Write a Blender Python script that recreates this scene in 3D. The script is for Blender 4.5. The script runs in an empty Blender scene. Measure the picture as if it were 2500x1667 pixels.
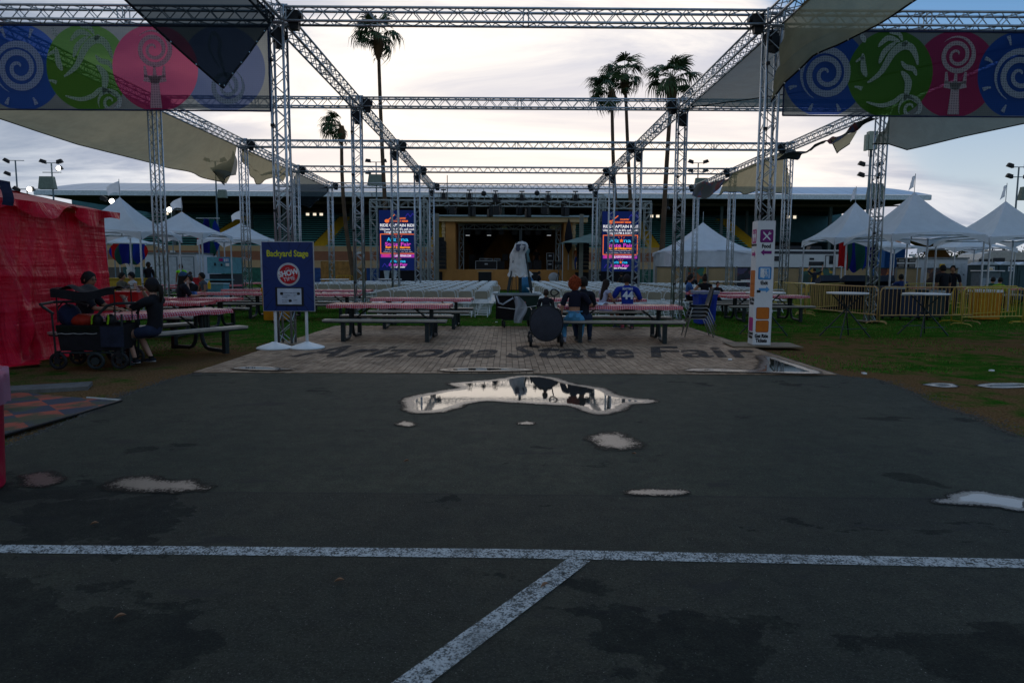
import bpy, bmesh, math, random
import numpy as np
from mathutils import Vector, Matrix, noise as mnoise
random.seed(7); rng = np.random.default_rng(7)
R = math.radians
SC = bpy.context.scene
COL = SC.collection

# ------------------------------------------------------------------ camera
H = 1.5
F = 1667.0
cam_d = bpy.data.cameras.new('camera'); cam_d.lens = 24.0; cam_d.sensor_width = 36.0
cam_d.clip_start = 0.05; cam_d.clip_end = 4000
cam = bpy.data.objects.new('camera', cam_d); COL.objects.link(cam)
CR = Matrix.Rotation(R(-0.41), 3, 'Z') @ Matrix.Rotation(R(90-6.01), 3, 'X') @ Matrix.Rotation(R(0.28), 3, 'Z')
cam.matrix_world = Matrix.Translation((0, 0, H)) @ CR.to_4x4()
SC.camera = cam

# ------------------------------------------------------------------ light
SUN_AZ = R(-7.0)      # a little left of straight ahead
SUN_EL = R(9.0)
sd = Vector((math.sin(SUN_AZ)*math.cos(SUN_EL), math.cos(SUN_AZ)*math.cos(SUN_EL), math.sin(SUN_EL)))
sun_d = bpy.data.lights.new('sun', 'SUN'); sun_d.energy = 0.5; sun_d.angle = R(120); sun_d.color = (1.0, 0.86, 0.70)
sun = bpy.data.objects.new('sun', sun_d); COL.objects.link(sun)
sun.rotation_euler = sd.to_track_quat('Z', 'Y').to_euler()

W = bpy.data.worlds.new('World'); SC.world = W; W.use_nodes = True
nt = W.node_tree; N = nt.nodes; L = nt.links; N.clear()
def wn(t, **k):
    n = N.new(t)
    for a, b in k.items(): setattr(n, a, b)
    return n
def wmath(op, a, b=None, c=None, clamp=False):
    n = wn('ShaderNodeMath', operation=op, use_clamp=clamp)
    for i, x in enumerate((a, b, c)):
        if x is None: continue
        if isinstance(x, (int, float)): n.inputs[i].default_value = x
        else: L.new(x, n.inputs[i])
    return n.outputs[0]
def wmix(f, a, b, blend='MIX'):
    n = wn('ShaderNodeMix', data_type='RGBA', blend_type=blend)
    if isinstance(f, (int, float)): n.inputs[0].default_value = f
    else: L.new(f, n.inputs[0])
    for i, x in ((6, a), (7, b)):
        if isinstance(x, tuple): n.inputs[i].default_value = (*x, 1)
        else: L.new(x, n.inputs[i])
    return n.outputs[2]
def wsmooth(x, a, b):
    n = wn('ShaderNodeMapRange', interpolation_type='SMOOTHSTEP')
    L.new(x, n.inputs[0]); n.inputs[1].default_value = a; n.inputs[2].default_value = b
    return n.outputs[0]
sky = wn('ShaderNodeTexSky', sky_type='NISHITA'); sky.sun_disc = False
sky.sun_elevation = SUN_EL; sky.sun_rotation = SUN_AZ; sky.dust_density = 1.5; sky.air_density = 1.2; sky.ozone_density = 2.0
skyc = wmix(1.0, sky.outputs[0], (0.10, 0.10, 0.10), 'MULTIPLY')
tc = wn('ShaderNodeTexCoord'); d = tc.outputs['Generated']
sp = wn('ShaderNodeSeparateXYZ'); L.new(d, sp.inputs[0])
zc = wmath('MAXIMUM', sp.outputs[2], 0.0)
den = wmath('ADD', zc, 0.16)
cx = wmath('DIVIDE', sp.outputs[0], den); cy = wmath('DIVIDE', sp.outputs[1], den)
cb = wn('ShaderNodeCombineXYZ'); L.new(cx, cb.inputs[0]); L.new(cy, cb.inputs[1])
def wnoise(vec, scale, detail, rough, off=(0, 0, 0), sc=(1, 1, 1), dist=0.0):
    mp = wn('ShaderNodeMapping'); L.new(vec, mp.inputs[0]); mp.inputs[1].default_value = off; mp.inputs[3].default_value = sc
    n = wn('ShaderNodeTexNoise'); n.inputs['Scale'].default_value = scale; n.inputs['Detail'].default_value = detail
    n.inputs['Roughness'].default_value = rough; n.inputs['Distortion'].default_value = dist
    L.new(mp.outputs[0], n.inputs['Vector']); return n.outputs[0]
n1 = wnoise(cb.outputs[0], 0.55, 7, 0.55, (3.1, 1.7, 0), (0.8, 1, 1), 0.4)
n2 = wnoise(cb.outputs[0], 1.35, 8, 0.6, (11.0, 4.2, 0), (0.55, 1, 1), 0.6)
dt = wn('ShaderNodeVectorMath', operation='DOT_PRODUCT'); L.new(d, dt.inputs[0]); dt.inputs[1].default_value = Vector((math.sin(R(2))*math.cos(R(10)), math.cos(R(2))*math.cos(R(10)), math.sin(R(10))))
glow = wsmooth(dt.outputs['Value'], 0.80, 0.99)
glow2 = wsmooth(dt.outputs['Value'], 0.68, 0.965)
# the cloud deck opens towards the right (east) side and low on the left
az = wmath('ADD', wmath('MULTIPLY', sp.outputs[0], 0.55), wmath('MULTIPLY', zc, 0.55))
cov = wmath('SUBTRACT', wmath('ADD', n1, 0.33), wmath('MULTIPLY', wsmooth(az, 0.30, 0.46), 0.95))
cov = wsmooth(cov, 0.44, 0.66)
shade = wsmooth(n2, 0.36, 0.63)
ccool = wmix(shade, (0.15, 0.22, 0.33), (0.42, 0.50, 0.60))
cmid = wmix(shade, (0.42, 0.47, 0.60), (0.93, 0.93, 0.97))
chot = wmix(shade, (0.68, 0.68, 0.76), (1.25, 1.15, 1.04))
cl = wmix(glow2, ccool, cmid)
cl = wmix(wmath('POWER', glow, 1.4), cl, chot)
blue = wmix(0.85, skyc, wmix(wsmooth(zc, 0.04, 0.36), (0.62, 0.72, 0.80), (0.03, 0.25, 0.60)))
blue = wmix(glow2, blue, wmix(0.18, blue, (0.55, 0.64, 0.78)))
full = wmix(cov, blue, cl)
low = wmath('MULTIPLY', wsmooth(zc, 0.30, 0.10), wsmooth(dt.outputs['Value'], 0.86, 0.985))
full = wmix(wmath('MULTIPLY', low, 0.75), full, (1.30, 1.13, 0.98))
back = wsmooth(sp.outputs[1], -0.35, 0.30)
full = wmix(back, wmix(0.75, full, (0.31, 0.39, 0.50)), full)
bg = wn('ShaderNodeBackground'); bg.inputs[1].default_value = 1.0
L.new(full, bg.inputs[0])
wo = wn('ShaderNodeOutputWorld'); L.new(bg.outputs[0], wo.inputs[0])

SC.view_settings.view_transform = 'Standard'; SC.view_settings.look = 'None'
SC.view_settings.exposure = 0.0; SC.view_settings.gamma = 1.0; SC.view_settings.use_curve_mapping = False
SC.cycles.max_bounces = 6; SC.cycles.transparent_max_bounces = 16; SC.cycles.use_denoising = True
SC.cycles.caustics_reflective = False; SC.cycles.caustics_refractive = False

# ------------------------------------------------------------------ placing by sight lines
def ray(px, py):
    return CR @ Vector(((px-1250)/F, -(py-833.5)/F, -1.0))
def onz(px, py, z=0.0):
    r = ray(px, py); t = (z-H)/r.z
    return Vector((r.x*t, r.y*t, z))
def at(px, py, D):
    r = ray(px, py); t = D/r.y
    return Vector((r.x*t, D, H+r.z*t))
def X(px, D): return at(px, 658, D).x
def Z(py, D, px=1238): return at(px, py, D).z

# ------------------------------------------------------------------ mesh helper
class MB:
    def __init__(s): s.v = []; s.f = []; s.m = []
    def add(s, vs, fs, mi=0):
        b = len(s.v); s.v += [tuple(p) for p in vs]
        for f in fs: s.f.append(tuple(b+i for i in f)); s.m.append(mi)
        return s
    def box(s, c, size, rot=None, mi=0, taper=1.0):
        x, y, z = (k/2 for k in size); c = Vector(c)
        P = [Vector(p) for p in ((-x,-y,-z),(x,-y,-z),(x,y,-z),(-x,y,-z),(-x*taper,-y*taper,z),(x*taper,-y*taper,z),(x*taper,y*taper,z),(-x*taper,y*taper,z))]
        if rot is not None:
            if isinstance(rot, (int, float)): rot = Matrix.Rotation(rot, 3, 'Z')
            P = [rot @ p for p in P]
        return s.add([p+c for p in P], [(0,3,2,1),(4,5,6,7),(0,1,5,4),(1,2,6,5),(2,3,7,6),(3,0,4,7)], mi)
    def b2(s, x0, x1, y0, y1, z0, z1, mi=0):
        return s.box(((x0+x1)/2,(y0+y1)/2,(z0+z1)/2), (abs(x1-x0),abs(y1-y0),abs(z1-z0)), mi=mi)
    def path(s, pts, r, n=8, mi=0, cap=True, closed=False):
        pts = [Vector(p) for p in pts]; k = len(pts)
        rs = r if isinstance(r, (list, tuple)) else [r]*k
        vs = []; up = None
        for i in range(k):
            a = pts[(i-1) % k] if (closed or i) else pts[0]
            b = pts[(i+1) % k] if (closed or i < k-1) else pts[-1]
            t = (b-a).normalized() if (b-a).length > 1e-9 else Vector((0,0,1))
            if up is None:
                up = t.cross(Vector((0,0,1)))
                if up.length < 0.05: up = t.cross(Vector((1,0,0)))
            up = (up - t*up.dot(t)).normalized(); w = t.cross(up)
            for j in range(n):
                q = 2*math.pi*(j+0.5)/n
                vs.append(pts[i] + (up*math.cos(q)+w*math.sin(q))*rs[i])
        fs = []
        for i in range(k if closed else k-1):
            i2 = (i+1) % k
            for j in range(n):
                fs.append((i*n+j, i*n+(j+1)%n, i2*n+(j+1)%n, i2*n+j))
        if cap and not closed:
            fs.append(tuple(reversed(range(n)))); fs.append(tuple((k-1)*n+j for j in range(n)))
        return s.add(vs, fs, mi)
    def tube(s, a, b, r, r2=None, n=8, mi=0, cap=True):
        return s.path([a, b], [r, r if r2 is None else r2], n, mi, cap)
    def lathe(s, prof, n=20, c=(0,0,0), mi=0, sx=1, sy=1):
        c = Vector(c); vs = []; k = len(prof)
        for r, z in prof:
            for j in range(n):
                q = 2*math.pi*j/n
                vs.append(c+Vector((r*math.cos(q)*sx, r*math.sin(q)*sy, z)))
        fs = [(i*n+j, i*n+(j+1)%n, (i+1)*n+(j+1)%n, (i+1)*n+j) for i in range(k-1) for j in range(n)]
        if prof[0][0] > 1e-4: fs.append(tuple(reversed(range(n))))
        if prof[-1][0] > 1e-4: fs.append(tuple((k-1)*n+j for j in range(n)))
        return s.add(vs, fs, mi)
    def ball(s, c, r, n=12, m=8, mi=0, rot=None):
        if isinstance(r, (int, float)): r = (r, r, r)
        c = Vector(c); vs = []
        for i in range(m+1):
            a = math.pi*i/m - math.pi/2
            for j in range(n):
                q = 2*math.pi*j/n
                p = Vector((math.cos(a)*math.cos(q)*r[0], math.cos(a)*math.sin(q)*r[1], math.sin(a)*r[2]))
                if rot is not None: p = rot @ p
                vs.append(c+p)
        fs = [(i*n+j, i*n+(j+1)%n, (i+1)*n+(j+1)%n, (i+1)*n+j) for i in range(m) for j in range(n)]
        return s.add(vs, fs, mi)
    def prism(s, poly, h0, h1, M=None, mi=0):
        """poly in XY, extruded from h0 to h1 along Z, then moved by the 4x4 M"""
        k = len(poly)
        vs = [Vector((x, y, h0)) for x, y in poly]+[Vector((x, y, h1)) for x, y in poly]
        if M is not None: vs = [M @ p for p in vs]
        fs = [tuple(reversed(range(k))), tuple(range(k, 2*k))]+[(i, (i+1)%k, k+(i+1)%k, k+i) for i in range(k)]
        return s.add(vs, fs, mi)
    def grid(s, fn, nu, nv, mi=0):
        vs = [fn(i/nu, j/nv) for j in range(nv+1) for i in range(nu+1)]
        fs = [(j*(nu+1)+i, j*(nu+1)+i+1, (j+1)*(nu+1)+i+1, (j+1)*(nu+1)+i) for j in range(nv) for i in range(nu)]
        return s.add(vs, fs, mi)
    def mesh(s, name, mats, smooth=False):
        me = bpy.data.meshes.new(name); me.from_pydata(s.v, [], s.f)
        if not isinstance(mats, (list, tuple)): mats = [mats]
        for m in mats: me.materials.append(m)
        if len(mats) > 1: me.polygons.foreach_set('material_index', s.m)
        if smooth: me.polygons.foreach_set('use_smooth', [True]*len(me.polygons))
        me.validate(); me.update(); return me
    def build(s, name, mats, parent=None, smooth=False, loc=None, rot=None, kind=None, label=None):
        o = bpy.data.objects.new(name, s.mesh(name, mats, smooth)); COL.objects.link(o)
        if parent is not None: o.parent = parent
        if loc is not None: o.location = loc
        if rot is not None: o.rotation_euler = (0, 0, rot) if isinstance(rot, (int, float)) else rot
        if kind: o['kind'] = kind
        if label: o['label'] = label
        return o
    def autosmooth(s): return s

def link_mesh(name, me, parent=None, loc=None, rot=None, scale=None):
    o = bpy.data.objects.new(name, me); COL.objects.link(o)
    if parent is not None: o.parent = parent
    if loc is not None: o.location = loc
    if rot is not None: o.rotation_euler = (0, 0, rot) if isinstance(rot, (int, float)) else rot
    if scale is not None: o.scale = (scale,)*3 if isinstance(scale, (int, float)) else scale
    return o
def tag(o, label, cat, group=None):
    o['label'] = label; o['category'] = cat
    if group: o['group'] = group
    return o
def thing(name, label, cat, loc=(0,0,0), rot=0.0, group=None):
    o = bpy.data.objects.new(name, None); COL.objects.link(o); o.empty_display_size = 0.1
    o.location = loc; o.rotation_euler = (0, 0, rot)
    return tag(o, label, cat, group)
def dup(root, label, loc, rot=None, group=None, scale=None):
    def cp(o, par):
        c = o.copy(); COL.objects.link(c)
        if par is not None: c.parent = par
        for ch in kids.get(o.name, ()): cp(ch, c)
        return c
    kids = {}
    def scan(o):
        kids[o.name] = list(o.children)
        for c in o.children: scan(c)
    scan(root)
    r = cp(root, None); r.location = loc; r['label'] = label
    if rot is not None: r.rotation_euler = (0, 0, rot) if isinstance(rot, (int, float)) else rot
    if group: r['group'] = group
    if scale: r.scale = (scale,)*3
    return r
ORD = ['first','second','third','fourth','fifth','sixth','seventh','eighth','ninth','tenth','eleventh','twelfth','thirteenth','fourteenth','fifteenth','sixteenth','seventeenth','eighteenth','nineteenth','twentieth']

# ------------------------------------------------------------------ materials
def nodes(m):
    m.use_nodes = True; t = m.node_tree; t.nodes.clear(); return t
class NT:
    def __init__(s, name):
        s.m = bpy.data.materials.new(name); s.t = nodes(s.m); s.N = s.t.nodes; s.L = s.t.links
        s.out = s.N.new('ShaderNodeOutputMaterial'); s.tc = s.N.new('ShaderNodeTexCoord')
        s.obj = s.tc.outputs['Object']
        s.geo = s.N.new('ShaderNodeNewGeometry').outputs['Position']
    def put(s, sock, x):
        if x is None: return
        if isinstance(x, (int, float)): sock.default_value = x
        elif isinstance(x, tuple): sock.default_value = (*x, 1) if len(x) == 3 and sock.type == 'RGBA' else x
        else: s.L.new(x, sock)
    def math(s, op, a, b=None, c=None):
        n = s.N.new('ShaderNodeMath'); n.operation = op
        for i, x in enumerate((a, b, c)): s.put(n.inputs[i], x)
        return n.outputs[0]
    def mix(s, f, a, b, blend='MIX'):
        n = s.N.new('ShaderNodeMix'); n.data_type = 'RGBA'; n.blend_type = blend
        s.put(n.inputs[0], f); s.put(n.inputs[6], a); s.put(n.inputs[7], b); return n.outputs[2]
    def noise(s, scale, detail=4, rough=0.55, vec=None, sc=None, off=None, dist=0.0):
        n = s.N.new('ShaderNodeTexNoise'); n.inputs['Scale'].default_value = scale; n.inputs['Detail'].default_value = detail
        n.inputs['Roughness'].default_value = rough; n.inputs['Distortion'].default_value = dist
        v = s.obj if vec is None else vec
        if sc or off:
            mp = s.N.new('ShaderNodeMapping'); s.L.new(v, mp.inputs[0])
            if sc: mp.inputs[3].default_value = sc
            if off: mp.inputs[1].default_value = off
            v = mp.outputs[0]
        s.L.new(v, n.inputs['Vector']); return n.outputs[0]
    def step(s, x, a, b, lo=0.0, hi=1.0):
        n = s.N.new('ShaderNodeMapRange'); n.interpolation_type = 'SMOOTHSTEP'
        s.put(n.inputs[0], x); n.inputs[1].default_value = a; n.inputs[2].default_value = b
        n.inputs[3].default_value = lo; n.inputs[4].default_value = hi; return n.outputs[0]
    def sep(s, v):
        n = s.N.new('ShaderNodeSeparateXYZ'); s.L.new(v, n.inputs[0]); return n.outputs
    def bump(s, h, strength=0.3, dist=0.01):
        n = s.N.new('ShaderNodeBump'); n.inputs['Strength'].default_value = strength; n.inputs['Distance'].default_value = dist
        s.L.new(h, n.inputs['Height']); return n.outputs[0]
    def bsdf(s, col, rough=0.6, metal=0.0, normal=None, **kw):
        n = s.N.new('ShaderNodeBsdfPrincipled')
        s.put(n.inputs['Base Color'], col); s.put(n.inputs['Roughness'], rough); s.put(n.inputs['Metallic'], metal)
        if normal is not None: s.L.new(normal, n.inputs['Normal'])
        for k, v in kw.items(): s.put(n.inputs[k.replace('_', ' ')], v)
        return n.outputs[0]
    def shader(s, kind, **kw):
        n = s.N.new(kind)
        for k, v in kw.items(): s.put(n.inputs[k], v)
        return n.outputs[0]
    def mixs(s, f, a, b):
        n = s.N.new('ShaderNodeMixShader'); s.put(n.inputs[0], f); s.L.new(a, n.inputs[1]); s.L.new(b, n.inputs[2]); return n.outputs[0]
    def done(s, sh): s.L.new(sh, s.out.inputs[0]); return s.m
def mul(c, k): return tuple(min(1.0, max(0.0, x*k)) for x in c)
MATS = {}
def M(name, col, rough=0.6, metal=0.0, var=0.18, scale=6.0, bump=0.0, bscale=40.0, spec=0.22, coat=0.0):
    if name in MATS: return MATS[name]
    t = NT(name)
    f = t.noise(scale, 5, 0.6)
    f2 = t.noise(scale*9, 3, 0.6)
    fac = t.step(t.math('ADD', t.math('MULTIPLY', f, 0.7), t.math('MULTIPLY', f2, 0.3)), 0.32, 0.68)
    c = t.mix(fac, mul(col, 1-var), mul(col, 1+var))
    rr = t.math('ADD', t.math('MULTIPLY', f, 0.25*rough), rough*0.88)
    nrm = t.bump(t.noise(bscale, 4, 0.6), bump, 0.01) if bump else None
    kw = {'Specular IOR Level': spec}
    sh = t.N.new('ShaderNodeBsdfPrincipled')
    t.put(sh.inputs['Base Color'], c); t.put(sh.inputs['Roughness'], rr); t.put(sh.inputs['Metallic'], metal)
    sh.inputs['Specular IOR Level'].default_value = spec; sh.inputs['Coat Weight'].default_value = coat
    if nrm: t.L.new(nrm, sh.inputs['Normal'])
    MATS[name] = t.done(sh.outputs[0]); return MATS[name]
def E(name, col, strength=1.0):
    if name in MATS: return MATS[name]
    t = NT(name); MATS[name] = t.done(t.shader('ShaderNodeEmission', Color=col, Strength=strength)); return MATS[name]
def FAB(name, col, transp=0.0, transl=0.45, var=0.12, tint=None, fold=True, scale=2.5):
    """cloth: part diffuse, part light passing through, optionally see-through mesh weave"""
    if name in MATS: return MATS[name]
    t = NT(name)
    c = t.mix(t.step(t.noise(scale, 5, 0.6), 0.3, 0.7), mul(col, 1-var), mul(col, 1+var))
    n = t.bump(t.noise(3.0, 5, 0.6, sc=(1, 1, 1)), 0.35, 0.05) if fold else None
    a = t.N.new('ShaderNodeBsdfDiffuse'); t.L.new(c, a.inputs[0])
    b = t.N.new('ShaderNodeBsdfTranslucent'); t.L.new(c, b.inputs[0])
    if n: t.L.new(n, a.inputs['Normal']); t.L.new(n, b.inputs['Normal'])
    sh = t.mixs(transl, a.outputs[0], b.outputs[0])
    if transp > 0:
        tr = t.shader('ShaderNodeBsdfTransparent', Color=(tint or (1, 1, 1)))
        sh = t.mixs(transp, sh, tr)
    MATS[name] = t.done(sh); return MATS[name]

ALU = M('aluminium', (0.42, 0.45, 0.48), 0.38, 0.85, 0.2, 3)
ALU2 = M('dull_aluminium', (0.36, 0.40, 0.42), 0.5, 0.6, 0.2, 3)
BLK = M('black_plastic', (0.012, 0.013, 0.015), 0.5, 0, 0.3, 8)
BLKF = M('black_fabric', (0.010, 0.010, 0.014), 0.9, 0, 0.3, 12, 0.3, 30)
STEELBLK = M('dark_powdercoat', (0.016, 0.024, 0.026), 0.42, 0.0, 0.25, 6)
WHT = M('white_paint', (0.62, 0.63, 0.64), 0.45, 0, 0.06, 4)
WHTP = M('white_plastic', (0.66, 0.67, 0.67), 0.4, 0, 0.07, 5)
WOODT = M('weathered_plank', (0.34, 0.30, 0.25), 0.45, 0, 0.2, 5, 0.2, 25)
NAVY = M('navy_fabric', (0.012, 0.018, 0.05), 0.85, 0, 0.3, 10, 0.3, 30)

def text(s, size, mat, M4, parent=None, name='lettering', bold=0.0, align='CENTER', depth=0.004, wid=None, shear=0.0, space=1.0):
    """flat lettering in the XY plane of M4 (4x4), as a mesh"""
    cu = bpy.data.curves.new(name, 'FONT'); cu.body = s; cu.size = size; cu.align_x = align; cu.align_y = 'CENTER'
    cu.extrude = depth; cu.offset = bold; cu.shear = shear; cu.space_character = space; cu.resolution_u = 3
    o = bpy.data.objects.new(name, cu); COL.objects.link(o)
    me = bpy.data.meshes.new_from_object(o.evaluated_get(bpy.context.evaluated_depsgraph_get()))
    bpy.data.objects.remove(o); bpy.data.curves.remove(cu)
    me.materials.clear(); me.materials.append(mat)
    if wid:
        xs = [v.co.x for v in me.vertices]
        if xs:
            k = wid/(max(xs)-min(xs)); me.transform(Matrix.Diagonal((k, 1, 1, 1)))
    ob = bpy.data.objects.new(name, me); COL.objects.link(ob)
    if parent is not None: ob.parent = parent
    ob.matrix_basis = M4
    return ob
def facing(loc, rz=0.0, tilt=0.0):
    """matrix whose XY plane stands upright and faces the camera side (-Y), x to the right"""
    return Matrix.Translation(loc) @ Matrix.Rotation(rz, 4, 'Z') @ Matrix.Rotation(R(90), 4, 'X') @ Matrix.Rotation(tilt, 4, 'Z')
# ================================================================== the setting: ground, asphalt, pavers, puddles
XL, XR, XOL, XOR = -4.36, 5.02, -10.16, 10.83
ROWS = [13.5, 20.25, 26.85, 33.45, 39.8]
ZT = 6.39        # top of the truss

# --- grass and dirt
t = NT('grass_and_dirt')
n1_ = t.noise(0.32, 6, 0.6, vec=t.geo); n2_ = t.noise(2.2, 5, 0.65, vec=t.geo); n3_ = t.noise(38, 3, 0.6, vec=t.geo)
P = t.sep(t.geo)
dfront = t.step(P[1], 19.0, 12.5)                       # worn to earth close to the asphalt
patch = t.step(t.math('ADD', t.math('ADD', t.math('MULTIPLY', n1_, 0.55), t.math('MULTIPLY', n2_, 0.45)), t.math('MULTIPLY', dfront, 0.13)), 0.53, 0.66)
g = t.mix(t.step(n2_, 0.3, 0.7), (0.020, 0.11, 0.008), (0.085, 0.15, 0.018))
g = t.mix(t.step(n3_, 0.25, 0.75), mul((0.016, 0.04, 0.008), 0.9), g)
dr = t.mix(t.step(n3_, 0.3, 0.7), (0.080, 0.044, 0.020), (0.18, 0.105, 0.050))
c = t.mix(patch, g, dr)
MGROUND = t.done(t.bsdf(c, 0.95, Specular_IOR_Level=0.0, normal=t.bump(t.noise(60, 4, 0.6, vec=t.geo), 0.6, 0.02)))
m = MB()
m.grid(lambda u, v: (-700+1400*u, -60+1500*v, -0.03), 14, 15)
o = m.build('ground', MGROUND); o['kind'] = 'structure'

# --- asphalt: edge traced from where it meets grass and pavers
left_edge = [(-120, 1130), (0, 1094), (70, 1062), (140, 1035), (200, 1008), (262, 985), (292, 968), (330, 952), (400, 930), (455, 915), (488, 911)]
right_edge = [(2062, 919), (2140, 925), (2190, 940), (2240, 962), (2290, 990), (2340, 1003), (2390, 1020), (2440, 1045), (2500, 1068), (2650, 1110)]
def jag(pts, n=9, a=0.05):
    out = []
    for i in range(len(pts)-1):
        for k in range(n):
            q = pts[i].lerp(pts[i+1], k/n)
            w = mnoise.noise(q*2.3)*a + mnoise.noise(q*9.0)*a*0.5
            out.append(q+Vector((w, w, 0)))
    out.append(pts[-1]); return out
le = jag([onz(*p) for p in left_edge]); re_ = jag([onz(*p) for p in right_edge])
AY = onz(1250, 913).y
poly = [Vector((-30, -40, 0)), Vector((-30, 3.2, 0)), Vector((-9, 4.4, 0))]+le+[Vector((le[-1].x, AY, 0)), Vector((re_[0].x, AY, 0))]+re_+[Vector((9, 5.2, 0)), Vector((30, 3.5, 0)), Vector((30, -40, 0))]
bm = bmesh.new(); vv = [bm.verts.new((p.x, p.y, 0.0)) for p in poly]
vb = [bm.verts.new((p.x, p.y, -0.06)) for p in poly]
bm.faces.new(vv)
for i in range(len(vv)):
    j = (i+1) % len(vv); bm.faces.new((vv[j], vv[i], vb[i], vb[j]))
bmesh.ops.recalc_face_normals(bm, faces=bm.faces)
bmesh.ops.triangulate(bm, faces=[f for f in bm.faces if len(f.verts) > 4])
me = bpy.data.meshes.new('asphalt'); bm.to_mesh(me); bm.free()
t = NT('asphalt')
P = t.sep(t.geo)
seam = onz(1250, 1207).y
seamline = t.math('ADD', P[1], t.math('MULTIPLY', t.math('SUBTRACT', t.noise(1.4, 3, vec=t.geo), 0.5), 0.05))
older = t.step(t.math('ADD', seamline, t.math('MULTIPLY', P[0], 0.02)), seam-0.015, seam+0.015)     # 1 = beyond the seam
big = t.noise(0.45, 6, 0.62, vec=t.geo, sc=(1.0, 0.6, 1)); mid = t.noise(3.1, 6, 0.65, vec=t.geo); fine = t.noise(120, 2, 0.5, vec=t.geo); grit = t.noise(330, 2, 0.5, vec=t.geo)
far = t.mix(t.step(big, 0.3, 0.7), (0.017, 0.024, 0.017), (0.034, 0.037, 0.025))
near = t.mix(t.step(big, 0.3, 0.7), (0.012, 0.016, 0.013), (0.026, 0.028, 0.020))
c = t.mix(older, near, far)
g1 = t.noise(55, 4, 0.7, vec=t.geo); g2 = t.noise(9, 5, 0.65, vec=t.geo)
c = t.mix(1.0, c, t.mix(t.step(t.math('ADD', t.math('MULTIPLY', g1, 0.65), t.math('MULTIPLY', g2, 0.35)), 0.36, 0.64), (0.50, 0.52, 0.52), (1.55, 1.52, 1.45)), 'MULTIPLY')
c = t.mix(t.step(mid, 0.42, 0.75, 0.0, 0.35), c, mul((0.03, 0.03, 0.028), 0.8))
c = t.mix(t.step(fine, 0.56, 0.72, 0.0, 0.75), c, t.mix(0.6, c, (0.11, 0.115, 0.10)))
c = t.mix(t.step(grit, 0.30, 0.42, 0.7, 0.0), c, (0.008, 0.010, 0.010))
spk = t.N.new('ShaderNodeTexVoronoi'); spk.inputs['Scale'].default_value = 26; t.L.new(t.geo, spk.inputs['Vector'])
c = t.mix(t.step(spk.outputs['Distance'], 0.075, 0.05, 0.0, 0.8), c, (0.22, 0.21, 0.19))
# wet / oily stains with their own outlines, near the camera
st1 = t.noise(0.9, 7, 0.62, vec=t.geo, off=(3.3, 0.4, 0), sc=(1, 1.5, 1), dist=0.3)
nearmask = t.step(P[1], 3.0, 2.6)
leftmask = t.math('MULTIPLY', t.step(P[0], -0.8, -2.4), t.step(P[1], 5.3, 4.3))
wet = t.step(t.math('ADD', st1, t.math('ADD', t.math('MULTIPLY', nearmask, 0.135), t.math('MULTIPLY', leftmask, 0.15))), 0.62, 0.637)
crk = t.noise(0.7, 6, 0.6, vec=t.geo, off=(9, 2, 0))
crack = t.step(t.math('ABSOLUTE', t.math('SUBTRACT', crk, 0.5)), 0.0030, 0.0012, 0.0, 0.45)
seamdark = t.step(t.math('ABSOLUTE', t.math('SUBTRACT', t.math('ADD', seamline, t.math('MULTIPLY', P[0], 0.02)), seam)), 0.02, 0.006, 0.0, 0.6)
st2 = t.noise(1.6, 6, 0.6, vec=t.geo, off=(1.2, 7.7, 0), sc=(0.6, 1.6, 1))
oil = t.step(st2, 0.61, 0.66, 0.0, 0.65)
c = t.mix(oil, c, (0.013, 0.015, 0.016))
c = t.mix(t.math('MAXIMUM', crack, seamdark), c, (0.010, 0.012, 0.013))
wsoft = t.math('MULTIPLY', wet, t.step(t.noise(5, 5, 0.7, vec=t.geo), 0.30, 0.62, 1.0, 0.45))
c = t.mix(wsoft, c, t.mix(0.68, c, (0.0025, 0.004, 0.005)))
rough = t.math('SUBTRACT', t.math('ADD', 0.60, t.math('MULTIPLY', mid, 0.25)), t.math('MULTIPLY', wet, -0.15))
h = t.math('ADD', t.math('MULTIPLY', fine, 0.6), t.math('MULTIPLY', grit, 0.4))
MASPH = t.done(t.bsdf(c, rough, normal=t.bump(h, 0.55, 0.006), Specular_IOR_Level=0.12))
me.materials.append(MASPH)
o = bpy.data.objects.new('asphalt', me); COL.objects.link(o); o['kind'] = 'structure'
print('ASPH', AY, seam)

# --- white painted lines, worn
t = NT('worn_road_paint')
w1 = t.noise(14, 6, 0.7, vec=t.geo); w2 = t.noise(90, 3, 0.6, vec=t.geo); w3 = t.noise(1.4, 3, 0.6, vec=t.geo)
a = t.step(t.math('ADD', t.math('ADD', t.math('MULTIPLY', w1, 0.45), t.math('MULTIPLY', w2, 0.55)), t.math('MULTIPLY', w3, 0.12)), 0.42, 0.66)
a = t.math('MULTIPLY', t.math('MULTIPLY', a, 0.80), t.step(t.noise(3.3, 4, 0.6, vec=t.geo), 0.28, 0.50, 0.55, 1.0))
pa = t.bsdf(t.mix(w1, (0.34, 0.36, 0.36), (0.56, 0.58, 0.58)), 0.7)
MPAINT = t.done(t.mixs(a, t.shader('ShaderNodeBsdfTransparent', Color=(1, 1, 1)), pa))
def strip(name, pts_a, pts_b, z, mat, n=40):
    m = MB()
    def fn(u, v):
        i = u*(len(pts_a)-1); k = min(int(i), len(pts_a)-2)
        p = pts_a[k].lerp(pts_a[k+1], i-k); q = pts_b[k].lerp(pts_b[k+1], i-k)
        r = p.lerp(q, v); return (r.x, r.y, z)
    m.grid(fn, n, 1); return m.build(name, mat)
o = strip('parking_line', [onz(-60, 1330), onz(1250, 1341), onz(2560, 1367)], [onz(-60, 1350), onz(1250, 1363), onz(2560, 1389)], 0.004, MPAINT)
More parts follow.
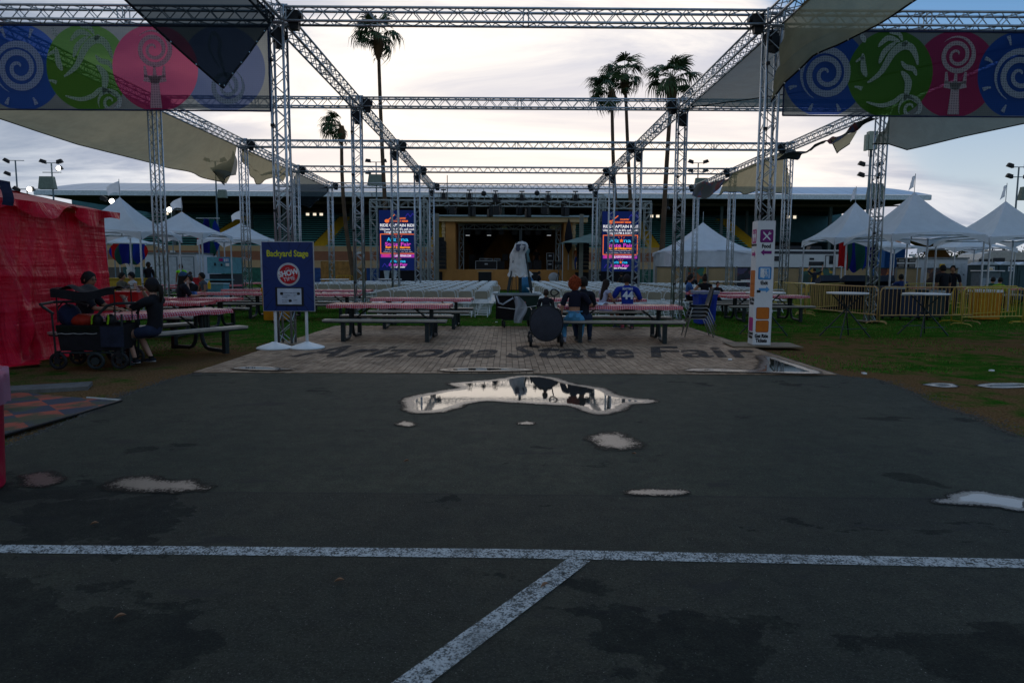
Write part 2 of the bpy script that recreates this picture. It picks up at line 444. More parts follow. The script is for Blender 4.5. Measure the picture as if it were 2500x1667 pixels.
tag(o, 'long worn white line painted across the asphalt', 'road marking'); o['kind'] = 'structure'
o = strip('parking_line', [onz(1386, 1366), onz(900, 1710)], [onz(1441, 1372), onz(1040, 1680)], 0.008, MPAINT)
tag(o, 'short slanting worn white line meeting the long one', 'road marking'); o['kind'] = 'structure'

# --- pavers
PX0, PX1 = onz(472, 910).x, onz(2058, 918).x
PY0, PY1 = AY, onz(1239, 797).y
print('PAVE', PX0, PX1, PY0, PY1)
t = NT('concrete_paver')
oi = t.N.new('ShaderNodeObjectInfo')
rnd = t.N.new('ShaderNodeTexWhiteNoise'); rnd.noise_dimensions = '2D'
# one value per paver, from its place in the bond
P = t.sep(t.geo)
ix = t.math('FLOOR', t.math('DIVIDE', t.math('SUBTRACT', P[0], PX0), 0.1))
iy = t.math('FLOOR', t.math('DIVIDE', t.math('ADD', P[1], t.math('MULTIPLY', t.math('MODULO', ix, 2.0), 0.1)), 0.2))
cbn = t.N.new('ShaderNodeCombineXYZ'); t.L.new(ix, cbn.inputs[0]); t.L.new(iy, cbn.inputs[1]); t.L.new(cbn.outputs[0], rnd.inputs['Vector'])
dirt = t.noise(0.9, 6, 0.65, vec=t.geo); gr = t.noise(45, 4, 0.6, vec=t.geo)
c = t.mix(rnd.outputs['Value'], (0.24, 0.155, 0.10), (0.42, 0.285, 0.19))
c = t.mix(t.step(dirt, 0.45, 0.70, 0.0, 0.5), c, (0.085, 0.065, 0.050))
c = t.mix(t.step(gr, 0.35, 0.65, 0.25, 0.0), c, (0.10, 0.08, 0.06))
MPAV = t.done(t.bsdf(c, t.math('ADD', 0.42, t.math('MULTIPLY', dirt, 0.3)), normal=t.bump(gr, 0.4, 0.004), Specular_IOR_Level=0.05))
pat = thing('patio', 'rectangular apron of brown concrete pavers under the picnic tables', 'paving'); pat['kind'] = 'structure'; del pat['category']
bed = MB().b2(PX0-0.02, PX1+0.02, PY0, PY1, -0.07, 0.003).build('sand_bed', M('joint_sand', (0.07, 0.055, 0.04), 0.95), pat)
pv = []   # (x, y, sx, sy)
yb = PY0+0.205
for i in range(int((PX1-PX0)/0.1)): pv.append((PX0+0.05+0.1*i, PY0+0.1, 0.094, 0.194))
nx = int((PX1-PX0-0.4)/0.1)
for i in range(nx):
    y = yb + (0.0 if i % 2 else -0.0)
    if i % 2 == 0: pv.append((PX0+0.05+0.1*i, yb+0.05, 0.094, 0.094)); y = yb+0.1
    while y+0.2 < PY1:
        pv.append((PX0+0.05+0.1*i, y+0.1, 0.094, 0.194)); y += 0.2
bx = PX0+0.1*nx
y = yb
while y+0.1 < PY1+0.02:
    pv.append((bx+0.105, y+0.05, 0.194, 0.094)); pv.append((bx+0.31, y+0.05, 0.194, 0.094)); y += 0.1
def seen(x, y):
    if y < 9.8: pass
    return abs(x) < y*0.9
pv.sort(key=lambda q: (round(q[1]*5), abs(q[0])))
def pav_geo(mb, x, y, sx, sy):
    rz = (mnoise.noise(Vector((x*31, y*31, 5)))*0.012); z = 0.012+mnoise.noise(Vector((x*1.1, y*1.1, 0)))*0.006+rng.uniform(-0.0025, 0.0025)
    mb.box((x, y, z/2-0.02), (sx, sy, z+0.04), rot=rz, taper=0.97)
shared = {}
for (x, y, sx, sy) in pv[:300]:
    k = (round(sx, 3), round(sy, 3))
    if k not in shared: shared[k] = MB().box((0, 0, -0.015), (sx, sy, 0.05), taper=0.97).mesh('paver', MPAV)
    link_mesh('paver', shared[k], pat, (x, y, 0.003+rng.uniform(-0.003, 0.003)+mnoise.noise(Vector((x*1.1, y*1.1, 0)))*0.006), rng.uniform(-0.012, 0.012))
rest = MB()
for q in pv[300:]: pav_geo(rest, *q)
o = rest.build('pavers', MPAV, pat); o['kind'] = 'stuff'

# --- dark script painted across the pavers (white-grey gaps are the pavers showing)
t = NT('dark_paving_paint'); MGP = t.done(t.mixs(t.step(t.math('ADD', t.math('MULTIPLY', t.noise(2.0, 5, 0.7, vec=t.geo), 0.5), t.math('MULTIPLY', t.noise(30, 4, 0.7, vec=t.geo), 0.5)), 0.34, 0.56, 0.15, 0.85), t.shader('ShaderNodeBsdfTransparent', Color=(1, 1, 1)), t.bsdf(t.mix(t.noise(30, 3, vec=t.geo), (0.010, 0.013, 0.018), (0.028, 0.032, 0.038)), 0.8, Specular_IOR_Level=0.1)))
def ground_text(s, x0, x1, yb_, hgt, bold):
    o = text(s, 1.0, MGP, Matrix.Identity(4), None, 'painted_lettering', bold, 'LEFT', 0.0, None, 0.35)
    xs = [v.co.x for v in o.data.vertices]; ys = [v.co.y for v in o.data.vertices]
    o.data.transform(Matrix.Translation((-min(xs), -min(ys), 0)))
    o.data.transform(Matrix.Diagonal(((x1-x0)/(max(xs)-min(xs)), hgt/(max(ys)-min(ys)), 1, 1)))
    o.location = (x0, yb_, 0.023)
    return o
yl = onz(1250, 876).y
o = ground_text('Arizona', onz(735, 860).x, onz(1215, 865).x, yl, 1.75, 0.018); tag(o, 'dark painted script word on the left half of the pavers', 'painted lettering'); o['kind'] = 'structure'
o = ground_text('State', onz(1235, 865).x, onz(1545, 862).x, yl, 1.95, 0.018); tag(o, 'dark painted script word with a looped first letter on the middle pavers', 'painted lettering'); o['kind'] = 'structure'
o = ground_text('Fair', onz(1575, 865).x, onz(1850, 862).x, yl+0.15, 1.65, 0.018); tag(o, 'dark painted script word on the right half of the pavers', 'painted lettering'); o['kind'] = 'structure'

# --- puddles: real sheets of shallow water whose rim thins out into damp grit
t = NT('puddle_water')
at_ = t.N.new('ShaderNodeAttribute'); at_.attribute_name = 'rim'
nn = t.noise(60, 4, 0.65, vec=t.geo); nb = t.noise(7, 4, 0.6, vec=t.geo)
depth = t.math('ADD', at_.outputs['Fac'], t.math('MULTIPLY', t.math('SUBTRACT', nb, 0.5), 0.35))
cover = t.step(t.math('ADD', depth, t.math('MULTIPLY', t.math('SUBTRACT', nn, 0.5), 0.7)), 0.14, 0.40)
damp = t.step(t.math('ADD', depth, t.math('MULTIPLY', t.math('SUBTRACT', nn, 0.5), 0.25)), 0.02, 0.14, 0.0, 0.6)
rgh = t.step(t.math('ADD', depth, t.math('MULTIPLY', t.math('SUBTRACT', nn, 0.5), 0.25)), 0.50, 0.74, 0.30, 0.010)
wat = t.N.new('ShaderNodeBsdfPrincipled'); wat.inputs['Base Color'].default_value = (0.035, 0.033, 0.028, 1); t.L.new(rgh, wat.inputs['Roughness'])
wat.inputs['IOR'].default_value = 2.0
t.L.new(t.bump(t.noise(25, 2, 0.5, vec=t.geo), 0.012, 0.01), wat.inputs['Normal'])
MWAT = t.done(t.mixs(cover, t.mixs(damp, t.shader('ShaderNodeBsdfTransparent', Color=(1, 1, 1)), t.bsdf((0.006, 0.007, 0.007), 0.7, Specular_IOR_Level=0.1)), wat.outputs[0]))
def puddle(pix, z, label, jit=0.03, shallow=False):
    pts = [onz(*p) for p in pix]
    out = []
    for i in range(len(pts)):
        a, b = pts[i], pts[(i+1) % len(pts)]
        for k in range(4): out.append(a.lerp(b, k/4))
    # smooth the outline a little, then roughen it
    n = len(out)
    for _ in range(2): out = [(out[i-1]+out[i]*2+out[(i+1) % n])/4 for i in range(n)]
    out_c = sum(out, Vector((0, 0, 0)))/n
    nrm_ = []
    for i in range(n):
        tg = out[(i+1) % n]-out[i-1]; q = Vector((tg.y, -tg.x, 0)).normalized(); nrm_.append(q)
    area = sum(out[i].x*out[(i+1) % n].y-out[(i+1) % n].x*out[i].y for i in range(n))
    if area < 0: nrm_ = [-q for q in nrm_]
    out = [p+q*0.035 for p, q in zip(out, nrm_)]
    out = [p+Vector((mnoise.noise(p*8)*jit, mnoise.noise(p*8+Vector((9, 3, 1)))*jit, 0)) for p in out]
    bm = bmesh.new(); vs = [bm.verts.new((p.x, p.y, z)) for p in out]
    bm.faces.new(vs); bmesh.ops.triangulate(bm, faces=bm.faces, quad_method='BEAUTY', ngon_method='BEAUTY')
    for _ in range(3):
        bmesh.ops.subdivide_edges(bm, edges=[e for e in bm.edges if e.calc_length() > 0.06], cuts=1, use_grid_fill=False)
        bmesh.ops.triangulate(bm, faces=bm.faces)
    bmesh.ops.recalc_face_normals(bm, faces=bm.faces); bm.normal_update()
    for f in bm.faces:
        if f.normal.z < 0: f.normal_flip()
    me = bpy.data.meshes.new('puddle'); bm.to_mesh(me); bm.free()
    B = np.array([(p.x, p.y) for p in out]); B2 = np.roll(B, -1, 0)
    V = np.array([(v.co.x, v.co.y) for v in me.vertices])
    dmin = np.full(len(V), 9.0)
    for a, b in zip(B, B2):
        ab = b-a; tt = np.clip(((V-a)@ab)/(ab@ab+1e-9), 0, 1); q = a+tt[:, None]*ab
        dmin = np.minimum(dmin, np.hypot(*(V-q).T))
    mx = max(dmin.max(), 1e-3)
    at2 = me.attributes.new('rim', 'FLOAT', 'POINT'); at2.data.foreach_set('value', (np.clip(dmin/min(0.30, mx*0.85), 0, 1)*(0.46 if shallow else 1.0)).astype(np.float32))
    me.materials.append(MWAT)
    o = bpy.data.objects.new('puddle', me); COL.objects.link(o); tag(o, label, 'puddle', 'puddles on the wet ground'); o['kind'] = 'structure'
    return o
zc2 = lambda pts: [(850+x/2.767, 850+y/2.767) for x, y in pts]
zc1 = lambda pts: [(x/2.767, 850+y/2.767) for x, y in pts]
zc3 = lambda pts: [(1650+x/2.767, 850+y/2.767) for x, y in pts]
puddle(zc2([(640,240),(760,228),(900,218),(1050,200),(1130,184),(1300,184),(1440,204),(1520,238),(1640,256),(1760,274),(1840,320),(1920,336),(2070,346),(2110,362),(2060,378),(1920,382),(1900,414),(1800,448),(1680,456),(1580,434),(1530,408),(1470,392),(1350,389),(1150,376),(1000,364),(880,366),(790,390),(700,430),(560,446),(430,448),(350,420),(365,385),(340,362),(390,330),(520,304),(650,280),(755,270),(700,256)]), 0.006, 'large irregular puddle mirroring the trusses and sky in the middle of the asphalt')
def ell(cx_, cy_, rx, ry, n=14, ph=0.0):
    return [(cx_+rx*math.cos(q)*(1+0.13*math.sin(3*q+ph)), cy_+ry*math.sin(q)*(1+0.10*math.cos(2*q+ph))) for q in (2*math.pi*i/n for i in range(n))]
puddle([(850+x/2.767, 850+y/2.767) for x, y in ((1590,600),(1650,572),(1780,562),(1900,575),(1950,610),(2030,650),(2010,685),(1880,698),(1740,694),(1630,660))], 0.006, 'oval damp puddle right of centre beyond the slanting line', shallow=True)
puddle(ell(990, 1035, 22, 8), 0.006, 'small round damp spot below the large puddle', shallow=True)
puddle(ell(1285, 1034, 20, 4.5, ph=1), 0.006, 'thin sliver of water below the middle of the large puddle', shallow=True)
puddle([(1520,1204),(1580,1195),(1640,1195),(1690,1203),(1640,1211),(1560,1210)], 0.006, 'faint flat puddle on the asphalt seam right of centre', shallow=True)
puddle(zc1([(640,940),(760,890),(880,862),(1060,862),(1150,885),(1310,880),(1400,920),(1460,940),(1400,970),(1280,985),(1120,975),(960,980),(800,972)]), 0.006, 'pale speckled puddle on the left of the asphalt', shallow=True)
puddle(ell(100, 1172, 62, 18, ph=2), 0.006, 'dull round puddle with a reddish middle near the red barrel', shallow=True)
puddle(zc3([(1715,1045),(1850,998),(1930,966),(2080,970),(2200,996),(2352,1014),(2600,1060),(2560,1120),(2300,1106),(2200,1076),(2000,1064),(1840,1056)]), 0.006, 'bright blue puddle at the right edge of the asphalt')
puddle([(555,904),(600,898),(670,899),(700,903),(735,906),(680,909),(600,908)], 0.031, 'thin puddle on the front pavers below the blue sign')
puddle([(1060,908),(1100,902),(1180,900),(1260,903),(1320,907),(1270,911),(1100,912)], 0.031, 'thin puddle along the front pavers at the middle')
puddle([(1655,909),(1690,903),(1740,903),(1800,906),(1842,907),(1846,897),(1856,884),(1838,874),(1856,870),(1895,876),(1930,888),(1968,900),(2022,917),(1965,918),(1842,914),(1700,912)], 0.031, 'bright corner puddle on the pavers mirroring the white sign column')
puddle([(2250,934),(2290,930),(2330,933),(2345,939),(2310,942),(2270,938)], -0.022, 'small muddy puddle on the bare earth right of the asphalt')
puddle([(2378,936),(2420,930),(2500,931),(2560,938),(2480,943),(2420,943)], -0.022, 'long muddy puddle on the bare earth at the right edge')

# --- concrete lid and dark trench on the left verge
o = MB().box((0, 0, 0.0), (0.9, 0.42, 0.06)).build('utility_cover', M('old_concrete', (0.12, 0.115, 0.105), 0.9, 0, 0.25, 10, 0.3), loc=onz(118, 946)+Vector((0, 0, -0.012)), rot=R(24)); tag(o, 'grey concrete utility cover set in the grass on the left', 'utility cover')
pts = [onz(*p) for p in ((135,973),(200,968),(262,973),(291,980),(296,985),(240,990),(170,988),(130,982))]
m = MB(); m.add([(p.x, p.y, -0.024) for p in pts], [tuple(range(len(pts)))]); o = m.build('mud_patch', M('wet_mud', (0.008, 0.008, 0.007), 0.35, 0, 0.3)); o['kind'] = 'structure'

# --- orange and blue diamond lattice mat
t = NT('mat_lattice')
P = t.sep(t.obj)
dx = t.math('ABSOLUTE', t.math('SUBTRACT', t.math('FRACT', t.math('ADD', t.math('MULTIPLY', P[0], 0.95), t.math('MULTIPLY', P[1], 0.95))), 0.5))
dy = t.math('ABSOLUTE', t.math('SUBTRACT', t.math('FRACT', t.math('SUBTRACT', t.math('MULTIPLY', P[0], 0.95), t.math('MULTIPLY', P[1], 0.95))), 0.5))
par = t.math('GREATER_THAN', t.math('MULTIPLY', t.math('SUBTRACT', dx, 0.25), t.math('SUBTRACT', dy, 0.25)), 0.0)
c = t.mix(par, (0.012, 0.024, 0.05), (0.32, 0.05, 0.022))
dirt = t.step(t.noise(2.3, 5, 0.6), 0.44, 0.58, 0.0, 0.9)
c = t.mix(dirt, c, (0.03, 0.045, 0.014))
MMAT = t.done(t.bsdf(c, 0.75))
mroot = thing('floor_mat', 'orange and blue diamond lattice mat lying on the left verge', 'mat')
A_, B_, C_, D_ = onz(296, 980), onz(-150, 1110), onz(-420, 1010), onz(-60, 950)
m = MB()
def edge_pts(k):
    return 0
cnt = 0
for k in range(70):      # strands one way
    v = (k+0.5)/70
    a = A_.lerp(D_, v); b = B_.lerp(C_, v)
    q = [a.lerp(b, u/14)+Vector((0, 0, 0.004+0.012*mnoise.noise((a.lerp(b, u/14))*1.5))) for u in range(15)]
    for i in range(14):
        p0, p1 = q[i], q[i+1]; wv = (D_-A_).normalized()*0.011
        m.add([p0-wv, p1-wv, p1+wv, p0+wv], [(0, 1, 2, 3)])
for k in range(110):
    v = (k+0.5)/110
    a = A_.lerp(B_, v); b = D_.lerp(C_, v); wv = (B_-A_).normalized()*0.009
    p0, p1 = a+Vector((0, 0, 0.007)), b+Vector((0, 0, 0.007))
    m.add([p0-wv, p1-wv, p1+wv, p0+wv], [(0, 1, 2, 3)])
m.build('lattice', MMAT, mroot)['kind'] = 'stuff'
MB().path([A_+Vector((0,0,0.012)), A_.lerp(B_, .35)+Vector((0.03,-0.02,0.012)), B_+Vector((0,0,0.012))], 0.014, 6).build('edge_strip', BLK, mroot)
MB().path([A_+Vector((0,0,0.014)), A_.lerp(D_, .22)+Vector((0,0,0.012))], 0.012, 6).build('edge_strip', M('pale_edging', (0.4,0.4,0.38)), mroot)

# --- leaves blown on the asphalt
ML = M('dead_leaf', (0.26, 0.14, 0.08), 0.7, 0, 0.3, 40)
leafs = [((293,1511),'curled reddish leaf on the near left asphalt'),((828,1423),'thin tan leaf lying left of the slanting line'),((230,1283),'small tan twig leaf above the long white line'),((1548,1111),'tan leaf below the oval puddle'),((992,1129),'pale scrap of leaf on the middle asphalt'),((1330,1434),'brown leaf stuck on the slanting white line')]
for i, (p, lb) in enumerate(leafs):
    m = MB(); L_ = 0.024
    m.grid(lambda u, v: ((u-0.5)*L_*2, (v-0.5)*0.018*math.sin(math.pi*(0.06+0.9*u)), 0.006+0.012*abs(v-0.5)*2*math.sin(math.pi*u)+0.008*u), 6, 4)
    o = m.build('fallen_leaf', ML, loc=onz(*p)+Vector((0, 0, 0.003)), rot=[0.4, 0.1, 0.3, -0.9, 0.2, 0.6][i]); tag(o, lb, 'leaf', 'leaves on the asphalt')

# --- grass blades standing in the verge (nobody could count them)
def grass():
    n = 150000
    xs = rng.uniform(-16, 17, n); ys = 10.2+(rng.uniform(0, 1, n)**1.5)*22
    keep = []
    for x, y in zip(xs, ys):
        if PX0-0.0 < x < PX1+0.05 and y < PY1: continue
        if abs(x) > y*0.80+0.6: continue
        if -5.5 < x < 5.6 and y < 10.0: continue
        v = mnoise.noise(Vector((x*0.5, y*0.5, 0)))+0.6*mnoise.noise(Vector((x*2.3, y*2.3, 3)))+(0.25 if y > 17 else -0.12)
        if v < -0.12: continue
        keep.append((x, y, v))
    m_v = []; m_f = []; mi = []
    for x, y, v in keep:
        a = rng.uniform(0, 6.28); h_ = rng.uniform(0.012, 0.034)*(1+0.4*v); w = 0.004+0.00035*y; l = rng.uniform(-0.03, 0.03)
        b = len(m_v); m_v += [(x-w*math.cos(a), y-w*math.sin(a), -0.03), (x+w*math.cos(a), y+w*math.sin(a), -0.03), (x+l, y+l*0.7, -0.03+h_)]
        m_f.append((b, b+1, b+2)); mi.append(0 if rng.random() < 0.65 else 1)
    me = bpy.data.meshes.new('grass'); me.from_pydata(m_v, [], m_f)
    me.materials.append(M('grass_blade', (0.045, 0.17, 0.012), 0.8, 0, 0.3, 3, spec=0.1)); me.materials.append(M('dry_grass_blade', (0.15, 0.135, 0.035), 0.8, 0, 0.3, 3, spec=0.1))
    me.polygons.foreach_set('material_index', mi)
    o = bpy.data.objects.new('grass', me); COL.objects.link(o); o['kind'] = 'stuff'
grass()

# --- grit spilled along the asphalt edge (uncountable)
def grit():
    m_v = []; m_f = []
    for edge in (le, re_):
        for _ in range(2600):
            i = rng.integers(0, len(edge)-1); p = edge[i].lerp(edge[i+1], rng.uniform(0, 1)); a = abs(rng.normal(0, 0.16)); sgn = -1 if edge is le else 1
            x = p.x+sgn*(a-0.08); y = p.y+rng.normal(0, 0.06); r = rng.uniform(0.003, 0.012); z = 0.0 if a < 0.08 else -0.03
            b = len(m_v); q = rng.uniform(0, 6.28)
            m_v += [(x+r*math.cos(q+k*2.09), y+r*math.sin(q+k*2.09), z) for k in range(3)]+[(x, y, z+r)]
            m_f += [(b, b+1, b+3), (b+1, b+2, b+3), (b+2, b, b+3)]
    me = bpy.data.meshes.new('gravel'); me.from_pydata(m_v, [], m_f); me.materials.append(M('grit_stone', (0.09, 0.08, 0.07), 0.9, 0, 0.5, 20))
    o = bpy.data.objects.new('gravel', me); COL.objects.link(o); o['kind'] = 'stuff'
grit()

# ================================================================== truss frame
def truss_mesh_chord(L, r=0.024):
    return MB().tube((0, 0, 0), (L, 0, 0), r, n=8).mesh('chord', ALU, True)
def lacing_mesh(L, S=0.125, r=0.0095, pitch=0.44):
    m = MB(); n = max(1, round(L/pitch)); p = L/n
    for k in range(n):
        x0 = k*p; x1 = x0+p/2; x2 = x0+p
        for (ax, s) in (('y', -S), ('y', S), ('z', S), ('z', -S)):
            if ax == 'y':
                m.tube((x0, s, -S), (x1, s, S), r, n=5, cap=False); m.tube((x1, s, S), (x2, s, -S), r, n=5, cap=False)
            else:
                m.tube((x0, -S, s), (x1, S, s), r, n=5, cap=False); m.tube((x1, S, s), (x2, -S, s), r, n=5, cap=False)
    for x in (0.02, L/2-0.05, L/2+0.05, L-0.02):          # end frames and coupling in the middle
        c = [(x, -S, -S), (x, S, -S), (x, S, S), (x, -S, S)]
        for i in range(4): m.tube(c[i], c[(i+1) % 4], r*1.15, n=5, cap=False)
    return m.mesh('lacing', ALU2, True)
TM = {}
def truss(name, a, b, label, cat, group):
    """box truss from a to b: four chords and zigzag lacing"""
    a, b = Vector(a), Vector(b); L = (b-a).length; k = round(L, 2)
    if k not in TM: TM[k] = (truss_mesh_chord(L), lacing_mesh(L))
    r = thing(name, label, cat, a, 0, group)
    q = (b-a).to_track_quat('X', 'Z'); r.rotation_euler = q.to_euler()
    S = 0.125
    for y, z in ((-S, -S), (S, -S), (S, S), (-S, S)): link_mesh('chord', TM[k][0], r, (0, y, z))
    o = link_mesh('lacing', TM[k][1], r); o['kind'] = 'stuff'
    return r
ZC = ZT-0.15
cols = [(XOL, 'outer left'), (XL, 'inner left'), (XR, 'inner right'), (XOR, 'outer right')]
rows_n = ['front', 'second', 'third', 'fourth', 'rear']
# joint blocks, hoists
JB = MB()
S = 0.15
for s1 in (-S, S):
    for s2 in (-S, S):
        JB.tube((-S, s1, s2), (S, s1, s2), 0.022, n=6); JB.tube((s1, -S, s2), (s1, S, s2), 0.022, n=6); JB.tube((s1, s2, -S), (s1, s2, S), 0.022, n=6)
JB.tube((-S, -S, -S), (S, S, -S), 0.012, n=5); JB.tube((-S, -S, S), (S, -S, -S), 0.012, n=5); JB.tube((-S, S, S), (-S, -S, -S), 0.012, n=5)
for sx in (-1, 1):
    for sy in (-1, 1): JB.tube((sx*0.165, sy*0.1, -0.22), (sx*0.165, sy*0.1, 0.05), 0.02, n=6)
JBm = JB.mesh('corner_block', ALU, True)
HB = MB(); HB.box((0, 0, 0), (0.20, 0.17, 0.22)); HB.tube((-0.16, 0, 0.02), (0.16, 0, 0.02), 0.075, n=12); HB.tube((0, 0, 0.1), (0, 0, 0.2), 0.02, n=6); HB.box((0.02, -0.03, -0.16), (0.15, 0.13, 0.16), taper=1.25)
HBm = HB.mesh('motor', BLK)
for ri, y in enumerate(ROWS):
    for ci, (x, cn) in enumerate(cols):
        tw = truss('truss_tower', (x, y, 0.0), (x, y, ZC-0.16), f'aluminium truss tower, {cn} corner of the {rows_n[ri]} row' if True else '', 'truss tower', 'towers of the truss frame')
        link_mesh('corner_block', JBm, tw, Vector((ZC, 0, 0)))
        tw.children[-1]
        bp = MB().box((0.012, 0, 0), (0.024, 0.62, 0.62)).build('base_plate', M('plate_plywood', (0.16, 0.12, 0.08), 0.7, 0, 0.2), tw)
        bp.location = (0.012, 0, 0)
        if ri < 3 and ci in (1, 2, 3):
            cm = MB(); r_ = random.Random(ri*7+ci)
            cm.path([(0.02+k*0.42, -0.15+0.012*math.sin(k*1.7+ri), 0.10+0.02*math.sin(k*0.9+ci)) for k in range(15)], 0.008, 5)
            cm.path([(0.5+k*0.5, 0.10+0.02*math.sin(k*1.3), -0.145) for k in range(12)], 0.006, 5)
            cm.build('cable', BLK, tw)
            sm = MB()
            for z_ in (1.1, 2.6, 4.2, 5.4): sm.box((z_, -0.135, 0.11), (0.05, 0.07, 0.07))
            sm.build('straps', BLK, tw)['kind'] = 'stuff'
        hx = 0.30 if x < 0 else -0.30
        h_ = thing('chain_hoist', f'black chain hoist hanging by the {cn} joint of the {rows_n[ri]} row', 'hoist', (x+hx, y+0.02, ZC-0.02), 0.2*ri, 'chain hoists in the truss frame')
        link_mesh('motor', HBm, h_)
        if ci in (1, 2):
            h_ = thing('chain_hoist', f'black chain hoist inside the head of the {cn} tower of the {rows_n[ri]} row', 'hoist', (x, y, ZC-0.36), 0.5, 'chain hoists in the truss frame')
            link_mesh('motor', HBm, h_)
    g = 0.17
    for (xa, xb, sn) in ():
        pass
    for (xa, xb, sn) in ((XOL, XL, 'left'), (XL, XR, 'middle'), (XR, XOR, 'right')):
        truss('truss_beam', (xa+g, y, ZC), (xb-g, y, ZC), f'{sn} span of the {rows_n[ri]} cross beam of aluminium truss', 'truss beam', 'beams of the truss frame')
    if ri < 4:
        for (x, cn) in cols:
            truss('truss_beam', (x, y+g, ZC), (x, ROWS[ri+1]-g, ZC), f'{cn} lengthwise truss beam between the {rows_n[ri]} and {rows_n[ri+1]} rows', 'truss beam', 'beams of the truss frame')
for (x, cn) in cols:
    truss('truss_beam', (x, 8.0, ZC), (x, ROWS[0]-0.17, ZC), f'{cn} lengthwise truss beam reaching forward over the asphalt', 'truss beam', 'beams of the truss frame')
# ================================================================== grandstand far behind
GD = 82.0                                   # distance of its front wall
def zz(py, D): return at(1238, py, D).z
TEAL = M('teal_bench_paint', (0.09, 0.40, 0.37), 0.5, 0, 0.15, 2)
YEL = M('yellow_stair_paint', (0.62, 0.38, 0.015), 0.6, 0, 0.12, 3)
TAN = M('tan_stucco', (0.50, 0.34, 0.19), 0.85, 0, 0.08, 1.5, 0.1)
BRN = M('brown_stucco', (0.30, 0.13, 0.075), 0.85, 0, 0.08, 1.5, 0.1)
DKR = M('dark_roof_steel', (0.035, 0.035, 0.035), 0.8, 0, 0.2)  # near-black steel of the roof underside
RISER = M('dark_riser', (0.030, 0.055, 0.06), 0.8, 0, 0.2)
DTEAL = M('dark_teal_wall', (0.05, 0.14, 0.16), 0.7, 0, 0.15, 1)
gs = thing('grandstand', 'long covered grandstand with teal benches and yellow stairs behind the stage', 'grandstand', (0, 0, 0))
gx0, gx1 = X(178, GD), X(2215, GD)
ef = GD-6                                    # roof eave line
rx0, rx1 = X(95, ef), X(2262, ef)
ez = zz(470, ef)
tr_ = NT('metal_roof')
P = tr_.sep(tr_.geo)
seamr = tr_.math('ABSOLUTE', tr_.math('SUBTRACT', tr_.math('FRACT', tr_.math('MULTIPLY', P[0], 0.55)), 0.5))
cR = tr_.mix(tr_.step(seamr, 0.46, 0.49), tr_.mix(tr_.noise(0.4, 4, vec=tr_.geo, sc=(1, .2, 1)), (0.30, 0.38, 0.47), (0.42, 0.49, 0.57)), (0.16, 0.19, 0.23))
MROOF = tr_.done(tr_.bsdf(cR, 0.42, 0.25))
m = MB()
nr = 10
def roofp(u, v):
    # v: 0 at eave, 1 at ridge; ends clipped like a hip
    y = ef+v*13; z = ez+2.1*math.sin(v*math.pi/2)
    x0 = rx0+3.2*v; x1 = rx1-3.2*v
    return (x0+(x1-x0)*u, y, z)
m.grid(roofp, 44, nr)
m.build('roof', MROOF, gs)
m = MB().b2(rx0, rx1, ef-0.05, ef+0.3, ez-0.55, ez-0.02)
m.build('fascia', M('pale_fascia', (0.55, 0.63, 0.68), 0.6), gs)
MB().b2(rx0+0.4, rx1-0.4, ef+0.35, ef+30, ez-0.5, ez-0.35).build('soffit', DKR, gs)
# rear and end walls
MB().b2(X(170, GD+24), gx1, GD+24, GD+24.3, 0, ez-0.5).build('rear_wall', M('stand_rear_wall', (0.05, 0.07, 0.075), 0.8), gs)
for sx, gx in ((0, gx0), (1, gx1)):
    m = MB(); m.prism([(GD+2, 3.5), (GD+24, 11.0), (GD+24, 0), (GD+2, 0)], 0, 0.3, Matrix(((0, 0, 1, gx-0.15), (1, 0, 0, 0), (0, 1, 0, 0), (0, 0, 0, 1)))); m.build('end_wall', DTEAL, gs)
# beam lines and posts under the roof
bz = zz(497, ef+6)
for yy, zz_ in ((ef+6, bz), (ef+14, bz+0.2)):
    MB().b2(rx0+8, rx1-3, yy-0.12, yy+0.12, zz_-0.18, zz_+0.18).build('roof_beam', M('rust_steel', (0.13, 0.10, 0.075), 0.8), gs)
RS = M('rust_steel', (0.13, 0.10, 0.075), 0.8)
pm = MB().b2(-0.16, 0.16, -0.16, 0.16, 0, ez-3.6).mesh('roof_post', M('post_grey_teal', (0.12, 0.16, 0.17), 0.7))
tm = MB()
for s in (-1, 1):
    tm.tube((0, 0, bz), (s*4.3, 0, ez-0.7), 0.09, n=5); tm.tube((s*4.3, 0, bz), (s*4.3, 0, ez-0.6), 0.07, n=5)
    tm.tube((s*4.3, 0, ez-0.7), (s*8.6, 0, bz), 0.09, n=5)
tmm = tm.mesh('roof_brace', RS)
for k in range(7):
    x = rx0+12+k*(rx1-rx0-20)/6
    link_mesh('roof_post', pm, gs, (x, ef+6.5, 3.6)); link_mesh('roof_brace', tmm, gs, (x, ef+6, 0)); link_mesh('roof_post', pm, gs, (x+6, ef+15, 3.6))
